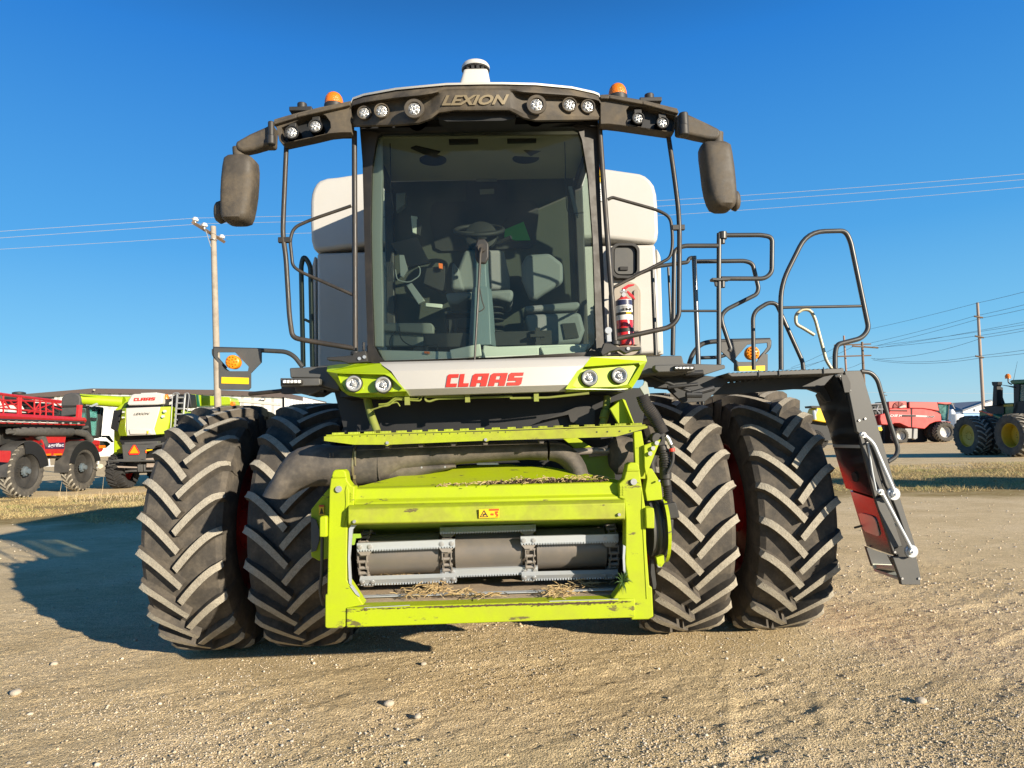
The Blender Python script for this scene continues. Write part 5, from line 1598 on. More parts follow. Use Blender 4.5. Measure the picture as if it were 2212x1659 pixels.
def slat(a, b, h, Y, tilt=0):
    """serrated steel bar with two bolts at either end"""
    A, B = P(a[0], a[1], Y), P(b[0], b[1], Y); hh = px(h, Y)
    d = (B - A); Ln = d.length; d.normalize()
    upv = Vector((0, math.sin(tilt), math.cos(tilt))); out = Vector((0, -math.cos(tilt), math.sin(tilt)))
    mb = MB()
    n = int(Ln / .0165)
    # face plate with scalloped lower edge
    front = [A + upv * hh * .5, B + upv * hh * .5]
    low = []
    for k in range(n * 3 + 1):
        t = k / (n * 3); low.append(A + d * Ln * t - upv * (hh * (.28 + (.24 if k % 3 == 1 else 0))))
    mb.prism(front + low[::-1], -out * .005)
    # top flange and serrated lip
    mb.prism([A + upv * hh * .5, B + upv * hh * .5, B + upv * hh * .5 - out * .03, A + upv * hh * .5 - out * .03], upv * .005)
    for k in range(n):
        c = A + d * (Ln * (k + .5) / n) - upv * hh * .30
        mb.box(c + out * .003, (.009, .006, .010))
    s = obj('conveyor_slat', mb, M['zinc'], H, smooth=0)
    mb = MB()
    for t in (.028, .13, .862, .965):
        c = A + d * Ln * t + upv * hh * .12; mb.cyl(c, c + out * .010, .0095, 6); mb.cyl(c, c + out * .004, .015, 14)
    obj('slat_bolt', mb, M['bolt'], s)
    mb = MB()
    for t in (.08, .91):
        c = A + d * Ln * t - upv * hh * .1
        mb.prism([c + d * -.045 + upv * hh * -.3, c + d * .045 + upv * hh * -.3, c + d * .025 - upv * hh * .78, c - d * .025 - upv * hh * .78], -out * .006)
    obj('slat_bracket', mb, M['chain'], s)
zf = dY - rD - .05
slat((771, 1184.5), (983, 1176), 17.5, zf)
slat((1125, 1170), (1336, 1164.5), 17.5, zf)
slat((950, 1148), (1157.5, 1141.5), 15, 4.30, R(35))
slat((951, 1241), (1162, 1233.5), 17, 4.32, R(-15))
slat((778, 1259.5), (987, 1252.5), 15, 4.30, R(-40))
slat((1127, 1249.5), (1335, 1244), 14, 4.30, R(-40))
# inner worn wear plate on the left and right jambs
mb = MB()
mb.plate(L(cE2, [(335, 875), (310, 905), (300, 1000), (292, 1100), (300, 1250), (300, 1290), (285, 1270), (278, 1100), (285, 900), (300, 876)]), YF - .006, .02)
mb.plate(L(cE2, [(290, 1290), (305, 1285), (350, 1350), (355, 1365), (330, 1345)]), YF - .006, .02)
mb.plate(L(cE3, [(934, 1010), (950, 1020), (945, 1100), (950, 1215), (935, 1190), (930, 1100)]), YF - .006, .02)
mb.plate(L(cE2, [(390, 1437), (700, 1420), (700, 1424), (390, 1442)]), YF - .014, .004)
mb.plate(L(cE3, [(430, 1392), (900, 1378), (900, 1382), (430, 1397)]), YF - .014, .004)
obj('wear_plate', mb, M['zinc'], hf)

# ---------------- foot step rail with rows of teeth
YS = 4.06
mb = MB()
mb.plate(L(cE2, [(115, 272), (130, 268), (1397, 232)]) + L(cE3, [(1000, 202), (1098, 198), (1098, 212), (1050, 225), (890, 270), (760, 276), (20, 298), (0, 306), (-15, 300)]) + L(cE2, [(1180, 300), (700, 320), (565, 326), (545, 336), (525, 326), (320, 326), (115, 300)]), YS, .006)
front_a, front_b = P(*cE2(130, 266), YS), P(*cE3(1085, 196), YS)
mb.prism([front_a, front_b, front_b + Vector((0, .20, .004)), front_a + Vector((0, .20, .004))], (0, 0, .006))
for k in range(20):
    t = (k + .35) / 20
    for j in range(6):
        p = front_a.lerp(front_b, t + j * .0042)
        for r_ in (0, 1, 2): mb.lathe([(0, .0055), (.012, .0045)], p + Vector((0, .02 + .055 * r_, .005 + .001 * r_)), (0, 0, 1), 6)
sr = obj('step_rail', mb, M['lime_worn'], H, smooth=20)
mb = MB()
for x_ in (305, 358, 407, 470, 525, 582, 640, 695, 750, 805, 860, 915, 970, 1025, 1080, 1135, 1190, 1245, 1300, 1350):
    y_ = 266 - (x_ - 305) / 1045 * 30
    mb.plate(MARK(cE2, x_, y_, 5, 8), YS - .002, .003)
for (x_, y_) in ((753, 240), (825, 238), (908, 235), (981, 232)): cylY(mb, *cE3(x_, y_), YS - .002, .005, .004, seg=10)
obj('step_hole', mb, M['seam'], sr, smooth=0)
mb = MB()
for (x_, y_) in ((545, 335), (773, 330), (995, 322), (1215, 316), (1598, 306)):
    mb.plate(L(cE2, [(x_ - 20, y_ - 12), (x_ + 20, y_ - 14), (x_ + 14, y_ + 14), (x_ - 14, y_ + 14)]), YS + .04, .10)
obj('duct_clip', mb, M['duct'], H, bevel=.004)

# ---------------- dust extraction duct
YD = 4.38
def ringx(u, vt, vb, Y, sq=1.0, n=28, dy=None):
    a, b = P(u, vt, Y), P(u, vb, Y); c = (a + b) / 2; r = (a - b).length / 2; d = (dy if dy else r)
    return [Vector((c.x, c.y - d * math.cos(w), c.z + r * math.sin(w))) for w in [2 * math.pi * k / n for k in range(n)]]
mb = MB()
tops = [(768, 963, 1048), (800, 960, 1046), (822, 958, 1043), (840, 957, 1034), (870, 956, 1018), (930, 955, 1010), (1000, 953, 1002), (1080, 951, 996), (1140, 951, 993), (1180, 951.5, 995)]
mb.loft([ringx(u, a, b, YD, dy=.125) for u, a, b in tops])
# curling right end
rings = []
for k in range(9):
    t = k / 8; a = R(90 - 90 * t)
    cu, cv = 1185, 1035; ro, ri = 86, 40
    ou, ov_ = cu + ro * math.cos(a), cv - (ro - 2) * math.sin(a); iu, iv = cu + ri * math.cos(a), cv - ri * math.sin(a)
    A, B = P(ou, ov_, YD), P(iu, iv, YD); c = (A + B) / 2; rv = (A - B) / 2
    rings.append([c + rv * math.sin(w) + Vector((0, -.12 * math.cos(w), 0)) for w in [2 * math.pi * q_ / 28 for q_ in range(28)]])
mb.loft(rings)
mb.loft([ringx(u, a, b, YD + .02, dy=.10) for u, a, b in ((835, 975, 1042), (862, 982, 1042), (900, 992, 1034), (940, 998, 1022), (985, 1002, 1010))])
duct = obj('extraction_duct', mb, M['duct'], H, smooth=60)
mb = MB()   # elbow on the left, opening to the ground
ctr = [((766, 963), (768, 1048), 1.0), ((740, 963), (742, 1049), 1.0), ((712, 962), (716, 1050), 1), ((690, 961), (694, 1050), 1), ((668, 962), (683, 1050), 1), ((645, 968), (668, 1052), 1),
       ((626, 979), (655, 1057), 1), ((606, 1005), (642, 1064), 1), ((590, 1033), (633, 1069), 1), ((578, 1053), (626, 1073), 1), ((571, 1068), (621, 1077), 1)]
rings = []
for (a, b, s) in ctr:
    A, B = P(*a, YD), P(*b, YD); c = (A + B) / 2; rv = (A - B) / 2
    rings.append([c + rv * math.sin(w) + Vector((0, -.128 * math.cos(w), 0)) for w in [2 * math.pi * q_ / 28 for q_ in range(28)]])
mb.loft(rings)
obj('duct_elbow', mb, M['duct'], duct, smooth=60)
mb = MB()
for (u, w_) in ((766, .006), (823, .004)):
    r_ = ringx(u, 961.5, 1050 if u < 800 else 1044, YD, dy=.130); mb.loft([r_, [p + Vector((w_, 0, 0)) for p in r_]], mi=0)
obj('duct_seam', mb, M['duct'], duct)
mb = MB()
r_ = ringx(769, 961, 1051, YD, dy=.134); mb.loft([r_, [p + Vector((.012, 0, 0)) for p in r_]])
mb.plate(L(cE2, [(312, 535), (328, 535), (328, 560), (315, 562)]), YD - .13, .02); mb.plate(L(cE2, [(320, 372), (332, 372), (332, 470), (324, 470)]), YD - .135, .01)
obj('clamp_band', mb, mat('brass_band', (.45, .38, .2), .35, metal=.7, dust=.4), duct)
mb = MB()
for (x_, y_) in ((150, 385), (172, 382)): mb.plate(MARK(cE2, x_, y_, 8, 26), YD - .135, .012)
obj('duct_rib', mb, M['duct'], duct)

# ---------------- right hand drive: shaft, drums, brackets, hoses
mb = MB()
mb.cyl(P(1238, 976, 4.42), P(1292, 973, 4.42), px(7.5, 4.42), 16); mb.cyl(P(1292, 974, 4.42), P(1330, 974, 4.42), px(5.5, 4.42), 14)
mb.cyl(P(*cE3(700, 400), 4.5), P(*cE3(860, 385), 4.5), .012, 10)
obj('drive_shaft', mb, M['chain'], H)
mb = MB()
a = P(1326, 983, 4.44); b = P(1372, 981, 4.44); b.z = a.z
r_ = px(42, 4.44); Ln = (b - a).length
mb.lathe([(-.03, r_ * .55), (-.03, r_ * .6), (0, r_ * .9), (.01, r_), (Ln - .01, r_), (Ln, r_ * .93), (Ln, .02)], a, (1, 0, 0), 40)
obj('fan_drum', mb, M['duct'], H, smooth=40)
mb = MB()
mb.plate(L(cE3, [(520, 285), (620, 280), (720, 345), (600, 350)]), 4.52, .02)
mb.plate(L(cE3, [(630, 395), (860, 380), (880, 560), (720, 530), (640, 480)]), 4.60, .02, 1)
mb.plate(L(cE3, [(840, 80), (925, 15), (945, 22), (1008, 182), (900, 184), (880, 150)]), 4.30, .03)
mb.prism([P(*cE3(925, 12), 4.28), P(*cE3(948, 22), 4.28), P(*cE3(1012, 190), 4.22), P(*cE3(1002, 190), 4.22)], (0, .5, 0))
mb.plate(L(cE3, [(1005, 240), (1058, 232), (1075, 330), (1085, 560), (1050, 560), (1018, 560)]), 4.16, .04)
mb.plate(L(cE3, [(1075, 330), (1190, 290), (1090, 540), (1078, 480)]), 4.13, .02)
mb.plate(L(cE3, [(1090, 485), (1130, 490), (1190, 590), (1202, 700), (1095, 712), (1082, 640), (1095, 560)]), 4.20, .10)
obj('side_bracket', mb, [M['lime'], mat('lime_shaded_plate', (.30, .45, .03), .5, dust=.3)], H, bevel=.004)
mb = MB()
for p in ((1163, 315), (1138, 351), (1118, 387)): cylY(mb, *cE3(*p), 4.11, .013, .02, seg=14)
cylY(mb, *cE3(1180, 1150), 4.14, .012, .04); cylY(mb, *cE3(1180, 573), 4.16, .006, .02, seg=8)
obj('bracket_bolt', mb, M['bolt'], H)
# belt pulley seen edge on, with curved guard
mb = MB()
c = P(*cE3(1100, 890), 4.34); r_ = px(60, 4.34)
mb.lathe([(0, .03), (0, r_), (.012, r_), (.02, r_ * .9), (.03, r_ * .9), (.04, r_), (.052, r_), (.060, r_ * .9), (.075, r_ * .9), (.082, r_), (.095, r_), (.095, .03)], c, (1, 0, 0), 48, 0)
obj('belt_pulley', mb, M['grey_steel'], H, smooth=30)
mb = MB()
outer_g, inner_g = [], []
for k in range(15):
    a = R(62 - k * 9.2)
    outer_g.append(Vector((0, c.y - math.cos(a) * (r_ + .045), c.z + math.sin(a) * (r_ + .045))))
for i in range(14):
    p, q_ = outer_g[i], outer_g[i + 1]
    x0, x1 = c.x + .075, c.x + .095
    mb.add([Vector((x0, p.y, p.z)), Vector((x1, p.y, p.z)), Vector((x1, q_.y, q_.z)), Vector((x0, q_.y, q_.z))], [(0, 1, 2, 3)])
    mb.add([Vector((x1, p.y, p.z)), Vector((x1, p.y + .05, p.z)), Vector((x1, q_.y + .05, q_.z)), Vector((x1, q_.y, q_.z))], [(0, 1, 2, 3)])
mb.plate(L(cE3, [(1160, 1095), (1210, 1080), (1215, 1130), (1195, 1160), (1170, 1155)]), 4.14, .04)
obj('pulley_guard', mb, M['lime'], H, smooth=60)
mb = MB()
mb.tube(rpath([P(*cE2(103, 960), 4.1), P(*cE2(100, 1200), 4.12), P(*cE2(85, 1330), 4.15), P(*cE2(110, 1420), 4.2)], .05), .010, 8)
mb.plate(L(cE3, [(1125, 1110), (1140, 1110), (1160, 1280), (1155, 1310), (1140, 1312), (1122, 1200)]), 4.30, .03)
obj('latch_lever', mb, M['pipe_clean'], H, smooth=60)
def corr(pts, r, Y, name, m_, amp_=.10, parent=None):
    path = rpath([P(*p, Y) for p in pts], .06, 8)
    # resample
    o = [path[0]]
    for i in range(1, len(path)):
        while (path[i] - o[-1]).length > .006: o.append(o[-1] + (path[i] - o[-1]).normalized() * .006)
    mb = MB(); mb.tube(o, [r * (1 + (amp_ if k % 2 else -amp_)) for k in range(len(o))], 14)
    return obj(name, mb, m_, H, smooth=50)
corr(L(cE3, [(1062, -10), (1085, 60), (1130, 110), (1175, 190), (1203, 250)]), .040, 4.26, 'hydraulic_hose', M['hose'], .05)
corr(L(cE3, [(1232, 605), (1238, 660), (1240, 725)]), .026, 4.22, 'cable_conduit', M['hose'], .10)
mb = MB()
mb.plate(L(cE3, [(1085, 295), (1150, 245), (1215, 245), (1222, 330), (1190, 400), (1150, 400), (1180, 300)]), 4.24, .07)
mb.tube([P(*p, 4.20) for p in L(cE3, [(1195, 330), (1210, 400), (1218, 440)])], .03, 14)
for k in range(8): mb.lathe([(0, .034 + .003 * (k % 2)), (.01, .034 + .003 * (k % 2))], P(*cE3(1208 + 2 * k, 360 + 16 * k), 4.20), (0, 0, -1), 16)
mb.tube([P(*p, 4.21) for p in L(cE3, [(1218, 430), (1222, 560)])], .037, 18)
mb.tube([P(*p, 4.21) for p in L(cE3, [(1222, 560), (1228, 608)])], .030, 18)
mb.plate(L(cE3, [(1208, 728), (1290, 718), (1300, 740), (1320, 825), (1250, 835), (1212, 832)]), 4.18, .12)
mb.plate(L(cE3, [(1215, 835), (1278, 835), (1275, 940), (1260, 950), (1222, 935)]), 4.20, .10)
mb.cyl(P(*cE3(1145, 280), 4.22), P(*cE3(1165, 285), 4.18), .035, 16)
mb.tube([P(*p, 4.40) for p in L(cE3, [(1150, 380), (1120, 450), (1130, 520)])], .03, 12)
obj('coupling_block', mb, M['black'], H, bevel=.006)
mb = MB()
mb.tube(rpath([P(*p, 4.16) for p in L(cE3, [(1222, 262), (1240, 285), (1268, 350), (1275, 420), (1262, 470), (1235, 520)])], .05), .011, 10, 0)
mb.tube([P(*p, 4.16) for p in L(cE3, [(1225, 268), (1240, 285), (1258, 325)])], .014, 10, 1)
mb.tube([P(*cE3(1264, 350), 4.16), P(*cE3(1268, 372), 4.16)], .018, 12, 2)
obj('hydraulic_hose', mb, [M['hose'], M['bolt'], mat('red_band', (.65, .05, .03), .5)], H, smooth=60)
mb = MB()
mb.plate(L(cE4, [(0, 100), (20, 85), (30, 60), (44, 70), (62, 150), (52, 160), (30, 150)]), 4.25, .02)
obj('hose_bracket', mb, mat('pale_bracket', (.30, .33, .28), .5, metal=.3), H)

# ================================================================== things lying on or hanging from the combine
EX = thing('fire_extinguisher', 'red fire extinguisher hanging upright beside the cab on the white tank panel', 'fire extinguisher', P(1352, 745, 6.02))
Ye = 6.0
def cpt(x, y): return P(*cD(x, y), Ye)
r_ = px(18, Ye)
base, topc = cpt(1133, 1352), cpt(1125, 960); topc.x = base.x - .006
hgt = (topc - base).length
mb = MB(); mb.lathe([(0, r_ * .85), (.01, r_), (hgt - .05, r_), (hgt - .015, r_ * .8), (hgt, r_ * .45), (hgt + .02, r_ * .3)], base, topc - base, 32)
body = obj('cylinder', mb, mat('extinguisher_red', (.62, .018, .025), .25, coat=.4, dust=.12, dcol=(.5, .2, .15)), EX)
def band(z0, z1, m_, name, k=1.012):
    mb = MB(); mb.lathe([(z0, r_ * k), (z1, r_ * k)], base, topc - base, 32, close=False); return obj(name, mb, m_, body)
sc_ = lambda y: (1352 - y) / (1352 - 960) * hgt
band(sc_(1148), sc_(985), mat('label_white', (.72, .72, .72), .4), 'label')
band(sc_(1030), sc_(988), mat('label_navy', (.03, .035, .09), .4), 'label_band', 1.02)
band(sc_(1108), sc_(1086), M['black'], 'label_band', 1.02)
mb = MB()
for k in range(5): mb.box(base + Vector((-.01 + .004 * (k % 2), -r_ * 1.03, sc_(1040 + 9 * k))), (.06 - .01 * (k % 3), .004, .004))
for x_ in (-.03, 0, .03): mb.box(base + Vector((x_ + .005, -r_ * 1.03, sc_(1097 - 30))), (.018, .004, .02))
obj('label_print', mb, M['seam'], body)
mb = MB(); mb.box(base + Vector((.02, -r_ * 1.035, sc_(1097))), (.045, .004, .012)); obj('label_print', mb, M['yellow'], body)
mb = MB(); mb.cyl(topc, topc + Vector((0, 0, .07)), .018, 12); mb.cyl(topc + Vector((-.03, -.01, .05)), topc + Vector((.03, -.01, .05)), .012, 10)
mb.cyl(topc + Vector((.0, -.02, .02)), topc + Vector((.0, -.035, .02)), .02, 16)
obj('valve', mb, M['bolt'], EX)
mb = MB(); mb.prism([cpt(1098, 885), cpt(1120, 870), cpt(1150, 852), cpt(1202, 850), cpt(1200, 858), cpt(1155, 872), cpt(1120, 900)], (0, .025, 0))
obj('handle', mb, mat('handle_red', (.6, .02, .03), .35), EX, bevel=.003)
mb = MB(); mb.prism([cpt(1135, 905), cpt(1150, 905), cpt(1190, 940), cpt(1208, 972), cpt(1198, 974), cpt(1160, 940)], (0, .025, 0)); obj('lever', mb, mat('lever_red', (.6, .02, .03), .35), EX, bevel=.003)
mb = MB(); mb.lathe([(sc_(1245), r_ * 1.05), (sc_(1215), r_ * 1.05)], base, topc - base, 32, close=False); obj('strap', mb, M['black'], EX)

# straw lying in the feeder and on the frame
q = np.random.default_rng(3)
strawm = island_mat('straw', [(0, (.22, .14, .06)), (.35, (.40, .28, .13)), (.7, (.55, .42, .22)), (1, (.30, .21, .10))])
def straw(name, label, spots):
    mb = MB()
    for (u, v, Y, su, sv, n, ln) in spots:
        for k in range(n):
            c = P(u + q.normal(0, su), v + q.normal(0, sv), Y) + Vector((0, q.normal(0, .03), q.uniform(0, .012)))
            a = q.uniform(0, 6.28); l = ln * q.uniform(.4, 1.5)
            d = Vector((math.cos(a) * l, math.sin(a) * l * .8, q.normal(0, .25) * l))
            mb.tube([c - d / 2, c + Vector((q.normal(0, .003), 0, .004)), c + d / 2], .0022, 4)
    o = obj(name, mb, strawm, smooth=0); o['kind'] = 'stuff'; tag(o, label, 'straw')
yfl = YF + .30
straw('loose_straw', 'loose straw heaped on the dirty feeder floor below the drum', [(930, 1275, yfl - .1, 14, 5, 90, .07), (900, 1283, yfl - .15, 16, 4, 40, .06), (990, 1282, yfl - .15, 20, 4, 35, .07), (850, 1245, 4.4, 35, 3, 60, .07),
    (1215, 1277, yfl - .12, 20, 5, 80, .06), (1200, 1283, yfl - .2, 12, 5, 50, .05), (1260, 1262, yfl, 20, 4, 40, .06), (1050, 1285, yfl - .2, 25, 1.5, 25, .08)])
straw('chaff', 'dark chaff and straw bits lying along the top of the lime header frame', [(1110 + 22 * k, 1040 - k * .9 + (2 if k % 3 else -2), 4.14, 13, 2.0, 16, .03) for k in range(9)] + [(960 + 22 * k, 1050 - k, 4.12, 12, .8, 12, .03) for k in range(7)])
mb = MB()
for k in range(1800):
    t = q.uniform(); u = 1050 + 255 * t; wv = 7 * math.sin(min(1, t * 1.2) * math.pi) ** .5 * (.6 + .4 * math.sin(t * 23))
    c = P(u, 1045 - 6 * t - abs(q.normal(0, .6)) * wv, 4.12 + q.uniform(0, .02)); s_ = q.uniform(.004, .010)
    mb.add([c + Vector((q.normal(0, s_), q.normal(0, s_) - .004, q.normal(0, s_ * .6))) for _ in range(4)], [(0, 1, 2), (0, 2, 3), (0, 1, 3), (1, 2, 3)])
for k in range(1500):
    t = q.uniform() ** .8; u = 1360 - 420 * t if k % 3 else 770 + 560 * t; vv = np.interp(u, [750, 1370], [1314, 1295.5])
    c = P(u, vv + 2 + abs(q.normal(0, 1.4)) * (1.6 if u > 1150 or u < 800 else .8), YF - .015); s_ = q.uniform(.002, .006)
    mb.add([c + Vector((q.normal(0, s_ * 1.6), q.normal(0, .001), q.normal(0, s_ * .5))) for _ in range(4)], [(0, 1, 2), (0, 2, 3), (0, 1, 3), (1, 2, 3)])
dd = obj('dirt_crust', mb, mat('dark_dirt', (.09, .055, .035), .9), smooth=0); dd['kind'] = 'stuff'; tag(dd, 'dark brown dirt crust along the top edge of the lime header frame', 'dirt')
mb = MB()
c = P(*cE3(930, 1262), 4.02)
for k in range(34):
    a = q.uniform(0, 6.28); d = Vector((math.cos(a) * .055, -abs(q.normal(0, .02)), math.sin(a) * .075 + .01)) * q.uniform(.4, 1.1)
    s_ = Vector((-d.z, 0, d.x)).normalized() * .0022; m_ = c + d * .6 + Vector((0, -.01, .012))
    mb.add([c - s_, c + s_, m_ + s_, m_ - s_, c + d], [(0, 1, 2, 3), (3, 2, 4)])
tag(obj('grass_tuft', mb, mat('green_blade', (.03, .075, .012), .6), smooth=0), 'small green grass tuft caught in the lower right corner of the feeder opening', 'grass tuft')
# ================================================================== machines and buildings in the background
M['sred'] = mat('sprayer_red', (.42, .010, .016), .4, dust=.15, dcol=(.4, .15, .1))
M['cred'] = mat('combine_red', (.46, .018, .018), .35, dust=.25, dcol=(.55, .16, .13), dscale=2)
M['bgreen'] = mat('tractor_green', (.012, .10, .03), .35)
M['byellow'] = mat('rim_yellow', (.42, .29, .01), .4, dust=.3, dcol=(.3, .22, .08), dscale=3)
M['bgglass'] = glassmat('far_glass', (.25, .55, .50), film=.25, fcol=(.25, .55, .52))
M['tyre_far'] = mat('far_tyre', (.04, .038, .036), .85, dust=.8, dcol=(.13, .115, .09), dscale=4)
M['tyre_dark'] = mat('dark_tyre', (.02, .02, .021), .85, dust=.4, dcol=(.06, .055, .05), dscale=4)
M['white_bright'] = mat('white_sheet', (.78, .78, .77), .5)
TF = tyre_mb(1.0, .45, .66, 26, .05, 56, .036, 5)
TW = tyre_mb(1.0, .75, .56, 22, .06, 56, .045, 5)
_c = {}
def far_wheel(parent, loc, r, kind='n', rimmat=None, side=1, tm=None, rw=.4, width=1.0, name='wheel', disc=.0):
    tmb = {'n': TF, 'w': TW}[kind]; rr = {'n': .66, 'w': .56}[kind]
    b = ROOT[parent.name]
    w = obj(name, rim_mb(rr, rw, disc=disc), rimmat, parent, loc=(loc[0] - b.x, loc[1] - b.y, loc[2] - b.z))
    w.scale = (width, r, r); 
    if side < 0: w.rotation_euler = (0, 0, math.pi)
    key = (kind, tm.name)
    if key in _c:
        t = bpy.data.objects.new('tyre', _c[key]); COL.objects.link(t); t.parent = w
    else:
        t = obj('tyre', tmb, [tm, M['lug_top']] if tm is M['tyre_far'] else [tm, tm], w, loc=(0, 0, 0), smooth=28); _c[key] = t.data
    t.rotation_euler = (rng.uniform(0, 1), 0, math.pi if side < 0 else 0)
    return w
def plateX(mb, pts, X, t, mi=0, holes=None):
    return mb.prism([PX(u, v, X) for u, v in pts], (t, 0, 0), mi, [[PX(u, v, X) for u, v in h] for h in holes] if holes else None)

# ---------------- red field sprayer, seen from behind on its right side (its flank is the plane x = -18)
XS = -18.0
hub1, hub2 = PX(*cJ1(310, 1215), XS), PX(*cJ1(1085, 1165), XS)
SP = thing('field_sprayer', 'red self-propelled field sprayer with folded lattice boom and black fenders at the left edge', 'sprayer', (XS - 1.2, hub1.y, 0))
gr_ = M['grey_steel']
darkrim = mat('dark_rim', (.03, .029, .028), .5, dust=.4, dcol=(.08, .073, .062), dscale=4)
for h in (hub1, hub2):
    far_wheel(SP, (XS - .05, h.y, 1.0), 1.0, 'n', darkrim, 1, M['tyre_far'])
    far_wheel(SP, (XS - 2.6, h.y, 1.0), 1.0, 'n', darkrim, -1, M['tyre_far'])
    mb = MB(); mb.lathe([(0, .17), (.08, .17), (.10, .11), (.20, .10), (.21, .05)], (XS + .05, h.y, 1.0), (1, 0, 0), 16)
    for k in range(10):
        a = k * .628; mb.box((XS + .08, h.y + .17 * math.cos(a), 1.0 + .17 * math.sin(a)), (.06, .04, .04))
    obj('wheel_hub', mb, mat('blue_grey_hub', (.08, .12, .15), .5, dust=.4), SP)
def fender(y, a0, a1, r, x0, x1, name='fender'):
    mb = MB(); prof = []
    for k in range(25):
        a = R(a0 + (a1 - a0) * k / 24); prof.append((y - r * math.cos(a), 1.0 + r * math.sin(a)))
    for (ra, rb) in ((r, r + .03),):
        A = [Vector((x0, y - ra * math.cos(R(a0 + (a1 - a0) * k / 24)), 1.0 + ra * math.sin(R(a0 + (a1 - a0) * k / 24)))) for k in range(25)]
        B = [Vector((x0, y - rb * math.cos(R(a0 + (a1 - a0) * k / 24)), 1.0 + rb * math.sin(R(a0 + (a1 - a0) * k / 24)))) for k in range(25)]
    o = Vector((x1 - x0, 0, 0)); rings = [[a, b, b + o, a + o] for a, b in zip(A, B)]
    mb.loft(rings)
    return obj(name, mb, mat('black_fender', (.035, .035, .035), .5, dust=.6, dcol=(.12, .11, .095), dscale=3), SP, smooth=40)
def skirt(y, a0, a1, r0_, r1_):  # black plate draws the side panel and the dark shadow over the tyre
    mb = MB(); pts = [Vector((XS + .20, y - r1_ * math.cos(R(a0 + (a1 - a0) * k / 16)), 1.0 + r1_ * math.sin(R(a0 + (a1 - a0) * k / 16)))) for k in range(17)]
    pts += [Vector((XS + .20, y - r0_ * math.cos(R(a1 + (a0 - a1) * k / 16)), 1.0 + r0_ * math.sin(R(a1 + (a0 - a1) * k / 16)))) for k in range(17)]
    mb.prism(pts, (.02, 0, 0)); obj('skirt_and_shade', mb, M['deep'], SP, smooth=0)
skirt(hub1.y, 75, 172, .66, 1.14); skirt(hub2.y, 12, 165, .78, 1.14)
f1 = fender(hub1.y, -8, 172, 1.13, XS + .22, XS - .38); f2 = fender(hub2.y, -8, 168, 1.13, XS + .22, XS - .38)
mb = MB(); plateX(mb, L(cJ1, [(-30, 975), (20, 968), (140, 970), (152, 990), (140, 1080), (110, 1130), (-30, 1120)]), XS + .25, -.05); obj('mudguard_light', mb, M['sred'], f1, bevel=.01)
mb = MB(); plateX(mb, L(cJ1, [(530, 775), (895, 770), (885, 840), (875, 950), (845, 1035), (610, 1040), (590, 880)]), XS + .1, -.6)
sb = obj('body', mb, M['sred'], SP, bevel=.02)
font_mesh('agrifac', lambda s, t, d: PX(*cJ1(648 + 215 * s, 940 - 12 * s - (70 - 8 * s) * t), XS + .13 - d), .02, 0, .02, 'lettering', mat('grey_white_print', (.6, .6, .65), .5), sb)
mb = MB(); plateX(mb, L(cJ1, [(600, 868), (872, 858), (868, 945), (612, 945)]), XS + .115, -.02); obj('dark_band', mb, mat('navy_band', (.05, .02, .06), .5), sb)
mb = MB(); plateX(mb, L(cJ1, [(612, 1012), (690, 1008), (690, 1032), (612, 1036)]), XS + .13, -.05); plateX(mb, L(cJ1, [(735, 1008), (838, 1006), (838, 1028), (735, 1032)]), XS + .13, -.05); obj('marker_lamp', mb, mat('lamp_orange', (.85, .2, .01), .3), sb)
mb = MB(); plateX(mb, L(cJ1, [(1205, 815), (1350, 832), (1350, 895), (1255, 890)]), XS + .1, -1.5); plateX(mb, L(cJ1, [(1230, 950), (1400, 940), (1380, 980), (1300, 1005), (1190, 1005)]), XS + .1, -1.5); plateX(mb, L(cJ1, [(1255, 895), (1345, 900), (1400, 940), (1260, 955)]), XS + .05, -1.4)
obj('front_cowl', mb, M['sred'], SP, bevel=.02)
mb = MB(); plateX(mb, L(cJ1, [(1350, 835), (1452, 842), (1500, 880), (1440, 930), (1350, 940)]), XS + .1, -1.4); plateX(mb, L(cJ1, [(530, 1040), (850, 1040), (800, 1075), (560, 1080)]), XS - .1, -1.2)
plateX(mb, L(cJ1, [(0, 620), (600, 640), (1150, 640), (1200, 700), (1205, 800), (950, 790), (560, 780), (330, 800), (0, 900)]), XS - .3, -1.2)
plateX(mb, L(cJ1, [(-60, 600), (1180, 640), (1190, 860), (900, 880), (600, 900), (300, 900), (-60, 1000)]), XS - 1.0, -.6)
plateX(mb, L(cJ1, [(1390, 765), (1480, 765), (1540, 850), (1530, 860), (1455, 790), (1400, 790)]), XS, -.1)
obj('chassis', mb, M['black'], SP, bevel=.02)
mb = MB(); plateX(mb, L(cJ1, [(1348, 898), (1436, 898), (1434, 935), (1350, 938)]), XS + .14, -.05); obj('front_indicator', mb, mat('lamp_orange', (.85, .2, .01), .3), SP)
mb = MB(); plateX(mb, L(cJ1, [(1092, 370), (1190, 372), (1200, 560), (1110, 560)]), XS - .2, -1.4); plateX(mb, L(cJ1, [(1205, 385), (1365, 395), (1355, 560), (1325, 780), (1240, 760), (1215, 600)]), XS - .2, -1.4)
obj('cab_glass', mb, M['bgglass'], SP, smooth=0)
mb = MB()
plateX(mb, L(cJ1, [(1085, 350), (1240, 362), (1395, 385), (1400, 415), (1360, 405), (1200, 385), (1085, 372)]), XS - .1, -1.6)
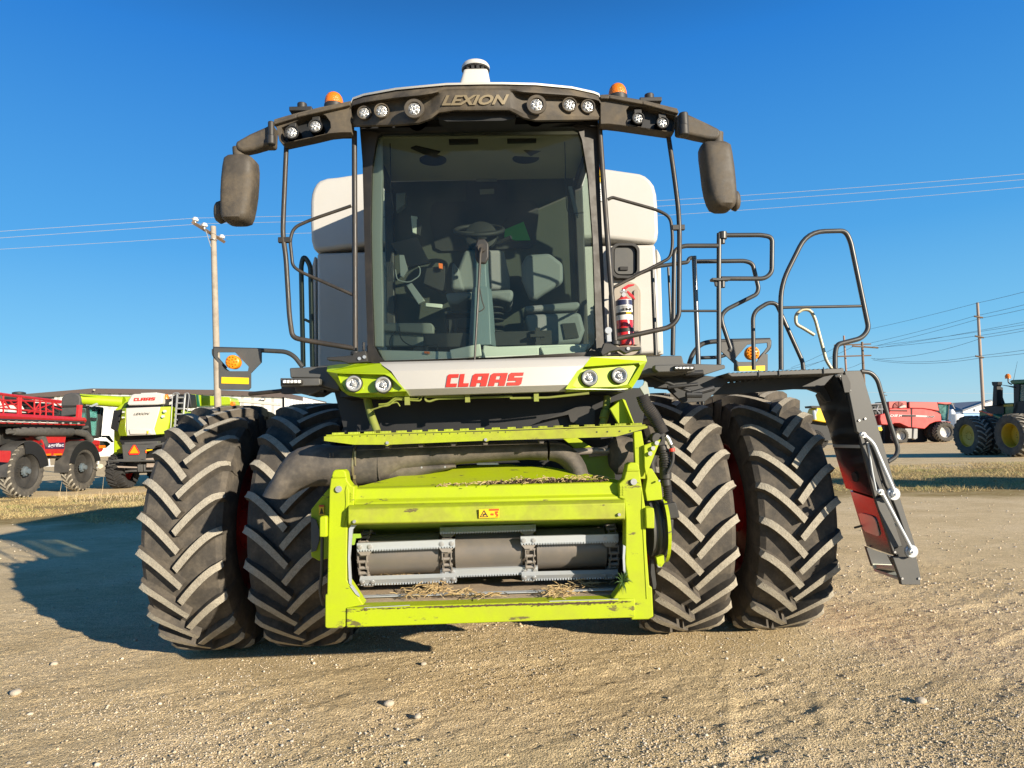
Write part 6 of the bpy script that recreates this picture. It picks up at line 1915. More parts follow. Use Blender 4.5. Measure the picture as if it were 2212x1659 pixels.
for pts in ([(1188, 370), (1208, 372), (1240, 770), (1218, 790)], [(1360, 395), (1372, 395), (1338, 785), (1322, 785)], [(1390, 400), (1402, 400), (1365, 790), (1352, 790)],
            [(1140, 560), (1215, 565), (1225, 800), (1200, 800), (1150, 720)], [(1215, 760), (1335, 770), (1335, 800), (1225, 810)], [(1235, 520), (1310, 525), (1300, 570), (1240, 560)], [(1280, 410), (1320, 412), (1315, 440), (1285, 438)]):
    plateX(mb, L(cJ1, pts), XS - .1, -.15)
obj('cab_frame', mb, M['black'], SP)
mb = MB(); pipe1 = [PX(*cJ1(x, y), XS + .1) for x, y in ((180, 715), (260, 700), (500, 700), (950, 715), (985, 715))]
mb.tube(pipe1, [.12, .20, .22, .20, .08], 16); mb.tube([PX(*cJ1(x, y), XS + .1) for x, y in ((100, 690), (240, 685))], .07, 10); mb.tube([PX(*cJ1(x, y), XS + .1) for x, y in ((100, 720), (240, 722))], .07, 10)
mb.tube([PX(*cJ1(x, y), XS) for x, y in ((470, 730), (560, 800), (600, 900))], .16, 12)
mb.tube([PX(*cJ1(x, y), XS) for x, y in ((980, 700), (1150, 740), (1220, 830))], .16, 12)
mb.tube([PX(*cJ1(x, y), XS) for x, y in ((1010, 680), (1180, 650))], .07, 10)
obj('air_hose', mb, mat('grey_hose', (.06, .06, .058), .6, dust=.6, dcol=(.14, .13, .115)), SP, smooth=60)
XB = XS + .5
def bx_(mb, pts, r, mi=0, off=0):
    for i in range(len(pts) - 1): mb.tube([PX(*cJ1(*pts[i]), XB + off), PX(*cJ1(*pts[i + 1]), XB + off)], r, 6, mi)
mb = MB()
for off in (0, -.7):
    bx_(mb, [(-60, 192), (0, 203), (240, 235), (820, 305)], .055, off=off)
    bx_(mb, [(-60, 285), (0, 290), (500, 300), (820, 325)], .035, off=off)
    bx_(mb, [(-60, 500), (740, 540), (1130, 560)], .13, off=off)
    bx_(mb, [(-60, 590), (1140, 620)], .035, off=off)
    bx_(mb, [(-60, 395), (700, 445)], .03, off=off)
    for x in (45, 245, 275, 465, 540, 620, 718): bx_(mb, [(x, 215 + x * .11), (x, 505)], .05 if x in (245, 275, 715) else .03, off=off)
    for pts in ([(0, 370), (240, 330)], [(60, 300), (130, 400)], [(0, 260), (60, 400)], [(280, 260), (460, 420)], [(380, 455), (715, 330)], [(300, 420), (560, 460)], [(560, 300), (470, 420)], [(620, 400), (720, 460)], [(720, 310), (830, 380)], [(700, 380), (830, 420)], [(60, 400), (240, 420)], [(130, 300), (245, 400)]):
        bx_(mb, pts, .028, off=off)
for x in (1065, 1085): bx_(mb, [(x, 355), (x - 15, 540)], .09)
obj('boom', mb, M['sred'], SP, smooth=50)
mb = MB(); bx_(mb, [(-60, 552), (1130, 585)], .05, off=.1)
for k in range(11):
    mb.box(PX(*cJ1(10 + 105 * k, 572 + 3 * k), XB + .2), (.06, .05, .06), mi=1)
for pts in ([(0, 455), (820, 490)], [(300, 430), (640, 470)], [(100, 340), (240, 350)]): bx_(mb, pts, .04, off=-.2)
for pts in ([(80, 240), (480, 285), (470, 380), (90, 330)], [(310, 320), (700, 330), (820, 420), (800, 480), (400, 470)], [(840, 560), (1140, 590), (1140, 600), (840, 570)]): plateX(mb, L(cJ1, pts), XB - .4, -.1)
plateX(mb, L(cJ1, [(0, 600), (1140, 630), (1120, 660), (0, 640)]), XB - .3, -.6)
obj('spray_line', mb, [M['black'], mat('nozzle', (.3, .3, .28), .5)], SP)
mb = MB(); mb.lathe([(0, .24), (.06, .24), (.09, .14), (.1, .05)], PX(*cJ1(256, 205), XS - 1.2), (0, 0, 1), 16); plateX(mb, L(cJ1, [(530, 240), (735, 245), (735, 270), (540, 262)]), XS - 1.2, -.5)
obj('tank_lid', mb, M['black'], SP)

# ---------------- second lime and white combine, seen from the rear
YC = 30.0
CB = thing('combine_harvester', 'parked white and lime combine seen from the rear with an orange slow-vehicle triangle', 'combine harvester', P(*cJ2(700, 1420), YC + 1) * 1.0)
CB.location.z = 0; ROOT[CB.name] = Vector(CB.location)
mb = MB(); mb.plate(L(cJ2, [(470, 378), (912, 362), (880, 500), (835, 650), (858, 722), (480, 738), (470, 650)]), YC, .4); mb.plate(L(cJ2, [(505, 655), (780, 650), (800, 712), (520, 722)]), YC - .06, .1)
wp_ = obj('rear_hood', mb, M['white_clean'], CB, bevel=.03)
font_mesh('LEXION', quad(cJ2(566, 470), cJ2(768, 466), cJ2(778, 437), cJ2(578, 442), YC - .03), .03, .25, .01, 'lettering', M['seam'], wp_)
mb = MB(); mb.plate(L(cJ2, [(915, 362), (1050, 358), (1035, 560), (995, 710), (860, 722), (835, 650), (880, 500)]), lambda u, v: YC + .25 * max(0, (u - 340) / 30), .5); mb.plate(L(cJ2, [(425, 380), (472, 378), (462, 650), (482, 738), (385, 742), (365, 670), (400, 520)]), lambda u, v: YC + .3 * max(0, (272 - u) / 15), .5)
obj('rear_corner', mb, M['lime_clean'], CB, bevel=.02)
mb = MB()
for p in ((967, 420), (945, 487), (432, 430), (428, 500)): cylY(mb, *cJ2(*p), YC - .05, .06 if p[0] > 500 else .04, .1, seg=16)
obj('tail_lamp', mb, M['led'], CB)
mb = MB(); mb.plate(L(cJ2, [(545, 205), (580, 195), (930, 190), (945, 200), (942, 325), (870, 335), (510, 345), (482, 325), (500, 280)]), YC + .2, .8)
th = obj('top_hood', mb, M['white_clean'], CB, bevel=.04)
block_word('CLAAS', [(.0, .145), (.165, .30), (.325, .535), (.56, .775), (.80, .985)], quad(cJ2(572, 288), cJ2(850, 278), cJ2(850, 238), cJ2(572, 248), YC + .18), 'lettering', M['red_letter'], th, thick=.03)
mb = MB(); mb.plate(L(cJ2, [(945, 215), (1060, 200), (1060, 330), (945, 355)]), YC + .6, .6); mb.plate(L(cJ2, [(660, 182), (870, 176), (870, 195), (660, 200)]), YC + 1, .8)
obj('top_box', mb, M['white_clean'], CB, bevel=.02)
mb = MB()
mb.plate(L(cJ2, [(310, 405), (415, 405), (385, 560), (365, 690), (280, 650), (268, 640), (290, 520)]), YC + .35, .6)
mb.plate(L(cJ2, [(480, 345), (960, 335), (960, 372), (480, 380)]), YC + .4, 1.5)
mb.plate(L(cJ2, [(950, 300), (1100, 210), (1300, 195), (1320, 370), (1060, 380), (1040, 600), (1100, 640), (1180, 640), (1180, 400), (960, 360)]), YC + .7, .6)
mb.plate(L(cJ2, [(400, 740), (1010, 735), (1000, 800), (1000, 960), (860, 1080), (440, 1080), (420, 860), (380, 800)]), YC + .5, 1.2)
mb.plate(L(cJ2, [(330, 1000), (440, 990), (980, 960), (980, 1180), (860, 1200), (620, 1205), (370, 1150), (330, 1110)]), YC + .6, 1.0)
obj('chassis', mb, M['deep'], CB, bevel=.03)
mb = MB()
mb.plate(L(cJ2, [(418, 855), (440, 850), (740, 850), (735, 900), (720, 1050), (670, 1040), (640, 1080), (470, 1078), (440, 1075), (430, 980)]), YC - .1, .06)
mb.plate(L(cJ2, [(450, 822), (880, 805), (880, 840), (450, 852)]), YC - .05, .3)
mb.plate(L(cJ2, [(620, 1110), (680, 1110), (685, 1205), (622, 1205)]), YC - .1, .1); mb.plate(L(cJ2, [(695, 1110), (715, 1110), (715, 1180), (870, 1180), (870, 1200), (700, 1203)]), YC - .1, .1)
mb.plate(L(cJ2, [(350, 1040), (440, 1040), (640, 1048), (860, 1050), (860, 1068), (440, 1075), (130, 1062), (350, 1052)]), YC - .15, .08)
mb.plate(L(cJ2, [(236, 1065), (248, 1065), (248, 1115), (330, 1100), (330, 1110), (240, 1130)]), YC - .1, .05)
mb.plate(L(cJ2, [(455, 1190), (600, 1180), (604, 1202), (460, 1206)]), YC - .12, .08); mb.plate(L(cJ2, [(940, 820), (1010, 815), (1010, 870), (940, 870)]), YC - .1, .08)
mb.plate(L(cJ2, [(730, 850), (940, 830), (940, 850), (850, 870), (820, 910), (730, 900)]), YC - .1, .08)
obj('rear_frame', mb, M['grey_steel'], CB, bevel=.01)
mb = MB(); mb.plate(L(cJ2, [(350, 1130), (610, 1140), (610, 1155), (370, 1150)]), YC - .1, .2)
for k in range(7): mb.plate(L(cJ2, [(740 + 18 * k, 1095), (750 + 18 * k, 1095), (758 + 18 * k, 1145), (735 + 18 * k, 1145)]), YC, .05)
mb.plate(L(cJ2, [(720, 1060), (870, 1060), (870, 1020), (730, 1030)]), YC + .1, .05)
obj('spreader', mb, mat('worn_steel', (.33, .27, .22), .6), CB)
mb = MB(); mb.plate(L(cJ2, [(565, 856), (590, 856), (646, 950), (636, 980), (515, 984), (503, 955)]), YC - .16, .02, 0); mb.plate(L(cJ2, [(577, 862), (633, 962), (517, 966)]), YC - .18, .02, 1)
obj('slow_vehicle_triangle', mb, [mat('triangle_red', (.75, .02, .02), .5), mat('triangle_orange', (.95, .30, .0), .5)], CB)
mb = MB(); mb.plate(L(cJ2, [(735, 918), (800, 912), (812, 922), (760, 935), (735, 935)]), YC - .15, .05, 0); mb.plate(L(cJ2, [(720, 925), (733, 925), (733, 960), (722, 960)]), YC - .15, .05, 1); mb.plate(L(cJ2, [(738, 676), (762, 676), (757, 710), (742, 710)]), YC - .1, .02, 0)
mb.plate(L(cJ2, [(1135, 615), (1160, 615), (1160, 630), (1135, 630)]), YC, .02)
obj('yellow_hose', mb, [M['yellow'], mat('lamp_red_orange', (.8, .12, .02), .4)], CB)
xw = P(*cJ2(430, 1300), YC + 1).x
for x, s in ((xw, -1), (xw + 2.4, 1)): far_wheel(CB, (x, YC + 1, .80), .80, 'w', M['rim'], s, M['tyre_dark'])
for x, s in ((xw - .2, -1), (xw + 2.6, 1)): far_wheel(CB, (x, YC + 5, 1.0), 1.0, 'w', M['rim'], s, M['tyre_dark'])
mb = MB(); mb.box((xw + 1.2, YC + 1, .8), (2.2, .25, .3)); mb.box((xw + 1.2, YC + 5, .95), (2.2, .6, .6)); obj('axle', mb, M['deep'], CB)
mb = MB(); mb.box((xw + 1.2, YC + 4, 2.3), (3.0, 6.5, 2.2)); obj('body', mb, M['lime_clean'], CB, bevel=.05)
mb = MB(); a_ = P(*cJ1(1075, 272), YC + .5); b_ = P(*cJ2(425, 300), YC + 1.2); mb.tube([a_, b_], [.235, .255], 24); 
mb.tube([b_, P(*cJ2(520, 300), YC + 1.5)], .27, 20)
mb.plate(L(cJ2, [(330, 395), (440, 320), (500, 250), (520, 280), (450, 380), (350, 408)]), YC + 1.0, .3)
mb.prism([a_ + Vector((.3, -.22, .12)), b_ + Vector((-.3, -.22, .12)), b_ + Vector((-.3, -.20, .17)), a_ + Vector((.1, -.20, .17))], (0, .1, 0))
au = obj('unloading_auger', mb, M['lime_clean'], CB, smooth=60)
mb = MB(); mb.plate(L(cJ1, [(822, 330), (828, 260), (870, 210), (950, 188), (1020, 190), (1070, 220), (1088, 270), (1080, 330), (1065, 380), (1070, 440), (1055, 480), (950, 495), (812, 515)]), YC + .25, .5); obj('auger_boot', mb, mat('rubber_boot', (.055, .055, .055), .6, dust=.4, dcol=(.1, .095, .09)), au, bevel=.06, segs=3)
mb = MB(); mb.plate(L(cJ1, [(1200, 372), (1300, 325), (1310, 350), (1240, 378)]), YC + .5, .1); obj('auger_clamp', mb, M['zinc'], au)
mb = MB(); mb.plate(L(cJ2, [(1308, 195), (1430, 210), (1620, 225), (1800, 235), (1830, 260), (1825, 330), (1600, 345), (1480, 350), (1325, 362), (1318, 260)]), YC + 2, 1.2, 0)
mb.plate(L(cJ2, [(1375, 204), (1412, 208), (1432, 355), (1390, 358)]), YC + 1.98, .05, 1)
mb.plate([(480, 858), (560, 866), (600, 870), (600, 876), (480, 866)], YC + 3, .5, 2)
cylY(mb, 501, 872, YC + 2, .1, .2, 3)
obj('side_shield', mb, [M['lime_clean'], mat('dark_green_band', (.01, .10, .06), .4), M['white_clean'], M['amber']], CB, bevel=.03)
mb = MB()
for x in (1140, 1238): mb.tube([P(*cJ2(x, 190), YC + .3), P(*cJ2(x - 38, 640), YC + .3)], .045, 6)
for k in range(6): mb.tube([P(*cJ2(1140 - 8 * k, 242 + 90 * k * .8), YC + .3), P(*cJ2(1235 - 8 * k, 242 + 90 * k * .8), YC + .3)], .04, 6)
for pts in ([(1050, 640), (1072, 250), (1080, 185), (1150, 182), (1165, 200)], [(1230, 240), (1240, 185), (1285, 182), (1290, 230), (1265, 430)]):
    mb.tube(rpath([P(*cJ2(*p), YC + .25) for p in pts], .1), .022, 6)
obj('rear_ladder', mb, mat('alu_ladder', (.35, .36, .36), .4, metal=.3), CB, smooth=60)
mb = MB(); c = P(*cJ2(993, 262), YC + .5); mb.lathe([(0, .12), (.12, .11), (.2, .07), (.22, .01)], c, (0, 0, 1), 14); obj('beacon', mb, M['amber'], CB)
mb = MB(); mb.plate(L(cJ2, [(960, 280), (1060, 250), (1060, 280), (1000, 300), (1000, 345), (950, 350), (985, 300)]), YC + .45, .1); obj('beacon_bracket', mb, M['black'], CB)

# ---------------- large metal shed behind them
def ribbed(name, base, rib, scale, axis=0):
    m = mat(name, base, .5); nt = m.node_tree; N = nt.nodes; K = nt.links
    b = N['Principled BSDF']; g = N.new('ShaderNodeNewGeometry'); s = N.new('ShaderNodeSeparateXYZ'); K.new(g.outputs['Position'], s.inputs[0])
    mm = N.new('ShaderNodeMath'); mm.operation = 'MULTIPLY'; K.new(s.outputs[axis], mm.inputs[0]); mm.inputs[1].default_value = scale
    fr = N.new('ShaderNodeMath'); fr.operation = 'FRACT'; K.new(mm.outputs[0], fr.inputs[0])
    c = N.new('ShaderNodeMath'); c.operation = 'GREATER_THAN'; K.new(fr.outputs[0], c.inputs[0]); c.inputs[1].default_value = .72
    bp = N.new('ShaderNodeBump'); bp.inputs['Distance'].default_value = .2; K.new(c.outputs[0], bp.inputs['Height']); K.new(bp.outputs[0], b.inputs['Normal'])
    mx = N.new('ShaderNodeMix'); mx.data_type = 'RGBA'; mx.inputs['A'].default_value = (*base, 1); mx.inputs['B'].default_value = (*rib, 1)
    K.new(c.outputs[0], mx.inputs['Factor']); K.new(mx.outputs['Result'], b.inputs['Base Color'])
    return m
YB = 110.0
BL = thing('metal_shed', 'long pale corrugated metal shed with a brown roof edge behind the parked machines', 'shed', (P(300, 980, YB).x, YB, 0))
ROOT[BL.name] = Vector(BL.location)
eav = [(-250, 863), (48, 852), (198, 839.5), (462, 842.5), (614, 848.5)]
low_ = P(614, 990, YB)
mb = MB(); f = [P(u, v, YB) for u, v in eav]; f += [Vector((f[-1].x, YB, -.5)), Vector((f[0].x, YB, -.5))]
mb.prism(f, (0, .3, 0)); obj('gable_wall', mb, ribbed('corrugated_white', (.66, .65, .60), (.42, .42, .40), .62), BL, smooth=0)
e0 = P(614, 848.5, YB); e1 = Vector((e0.x + .4, YB + 26, e0.z - .3))
mb = MB(); mb.prism([e0, e1, Vector((e1.x, e1.y, -.5)), Vector((e0.x, e0.y, -.5))], (-.3, 0, 0)); obj('side_wall', mb, ribbed('corrugated_side', (.72, .72, .70), (.5, .5, .5), .6, 1), BL, smooth=0)
mb = MB()
rf = [P(u, v - .5, YB - .5) for u, v in eav]; n_ = len(rf)
mb.add(rf + [p + Vector((0, 27, 0)) for p in rf] + [p - Vector((0, 0, .75)) for p in rf] + [p + Vector((0, 27, -.75)) for p in rf],
       [(i, i + 1, n_ + i + 1, n_ + i) for i in range(n_ - 1)] + [(i, 2 * n_ + i, 2 * n_ + i + 1, i + 1) for i in range(n_ - 1)] + [(n_ - 1, 3 * n_ - 1, 4 * n_ - 1, 2 * n_ - 1)])
obj('roof', mb, mat('brown_trim', (.10, .075, .065), .6), BL, smooth=0, recalc=False)
mb = MB(); mb.plate([(190, 884), (262, 884), (262, 985), (190, 987)], YB - .4, .3); mb.plate([(262, 880), (300, 880), (300, 985), (262, 985)], YB - .35, .3)
mb.prism([e0 + Vector((.05, 4, -4)), e0 + Vector((.2, 20, -4)), Vector((e0.x + .2, YB + 20, 0)), Vector((e0.x + .05, YB + 4, 0))], (.1, 0, 0))
obj('sliding_door', mb, M['white_bright'], BL)
mb = MB(); mb.plate(L(cF4, [(583, 1577), (616, 1576), (617, 1591), (584, 1592)]), YB - .6, .4); obj('wall_lamp', mb, mat('lamp_housing', (.08, .08, .07), .5), BL, bevel=.1)
mb = MB(); mb.plate(L(cF4, [(587, 1580), (612, 1579), (612, 1588), (587, 1589)]), YB - .7, .1); obj('wall_lamp_glass', mb, M['white_bright'], BL)
mb = MB(); mb.plate(L(cJ1, [(1255, 143), (1275, 143), (1265, 158)]), YB - 1.2, .3); obj('ridge_vent', mb, mat('cream_vent', (.7, .66, .5), .6), BL)
# galvanised gate frame standing in the yard behind the sprayer
GT = thing('gate_frame', 'thin galvanised tube frame standing on the yard behind the sprayer', 'frame', (P(*cJ1(1000, 1190), 47).x, 47, 0))
mb = MB()
def gtube(pts, r=.05): mb.tube([P(*cJ1(*p), 47) for p in pts], r, 6)
gtube([(540, 1185), (1330, 1150)]); gtube([(1325, 1010), (1330, 1150)]); gtube([(660, 1050), (670, 1180)]); gtube([(1200, 1150), (1260, 1020)]); gtube([(1190, 1190), (1350, 1200)])
obj('tube_frame', mb, mat('galvanised_tube', (.55, .56, .56), .5), GT)
mb = MB(); cylY(mb, *cJ1(1353, 1180), 46.9, .16, .1, seg=16); obj('castor', mb, mat('cream_castor', (.6, .55, .4), .6), GT)
GT.location.z = 0

# ---------------- red combine on the right, side view
YR = 67.0
RC_ = thing('combine_harvester', 'red combine harvester parked side on beyond the ladder, front wheels to the right', 'combine harvester', (P(1960, 950, YR).x, YR, 0))
mb = MB()
mb.plate(L(cJ3, [(420, 565), (590, 520), (590, 450), (960, 450), (990, 452), (1000, 800), (950, 800), (880, 770), (780, 725), (680, 725), (640, 760), (440, 750), (415, 650)]), YR, 2.6)
mb.plate(L(cJ3, [(1006, 452), (1200, 455), (1350, 480), (1480, 520), (1545, 560), (1555, 690), (1440, 700), (1340, 740), (1290, 790), (1240, 830), (1006, 805)]), YR, 2.6)
rb = obj('body', mb, M['cred'], RC_, bevel=.05)
mb = MB(); mb.plate(L(cJ3, [(820, 568), (1050, 572), (1290, 585), (1290, 615), (1050, 605), (825, 605)]), YR - .03, .05); obj('body_stripe', mb, mat('silver_stripe', (.5, .42, .42), .4), rb)
mb = MB(); mb.plate(L(cJ3, [(822, 572), (1080, 576), (1080, 602), (825, 604)]), YR - .05, .05); mb.plate(L(cJ3, [(610, 485), (920, 485), (920, 508), (605, 502)]), YR - .04, .05); mb.plate(L(cJ3, [(990, 450), (1004, 450), (1010, 810), (1000, 810)]), YR - .04, .05)
obj('dark_stripe', mb, M['seam'], rb)
font_mesh('CASE IH', quad(cJ3(603, 608), cJ3(815, 606), cJ3(825, 566), cJ3(608, 562), YR - .06), .04, .2, .015, 'lettering', M['white_bright'], rb)
font_mesh('8240', quad(cJ3(1285, 622), cJ3(1420, 622), cJ3(1422, 586), cJ3(1290, 586), YR - .06), .04, .2, .01, 'lettering', mat('grey_print', (.3, .28, .28), .5), rb)
mb = MB()
mb.plate(L(cJ3, [(575, 325), (905, 320), (915, 448), (585, 450)]), YR + .2, 2.2)
mb.plate(L(cJ3, [(955, 328), (1475, 335), (1512, 500), (1350, 470), (1200, 450), (958, 445)]), YR + .2, 2.2)
mb.plate(L(cJ3, [(1480, 335), (1740, 340), (1750, 365), (1650, 378), (1480, 360)]), YR + .3, 2.0)
rt = obj('grain_tank', mb, mat('faded_red', (.50, .07, .06), .5, dust=.4, dcol=(.5, .2, .17), dscale=1), RC_, bevel=.05)
mb = MB(); c = P(*cJ3(762, 430), YR + .15); mb.lathe([(0, .56), (.04, .56), (.04, .1)], c, (0, -1, 0), 32)
for k in range(8):
    a = R(45 * k); mb.tube([c + Vector((0, -.06, 0)), c + Vector((math.cos(a) * .55, -.06, math.sin(a) * .55))], .02, 4)
obj('rotary_screen', mb, mat('screen_red', (.22, .03, .025), .6), rt)
mb = MB(); mb.plate(L(cJ3, [(765, 430), (860, 385), (900, 400), (900, 430), (800, 445)]), YR - .05, .1); obj('air_scoop', mb, mat('grey_scoop', (.35, .33, .3), .5), rt)
mb = MB(); mb.plate(L(cJ3, [(905, 330), (950, 330), (955, 445), (905, 445)]), YR + .4, 1.5); mb.plate(L(cJ3, [(260, 380), (440, 370), (440, 330), (575, 330), (580, 450), (520, 560), (330, 565), (280, 460)]), YR + .6, 1.2)
mb.plate(L(cJ3, [(1540, 690), (1720, 690), (1720, 740), (1560, 740)]), YR + .5, 1.5); mb.plate(L(cJ3, [(500, 760), (640, 760), (900, 800), (1290, 830), (1290, 1060), (1100, 1110), (500, 1110)]), YR + 1.6, .6)
obj('chassis', mb, M['deep'], RC_)
mb = MB()
for pts in ([(350, 480), (380, 400)], [(280, 470), (490, 465)], [(350, 480), (410, 550)], [(445, 380), (455, 560)], [(1740, 350), (1800, 460)], [(240, 375), (440, 360)]): mb.tube([P(*cJ3(*p), YR + .3) for p in pts], .06, 5)
obj('rear_rail', mb, mat('pale_rail', (.3, .3, .32), .5), RC_)
mb = MB(); mb.plate(L(cJ3, [(320, 570), (420, 565), (430, 750), (350, 760)]), YR + .4, 1.8); mb.plate(L(cJ3, [(1550, 690), (1690, 695), (1730, 710), (1700, 720), (1560, 712)]), YR - .1, .4); obj('rear_shield', mb, mat('dark_red', (.22, .012, .012), .5), RC_)
mb = MB(); mb.plate(L(cJ3, [(1490, 380), (1680, 385), (1680, 500), (1655, 670), (1580, 650), (1520, 520)]), YR + .5, 1.6); obj('cab_glass', mb, M['bgglass'], RC_, smooth=0)
mb = MB(); mb.plate(L(cJ3, [(1535, 420), (1600, 410), (1610, 560), (1560, 560)]), YR + 1.2, .4); mb.plate(L(cJ3, [(1500, 362), (1700, 368), (1760, 350), (1810, 370), (1760, 385), (1690, 385)]), YR + .45, .3); mb.tube([P(*cJ3(1690, 380), YR + .4), P(*cJ3(1665, 670), YR + .4)], .06, 6)
obj('cab_interior', mb, M['black'], RC_)
mb = MB(); mb.plate(L(cJ3, [(875, 820), (1010, 825), (1005, 1010), (930, 1015), (925, 940), (890, 930)]), YR - .1, .5); mb.plate(L(cJ3, [(1040, 825), (1115, 825), (1112, 1000), (1070, 1030), (1025, 1010)]), YR - .1, .4)
obj('fuel_tank', mb, mat('grey_tank', (.28, .28, .27), .5), RC_, bevel=.05)
mb = MB(); mb.plate(L(cJ3, [(385, 800), (440, 795), (460, 850), (440, 870), (395, 860)]), YR - .1, .3); obj('rear_lamp', mb, M['yellow'], RC_)
wrim = mat('pale_rim', (.55, .54, .52), .4, dust=.3, dcol=(.3, .28, .25))
def side_wheel(parent, c, r, kind, rimm, tm, Yoff=0):
    b = ROOT[parent.name]; tmb = {'n': TF, 'w': TW}[kind]; rr = {'n': .66, 'w': .56}[kind]
    w = obj('wheel', rim_mb(rr, .4), rimm, parent, loc=(c.x - b.x, c.y + Yoff - b.y, r)); w.rotation_euler = (0, 0, -math.pi / 2); w.scale = (1, r, r)
    key = (kind, tm.name)
    if key in _c: t = bpy.data.objects.new('tyre', _c[key]); COL.objects.link(t); t.parent = w
    else: t = obj('tyre', tmb, [tm, M['lug_top']] if tm is M['tyre_far'] else [tm, tm], w, loc=(0, 0, 0), smooth=28); _c[key] = t.data
    return w
side_wheel(RC_, P(*cJ3(1598, 940), YR), 1.0, 'w', wrim, M['tyre_far'], .0); side_wheel(RC_, P(*cJ3(1560, 940), YR), 1.0, 'w', wrim, M['tyre_dark'], .95)
side_wheel(RC_, P(*cJ3(785, 965), YR), .76, 'w', wrim, M['tyre_far'], .1); side_wheel(RC_, P(*cJ3(660, 985), YR), .76, 'w', wrim, M['tyre_dark'], 2.6); side_wheel(RC_, P(*cJ3(1400, 940), YR), 1.0, 'w', wrim, M['tyre_dark'], 3.2)

# ---------------- green articulated tractor at the right edge (flank in the plane x = 25)
XT = 25.0
t1, t2 = PX(*cJ4(458, 1185), XT), PX(*cJ4(1085, 1195), XT)
TR = thing('tractor', 'green articulated tractor with yellow rims and big dual tyres at the right edge', 'tractor', (XT + 1.5, (t1.y + t2.y) / 2, 0))
for c in (t1, t2):
    for dx, sd in ((.0, -1), (.95, -1), (3.2, 1), (4.1, 1)):
        far_wheel(TR, (XT + .35 + dx, c.y, 1.06), 1.06, 'w', M['byellow'], sd, M['tyre_far'], rw=.6, disc=.2 if dx == 0 and c is t1 else -.15)
mb = MB(); plateX(mb, L(cJ4, [(650, 745), (800, 700), (1000, 645), (1140, 640), (1140, 800), (1080, 850), (980, 900), (700, 900), (640, 830)]), XT + 1.6, 1.3); plateX(mb, L(cJ4, [(830, 800), (1000, 850), (1020, 880), (960, 900), (840, 830)]), XT + .6, .8)
plateX(mb, L(cJ4, [(1080, 325), (1110, 310), (1500, 295), (1500, 345), (1180, 370), (1110, 372)]), XT + 1.3, 1.9)
obj('bonnet', mb, M['bgreen'], TR, bevel=.04)
mb = MB(); plateX(mb, L(cJ4, [(990, 668), (1128, 658), (1128, 690), (990, 695)]), XT + 1.55, .1); obj('bonnet_stripe', mb, M['byellow'], TR)
mb = MB(); plateX(mb, L(cJ4, [(820, 338), (912, 338), (908, 385), (895, 400), (900, 680), (830, 690), (845, 400), (830, 385)]), XT + 1.3, .25); plateX(mb, L(cJ4, [(890, 410), (935, 420), (935, 560), (970, 660), (890, 660)]), XT + 1.5, .2)
plateX(mb, L(cJ4, [(920, 378), (1150, 405), (1150, 430), (1060, 405)]), XT + 1.3, .1)
plateX(mb, L(cJ4, [(1135, 370), (1225, 360), (1215, 620), (1180, 800), (1130, 810), (1140, 640)]), XT + 1.35, 1.7); plateX(mb, L(cJ4, [(1180, 620), (1600, 600), (1600, 860), (1100, 860)]), XT + 1.35, 1.7)
mb.box((XT + 2.1, t1.y - 1.5, 1.1), (1.2, 7, .8)); plateX(mb, L(cJ4, [(700, 690), (1000, 660), (1000, 840), (800, 840)]), XT + 1.55, 1.3)
obj('exhaust_stack', mb, M['deep'], TR, bevel=.02)
mb = MB(); plateX(mb, L(cJ4, [(1225, 380), (1600, 370), (1600, 610), (1222, 615)]), XT + 1.4, 1.5); obj('cab_glass', mb, M['bgglass'], TR, smooth=0)
for pts in ([(632, 748), (680, 750), (690, 772), (640, 775)], [(755, 782), (830, 798), (835, 830), (800, 830), (755, 805)]):
    mb = MB(); plateX(mb, L(cJ4, pts), XT + .8, .1); obj('indicator_lamp', mb, mat('lit_orange', (.95, .16, .01), .3), TR, bevel=.02)
mb = MB(); plateX(mb, L(cJ4, [(680, 755), (760, 780), (755, 800), (680, 772)]), XT + .82, .08); obj('lamp_bar', mb, mat('lamp_bar_red', (.45, .02, .02), .4), TR)
mb = MB(); c = PX(*cJ4(1060, 290), XT + 1.5); mb.lathe([(0, .13), (.15, .13), (.24, .06)], c, (0, 0, 1), 14); obj('beacon', mb, M['amber'], TR)
mb = MB(); mb.tube(rpath([c, PX(*cJ4(1062, 350), XT + 1.5), PX(*cJ4(1110, 375), XT + 1.5)], .1), .03, 6); mb.tube([PX(*cJ4(1140, 310), XT + 1.6), PX(*cJ4(1195, 40), XT + 1.6)], [.012, .006], 4); obj('beacon_stalk', mb, M['black'], TR)

# ---------------- yellow sprayer glimpsed between the tyre and the ladder
YY = 55.0
YS_ = thing('field_sprayer', 'yellow and black machine glimpsed between the outer right tyre and the ladder', 'sprayer', (P(1765, 950, YY).x, YY, 0))
mb = MB(); mb.plate(L(cF3, [(1320, 1530), (1350, 1450), (1400, 1455), (1470, 1460), (1480, 1570), (1400, 1560), (1320, 1545)]), YY, 1.5); obj('body', mb, mat('machine_yellow', (.80, .50, .01), .4), YS_, bevel=.05)
mb = MB(); mb.plate(L(cF3, [(1305, 1435), (1480, 1438), (1480, 1450), (1310, 1450)]), YY + .3, 1.2); mb.plate(L(cF3, [(1300, 1550), (1490, 1560), (1490, 1700), (1300, 1700)]), YY + .5, 1.2); obj('chassis', mb, M['deep'], YS_)
mb = MB(); mb.tube([P(*cF3(1325, 1470), YY - .1), P(*cF3(1335, 1540), YY - .1)], .12, 8); mb.tube([P(*cF3(1350, 1460), YY - .1), P(*cF3(1335, 1500), YY - .1)], .08, 8); obj('exhaust_pipe', mb, M['zinc'], YS_)
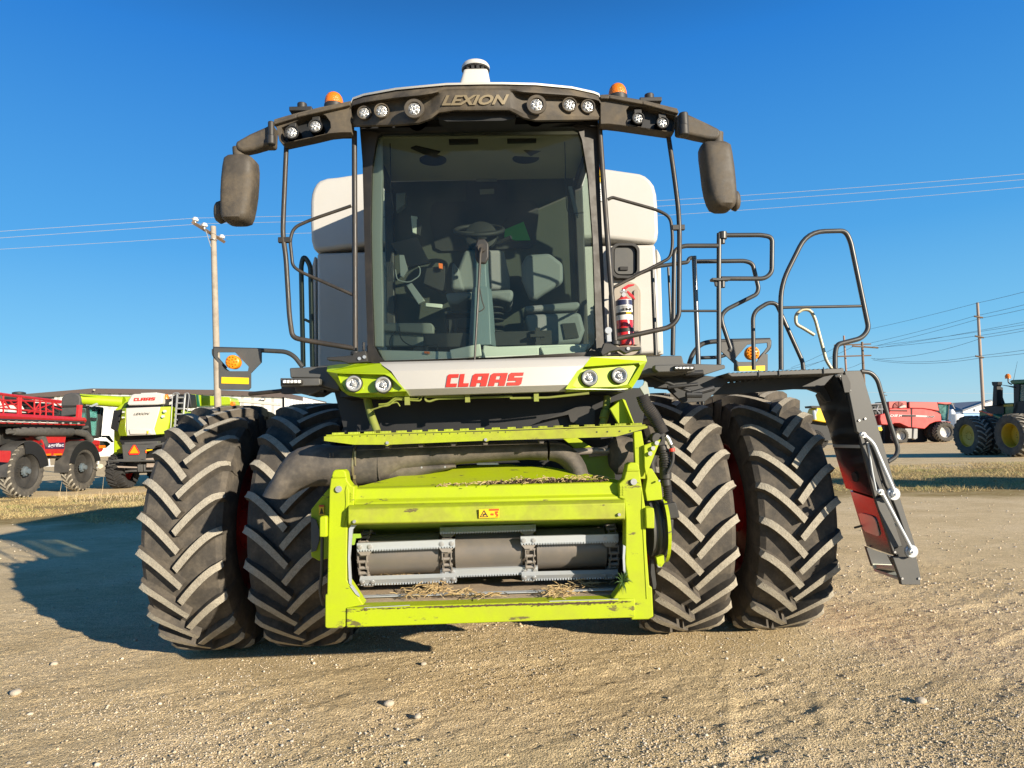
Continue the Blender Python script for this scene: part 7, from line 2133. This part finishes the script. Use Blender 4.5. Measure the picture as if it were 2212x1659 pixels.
side_wheel(YS_, P(1762, 945, YY), .8, 'n', darkrim, M['tyre_dark'], .3); side_wheel(YS_, P(1790, 945, YY), .8, 'n', darkrim, M['tyre_dark'], 1.8)

# ---------------- blue sheds on the right
YH = 150.0
c7 = lambda x, y: (2018.5 + .15 * x, 774.2 + .15 * y)
def shed(label, front, roofp, wall, wallm, roofm, gablem, base=890):
    t = thing('blue_shed', label, 'shed', (P(*c7(400, 900), YH).x, YH, 0))
    return t
BS = thing('blue_shed', 'blue shed with a white gable and grey roof behind the tractor', 'shed', (P(*c7(600, 900), YH).x, YH, 0))
mb = MB(); mb.plate(L(c7, [(415, 782), (1100, 780), (1100, 1010), (415, 1010)]), YH, 1); obj('wall', mb, mat('blue_wall', (.20, .36, .58), .6), BS)
mb = MB(); mb.plate(L(c7, [(410, 768), (690, 662), (830, 618), (1100, 700), (1100, 784), (412, 784)]), YH - .3, 1); obj('gable', mb, mat('pale_gable', (.62, .62, .62), .6), BS)
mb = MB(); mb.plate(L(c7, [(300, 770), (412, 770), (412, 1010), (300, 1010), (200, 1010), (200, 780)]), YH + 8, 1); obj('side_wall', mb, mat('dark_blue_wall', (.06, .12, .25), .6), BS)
mb = MB(); mb.prism([P(*c7(410, 766), YH - .5), P(*c7(832, 616), YH - .5), P(*c7(690, 636), YH + 22), P(*c7(180, 668), YH + 22), P(*c7(240, 778), YH + 8)], (0, 0, .4)); obj('roof', mb, mat('grey_blue_roof', (.12, .14, .18), .6), BS, smooth=0)
mb = MB()
for p in ((604, 740), (618, 845)): mb.plate(L(c7, [(p[0] - 16, p[1] - 17), (p[0] + 16, p[1] - 17), (p[0] + 16, p[1] + 17), (p[0] - 16, p[1] + 17)]), YH - .6, .2)
obj('window', mb, M['white_bright'], BS)
SH2 = thing('low_building', 'low white and blue building seen far off over the outer right tyres', 'building', (P(1780, 900, 170).x, 170, 0))
mb = MB(); mb.plate([(1690, 905), (1850, 898), (1850, 915), (1690, 920)], 170, 5); obj('wall', mb, mat('far_wall', (.3, .36, .42), .7), SH2)
WT = thing('storage_tank', 'rounded white storage tank standing in front of the blue shed', 'tank', (P(*cJ3(1750, 600), 120).x, 120, 0))
mb = MB(); c = P(*cJ3(1755, 700), 120); r_ = px(6.6, 120); h1 = P(*cJ3(1755, 520), 120).z; h2 = P(*cJ3(1755, 470), 120).z
mb.lathe([(0, r_), (h1, r_), (h2 - .3, r_ * .8), (h2, r_ * .5)], (c.x, 120, 0), (0, 0, 1), 24); obj('tank_shell', mb, M['white_bright'], WT, smooth=40)
for k, x_ in enumerate((1828, 1868)):
    SV = thing('vent_stack', ('left' if k == 0 else 'right') + ' one of the two short white stacks beside the white storage tank', 'stack', (P(*cJ3(x_, 700), 118).x, 118, 0))
    mb = MB(); zt = P(*cJ3(x_, 556 + 12 * k), 118).z; mb.lathe([(0, .85), (zt, .85), (zt, .6)], (SV.location.x, 118, 0), (0, 0, 1), 16); obj('stack_shell', mb, M['white_bright'], SV)

# ---------------- utility poles and wires
def pole(label, top, bot, Y, r, m, arms=(), name='utility_pole', ins=(), armr=.07):
    a, b = P(*top, Y), P(*bot, Y)
    d = (a - b).normalized(); base = b - d * ((b.z + .3) / d.z)
    t = thing(name, label, 'utility pole', (base.x, Y, 0))
    mb = MB(); mb.tube([base, base.lerp(a, .5), a], [r, r * .87, r * .72], 14); obj('post', mb, m, t, smooth=60)
    for (p, q_) in arms:
        mb = MB(); A, B = P(*p), P(*q_); mb.tube([A, B], armr, 4); obj('crossarm', mb, M['wood_dark'], t, smooth=0)
    for p in ins:
        mb = MB(); c = P(*p); mb.lathe([(-.22, .03), (-.1, .035), (-.1, .12), (-.02, .15), (.0, .08), (.05, .10), (.07, .05)], c, (0, 0, 1), 14); obj('insulator', mb, M['ceramic'], t)
    return t
pl = pole('pale wooden utility pole with a dark crossarm left of the machine', cF4(245, 340), cF4(278, 1620), 31, .165, M['wood'],
     [(cF4(100, 312) + (29.5,), cF4(323, 450) + (32.4,))], ins=[cF4(116, 285) + (29.6,), cF4(182, 326) + (30.3,), cF4(307, 410) + (32.3,)], armr=.09)
mb = MB()
mb.tube([P(*cF4(190, 365), 30.3), P(*cF4(228, 485), 30.9)], .02, 4); obj('arm_brace', mb, M['zinc'], pl)
mb = MB(); mb.lathe([(0, .165), (.06, .165)], P(*cF4(246, 440), 31), (0, 0, 1), 14); obj('pole_band', mb, M['chain'], pl)
c5 = crop(1382.5, 470, .375)
pr = pole('tall slim weathered pole standing right of the ladder', c5(1944, 490), (2124, 880), 78, .20, mat('grey_pole', (.36, .28, .23), .9, dust=.3), [(c5(1925, 568) + (77.8,), c5(1975, 577) + (77.8,)), (c5(1930, 682) + (77.8,), c5(1980, 692) + (77.8,)), (c5(1932, 797) + (77.8,), c5(1980, 807) + (77.8,))], armr=.10)
hp1 = pole('left and fainter of the two far crossarm poles above the walkway end', c5(1174, 680), c5(1187, 880), 130, .24, mat('far_pole', (.30, .20, .16), .9), [(c5(1118, 735) + (129,), c5(1330, 728) + (129,)), (c5(1140, 800) + (129,), c5(1332, 794) + (129,))], armr=.13)
hp2 = pole('right and darker of the two far crossarm poles above the walkway end', c5(1279, 716), c5(1290, 945), 95, .22, M['wood_dark'], [(c5(1222, 740) + (94,), c5(1372, 750) + (94,))], armr=.12)
dp = pole('small far pole with short arms just left of the red combine', cJ3(470, 140), cJ3(500, 330), 200, .12, M['wood_dark'], [(cJ3(465, 152) + (199,), cJ3(515, 154) + (199,)), (cJ3(480, 205) + (199,), cJ3(545, 210) + (199,))], armr=.1)
def wire(pts, r, label, m=None, sag=0, group='overhead wires'):
    A = [P(*p) for p in pts]; path = []
    for i in range(len(A) - 1):
        for k in range(13):
            t = k / 12; q_ = A[i].lerp(A[i + 1], t); q_.z -= 4 * sag * t * (1 - t); path.append(q_)
    mb = MB(); mb.tube(path, r, 5)
    tag(obj('overhead_wire', mb, m or M['wire'], smooth=60), label, 'wire', group)
for (a, b, c, lab) in (((-300, 520, 27.5), (426, 471, 29.6), (2500, 349, 26.3), 'topmost wire running from the left pole over the machine to the right'),
                       ((-300, 535, 28.3), (445, 483, 30.3), (2500, 361, 26.9), 'middle wire running from the left pole over the machine to the right'),
                       ((-300, 557, 30.5), (479, 509, 32.3), (2500, 376, 28.8), 'lowest wire running from the left pole over the machine to the right')):
    wire([a, b], .009, lab, sag=.05, group=None) if False else None
    A0, A1, A2 = P(*a), P(*b), P(*c); path = []
    for k in range(10): path.append(A0.lerp(A1, k / 10))
    for k in range(25):
        t = k / 24; q_ = A1.lerp(A2, t); q_.z -= 4 * .42 * t * (1 - t); path.append(q_)
    mb = MB(); mb.tube(path, .0085, 5); tag(obj('overhead_wire', mb, M['wire'], smooth=60), lab, 'wire', 'wires over the machine')
far = []
for (p0, p1, y0, y1) in (((1330, 722), (1925, 568), 94, 78), ((1345, 742), (1972, 578), 94, 78), ((1370, 748), (1932, 683), 94, 78), ((1345, 815), (1975, 692), 94, 78), ((1330, 810), (1935, 798), 94, 78), ((1340, 820), (1978, 806), 94, 78)):
    far.append((c5(*p0) + (y0,), c5(*p1) + (y1,), .6 if p0[1] > 805 else .12))
for (p0, p1) in (((1925, 568), (2300, 480)), ((1972, 578), (2300, 508)), ((1932, 683), (2300, 620)), ((1975, 692), (2300, 635)), ((1935, 798), (2300, 750)), ((1978, 806), (2300, 772)), ((1944, 492), (2300, 405))):
    far.append((c5(*p0) + (78,), c5(*p1) + (62,), .05))
for (p0, p1) in (((1390, 748), (2300, 585)), ((1372, 738), (2300, 603)), ((1310, 645), (1944, 492)), ((870, 865), (1125, 750)), ((955, 862), (1225, 745)), ((830, 880), (1140, 800)), ((1190, 870), (1290, 830))):
    far.append((c5(*p0) + (100,), c5(*p1) + (80,), .1))
ordn = ['topmost', 'second', 'third', 'fourth', 'fifth', 'sixth', 'lowest']
labs = ['%s of the thin dark wires between the far crossarm poles and the tall slim pole' % t for t in ordn[:5] + ['lowest']]
labs += ['%s of the thin dark wires running right from the tall slim pole' % t for t in ('second', 'third', 'fourth', 'fifth', 'sixth', 'lowest', 'topmost')]
labs += ['upper of two thin wires passing high behind the tall slim pole', 'lower of two thin wires passing high behind the tall slim pole', 'faint wire rising to the top of the tall slim pole',
         'upper faint wire left of the far poles, seen through the right handrails', 'second faint wire left of the far poles, seen through the right handrails',
         'third faint wire left of the far poles, just above the walkway', 'short wire between the two far crossarm poles']
for (a, b, s), lb_ in zip(far, labs):
    wire([a, b], .020, lb_, M['wire_dark'], s, 'thin far wires on the right')
wire([cJ3(180, 155) + (220,), cJ3(1000, 165) + (220,), (2300, 851, 220)], .035, 'faint pale wire just above the red combine', M['wire'], 0, None)

# unseen tractor copy, added past the right edge to shadow the verge
t2_ = copy_tree(TR); t2_.location = (19.5, 12.5, 0)
t2_['label'] = 'unseen copy of the green tractor, added outside the right edge to cast a shadow over the verge'
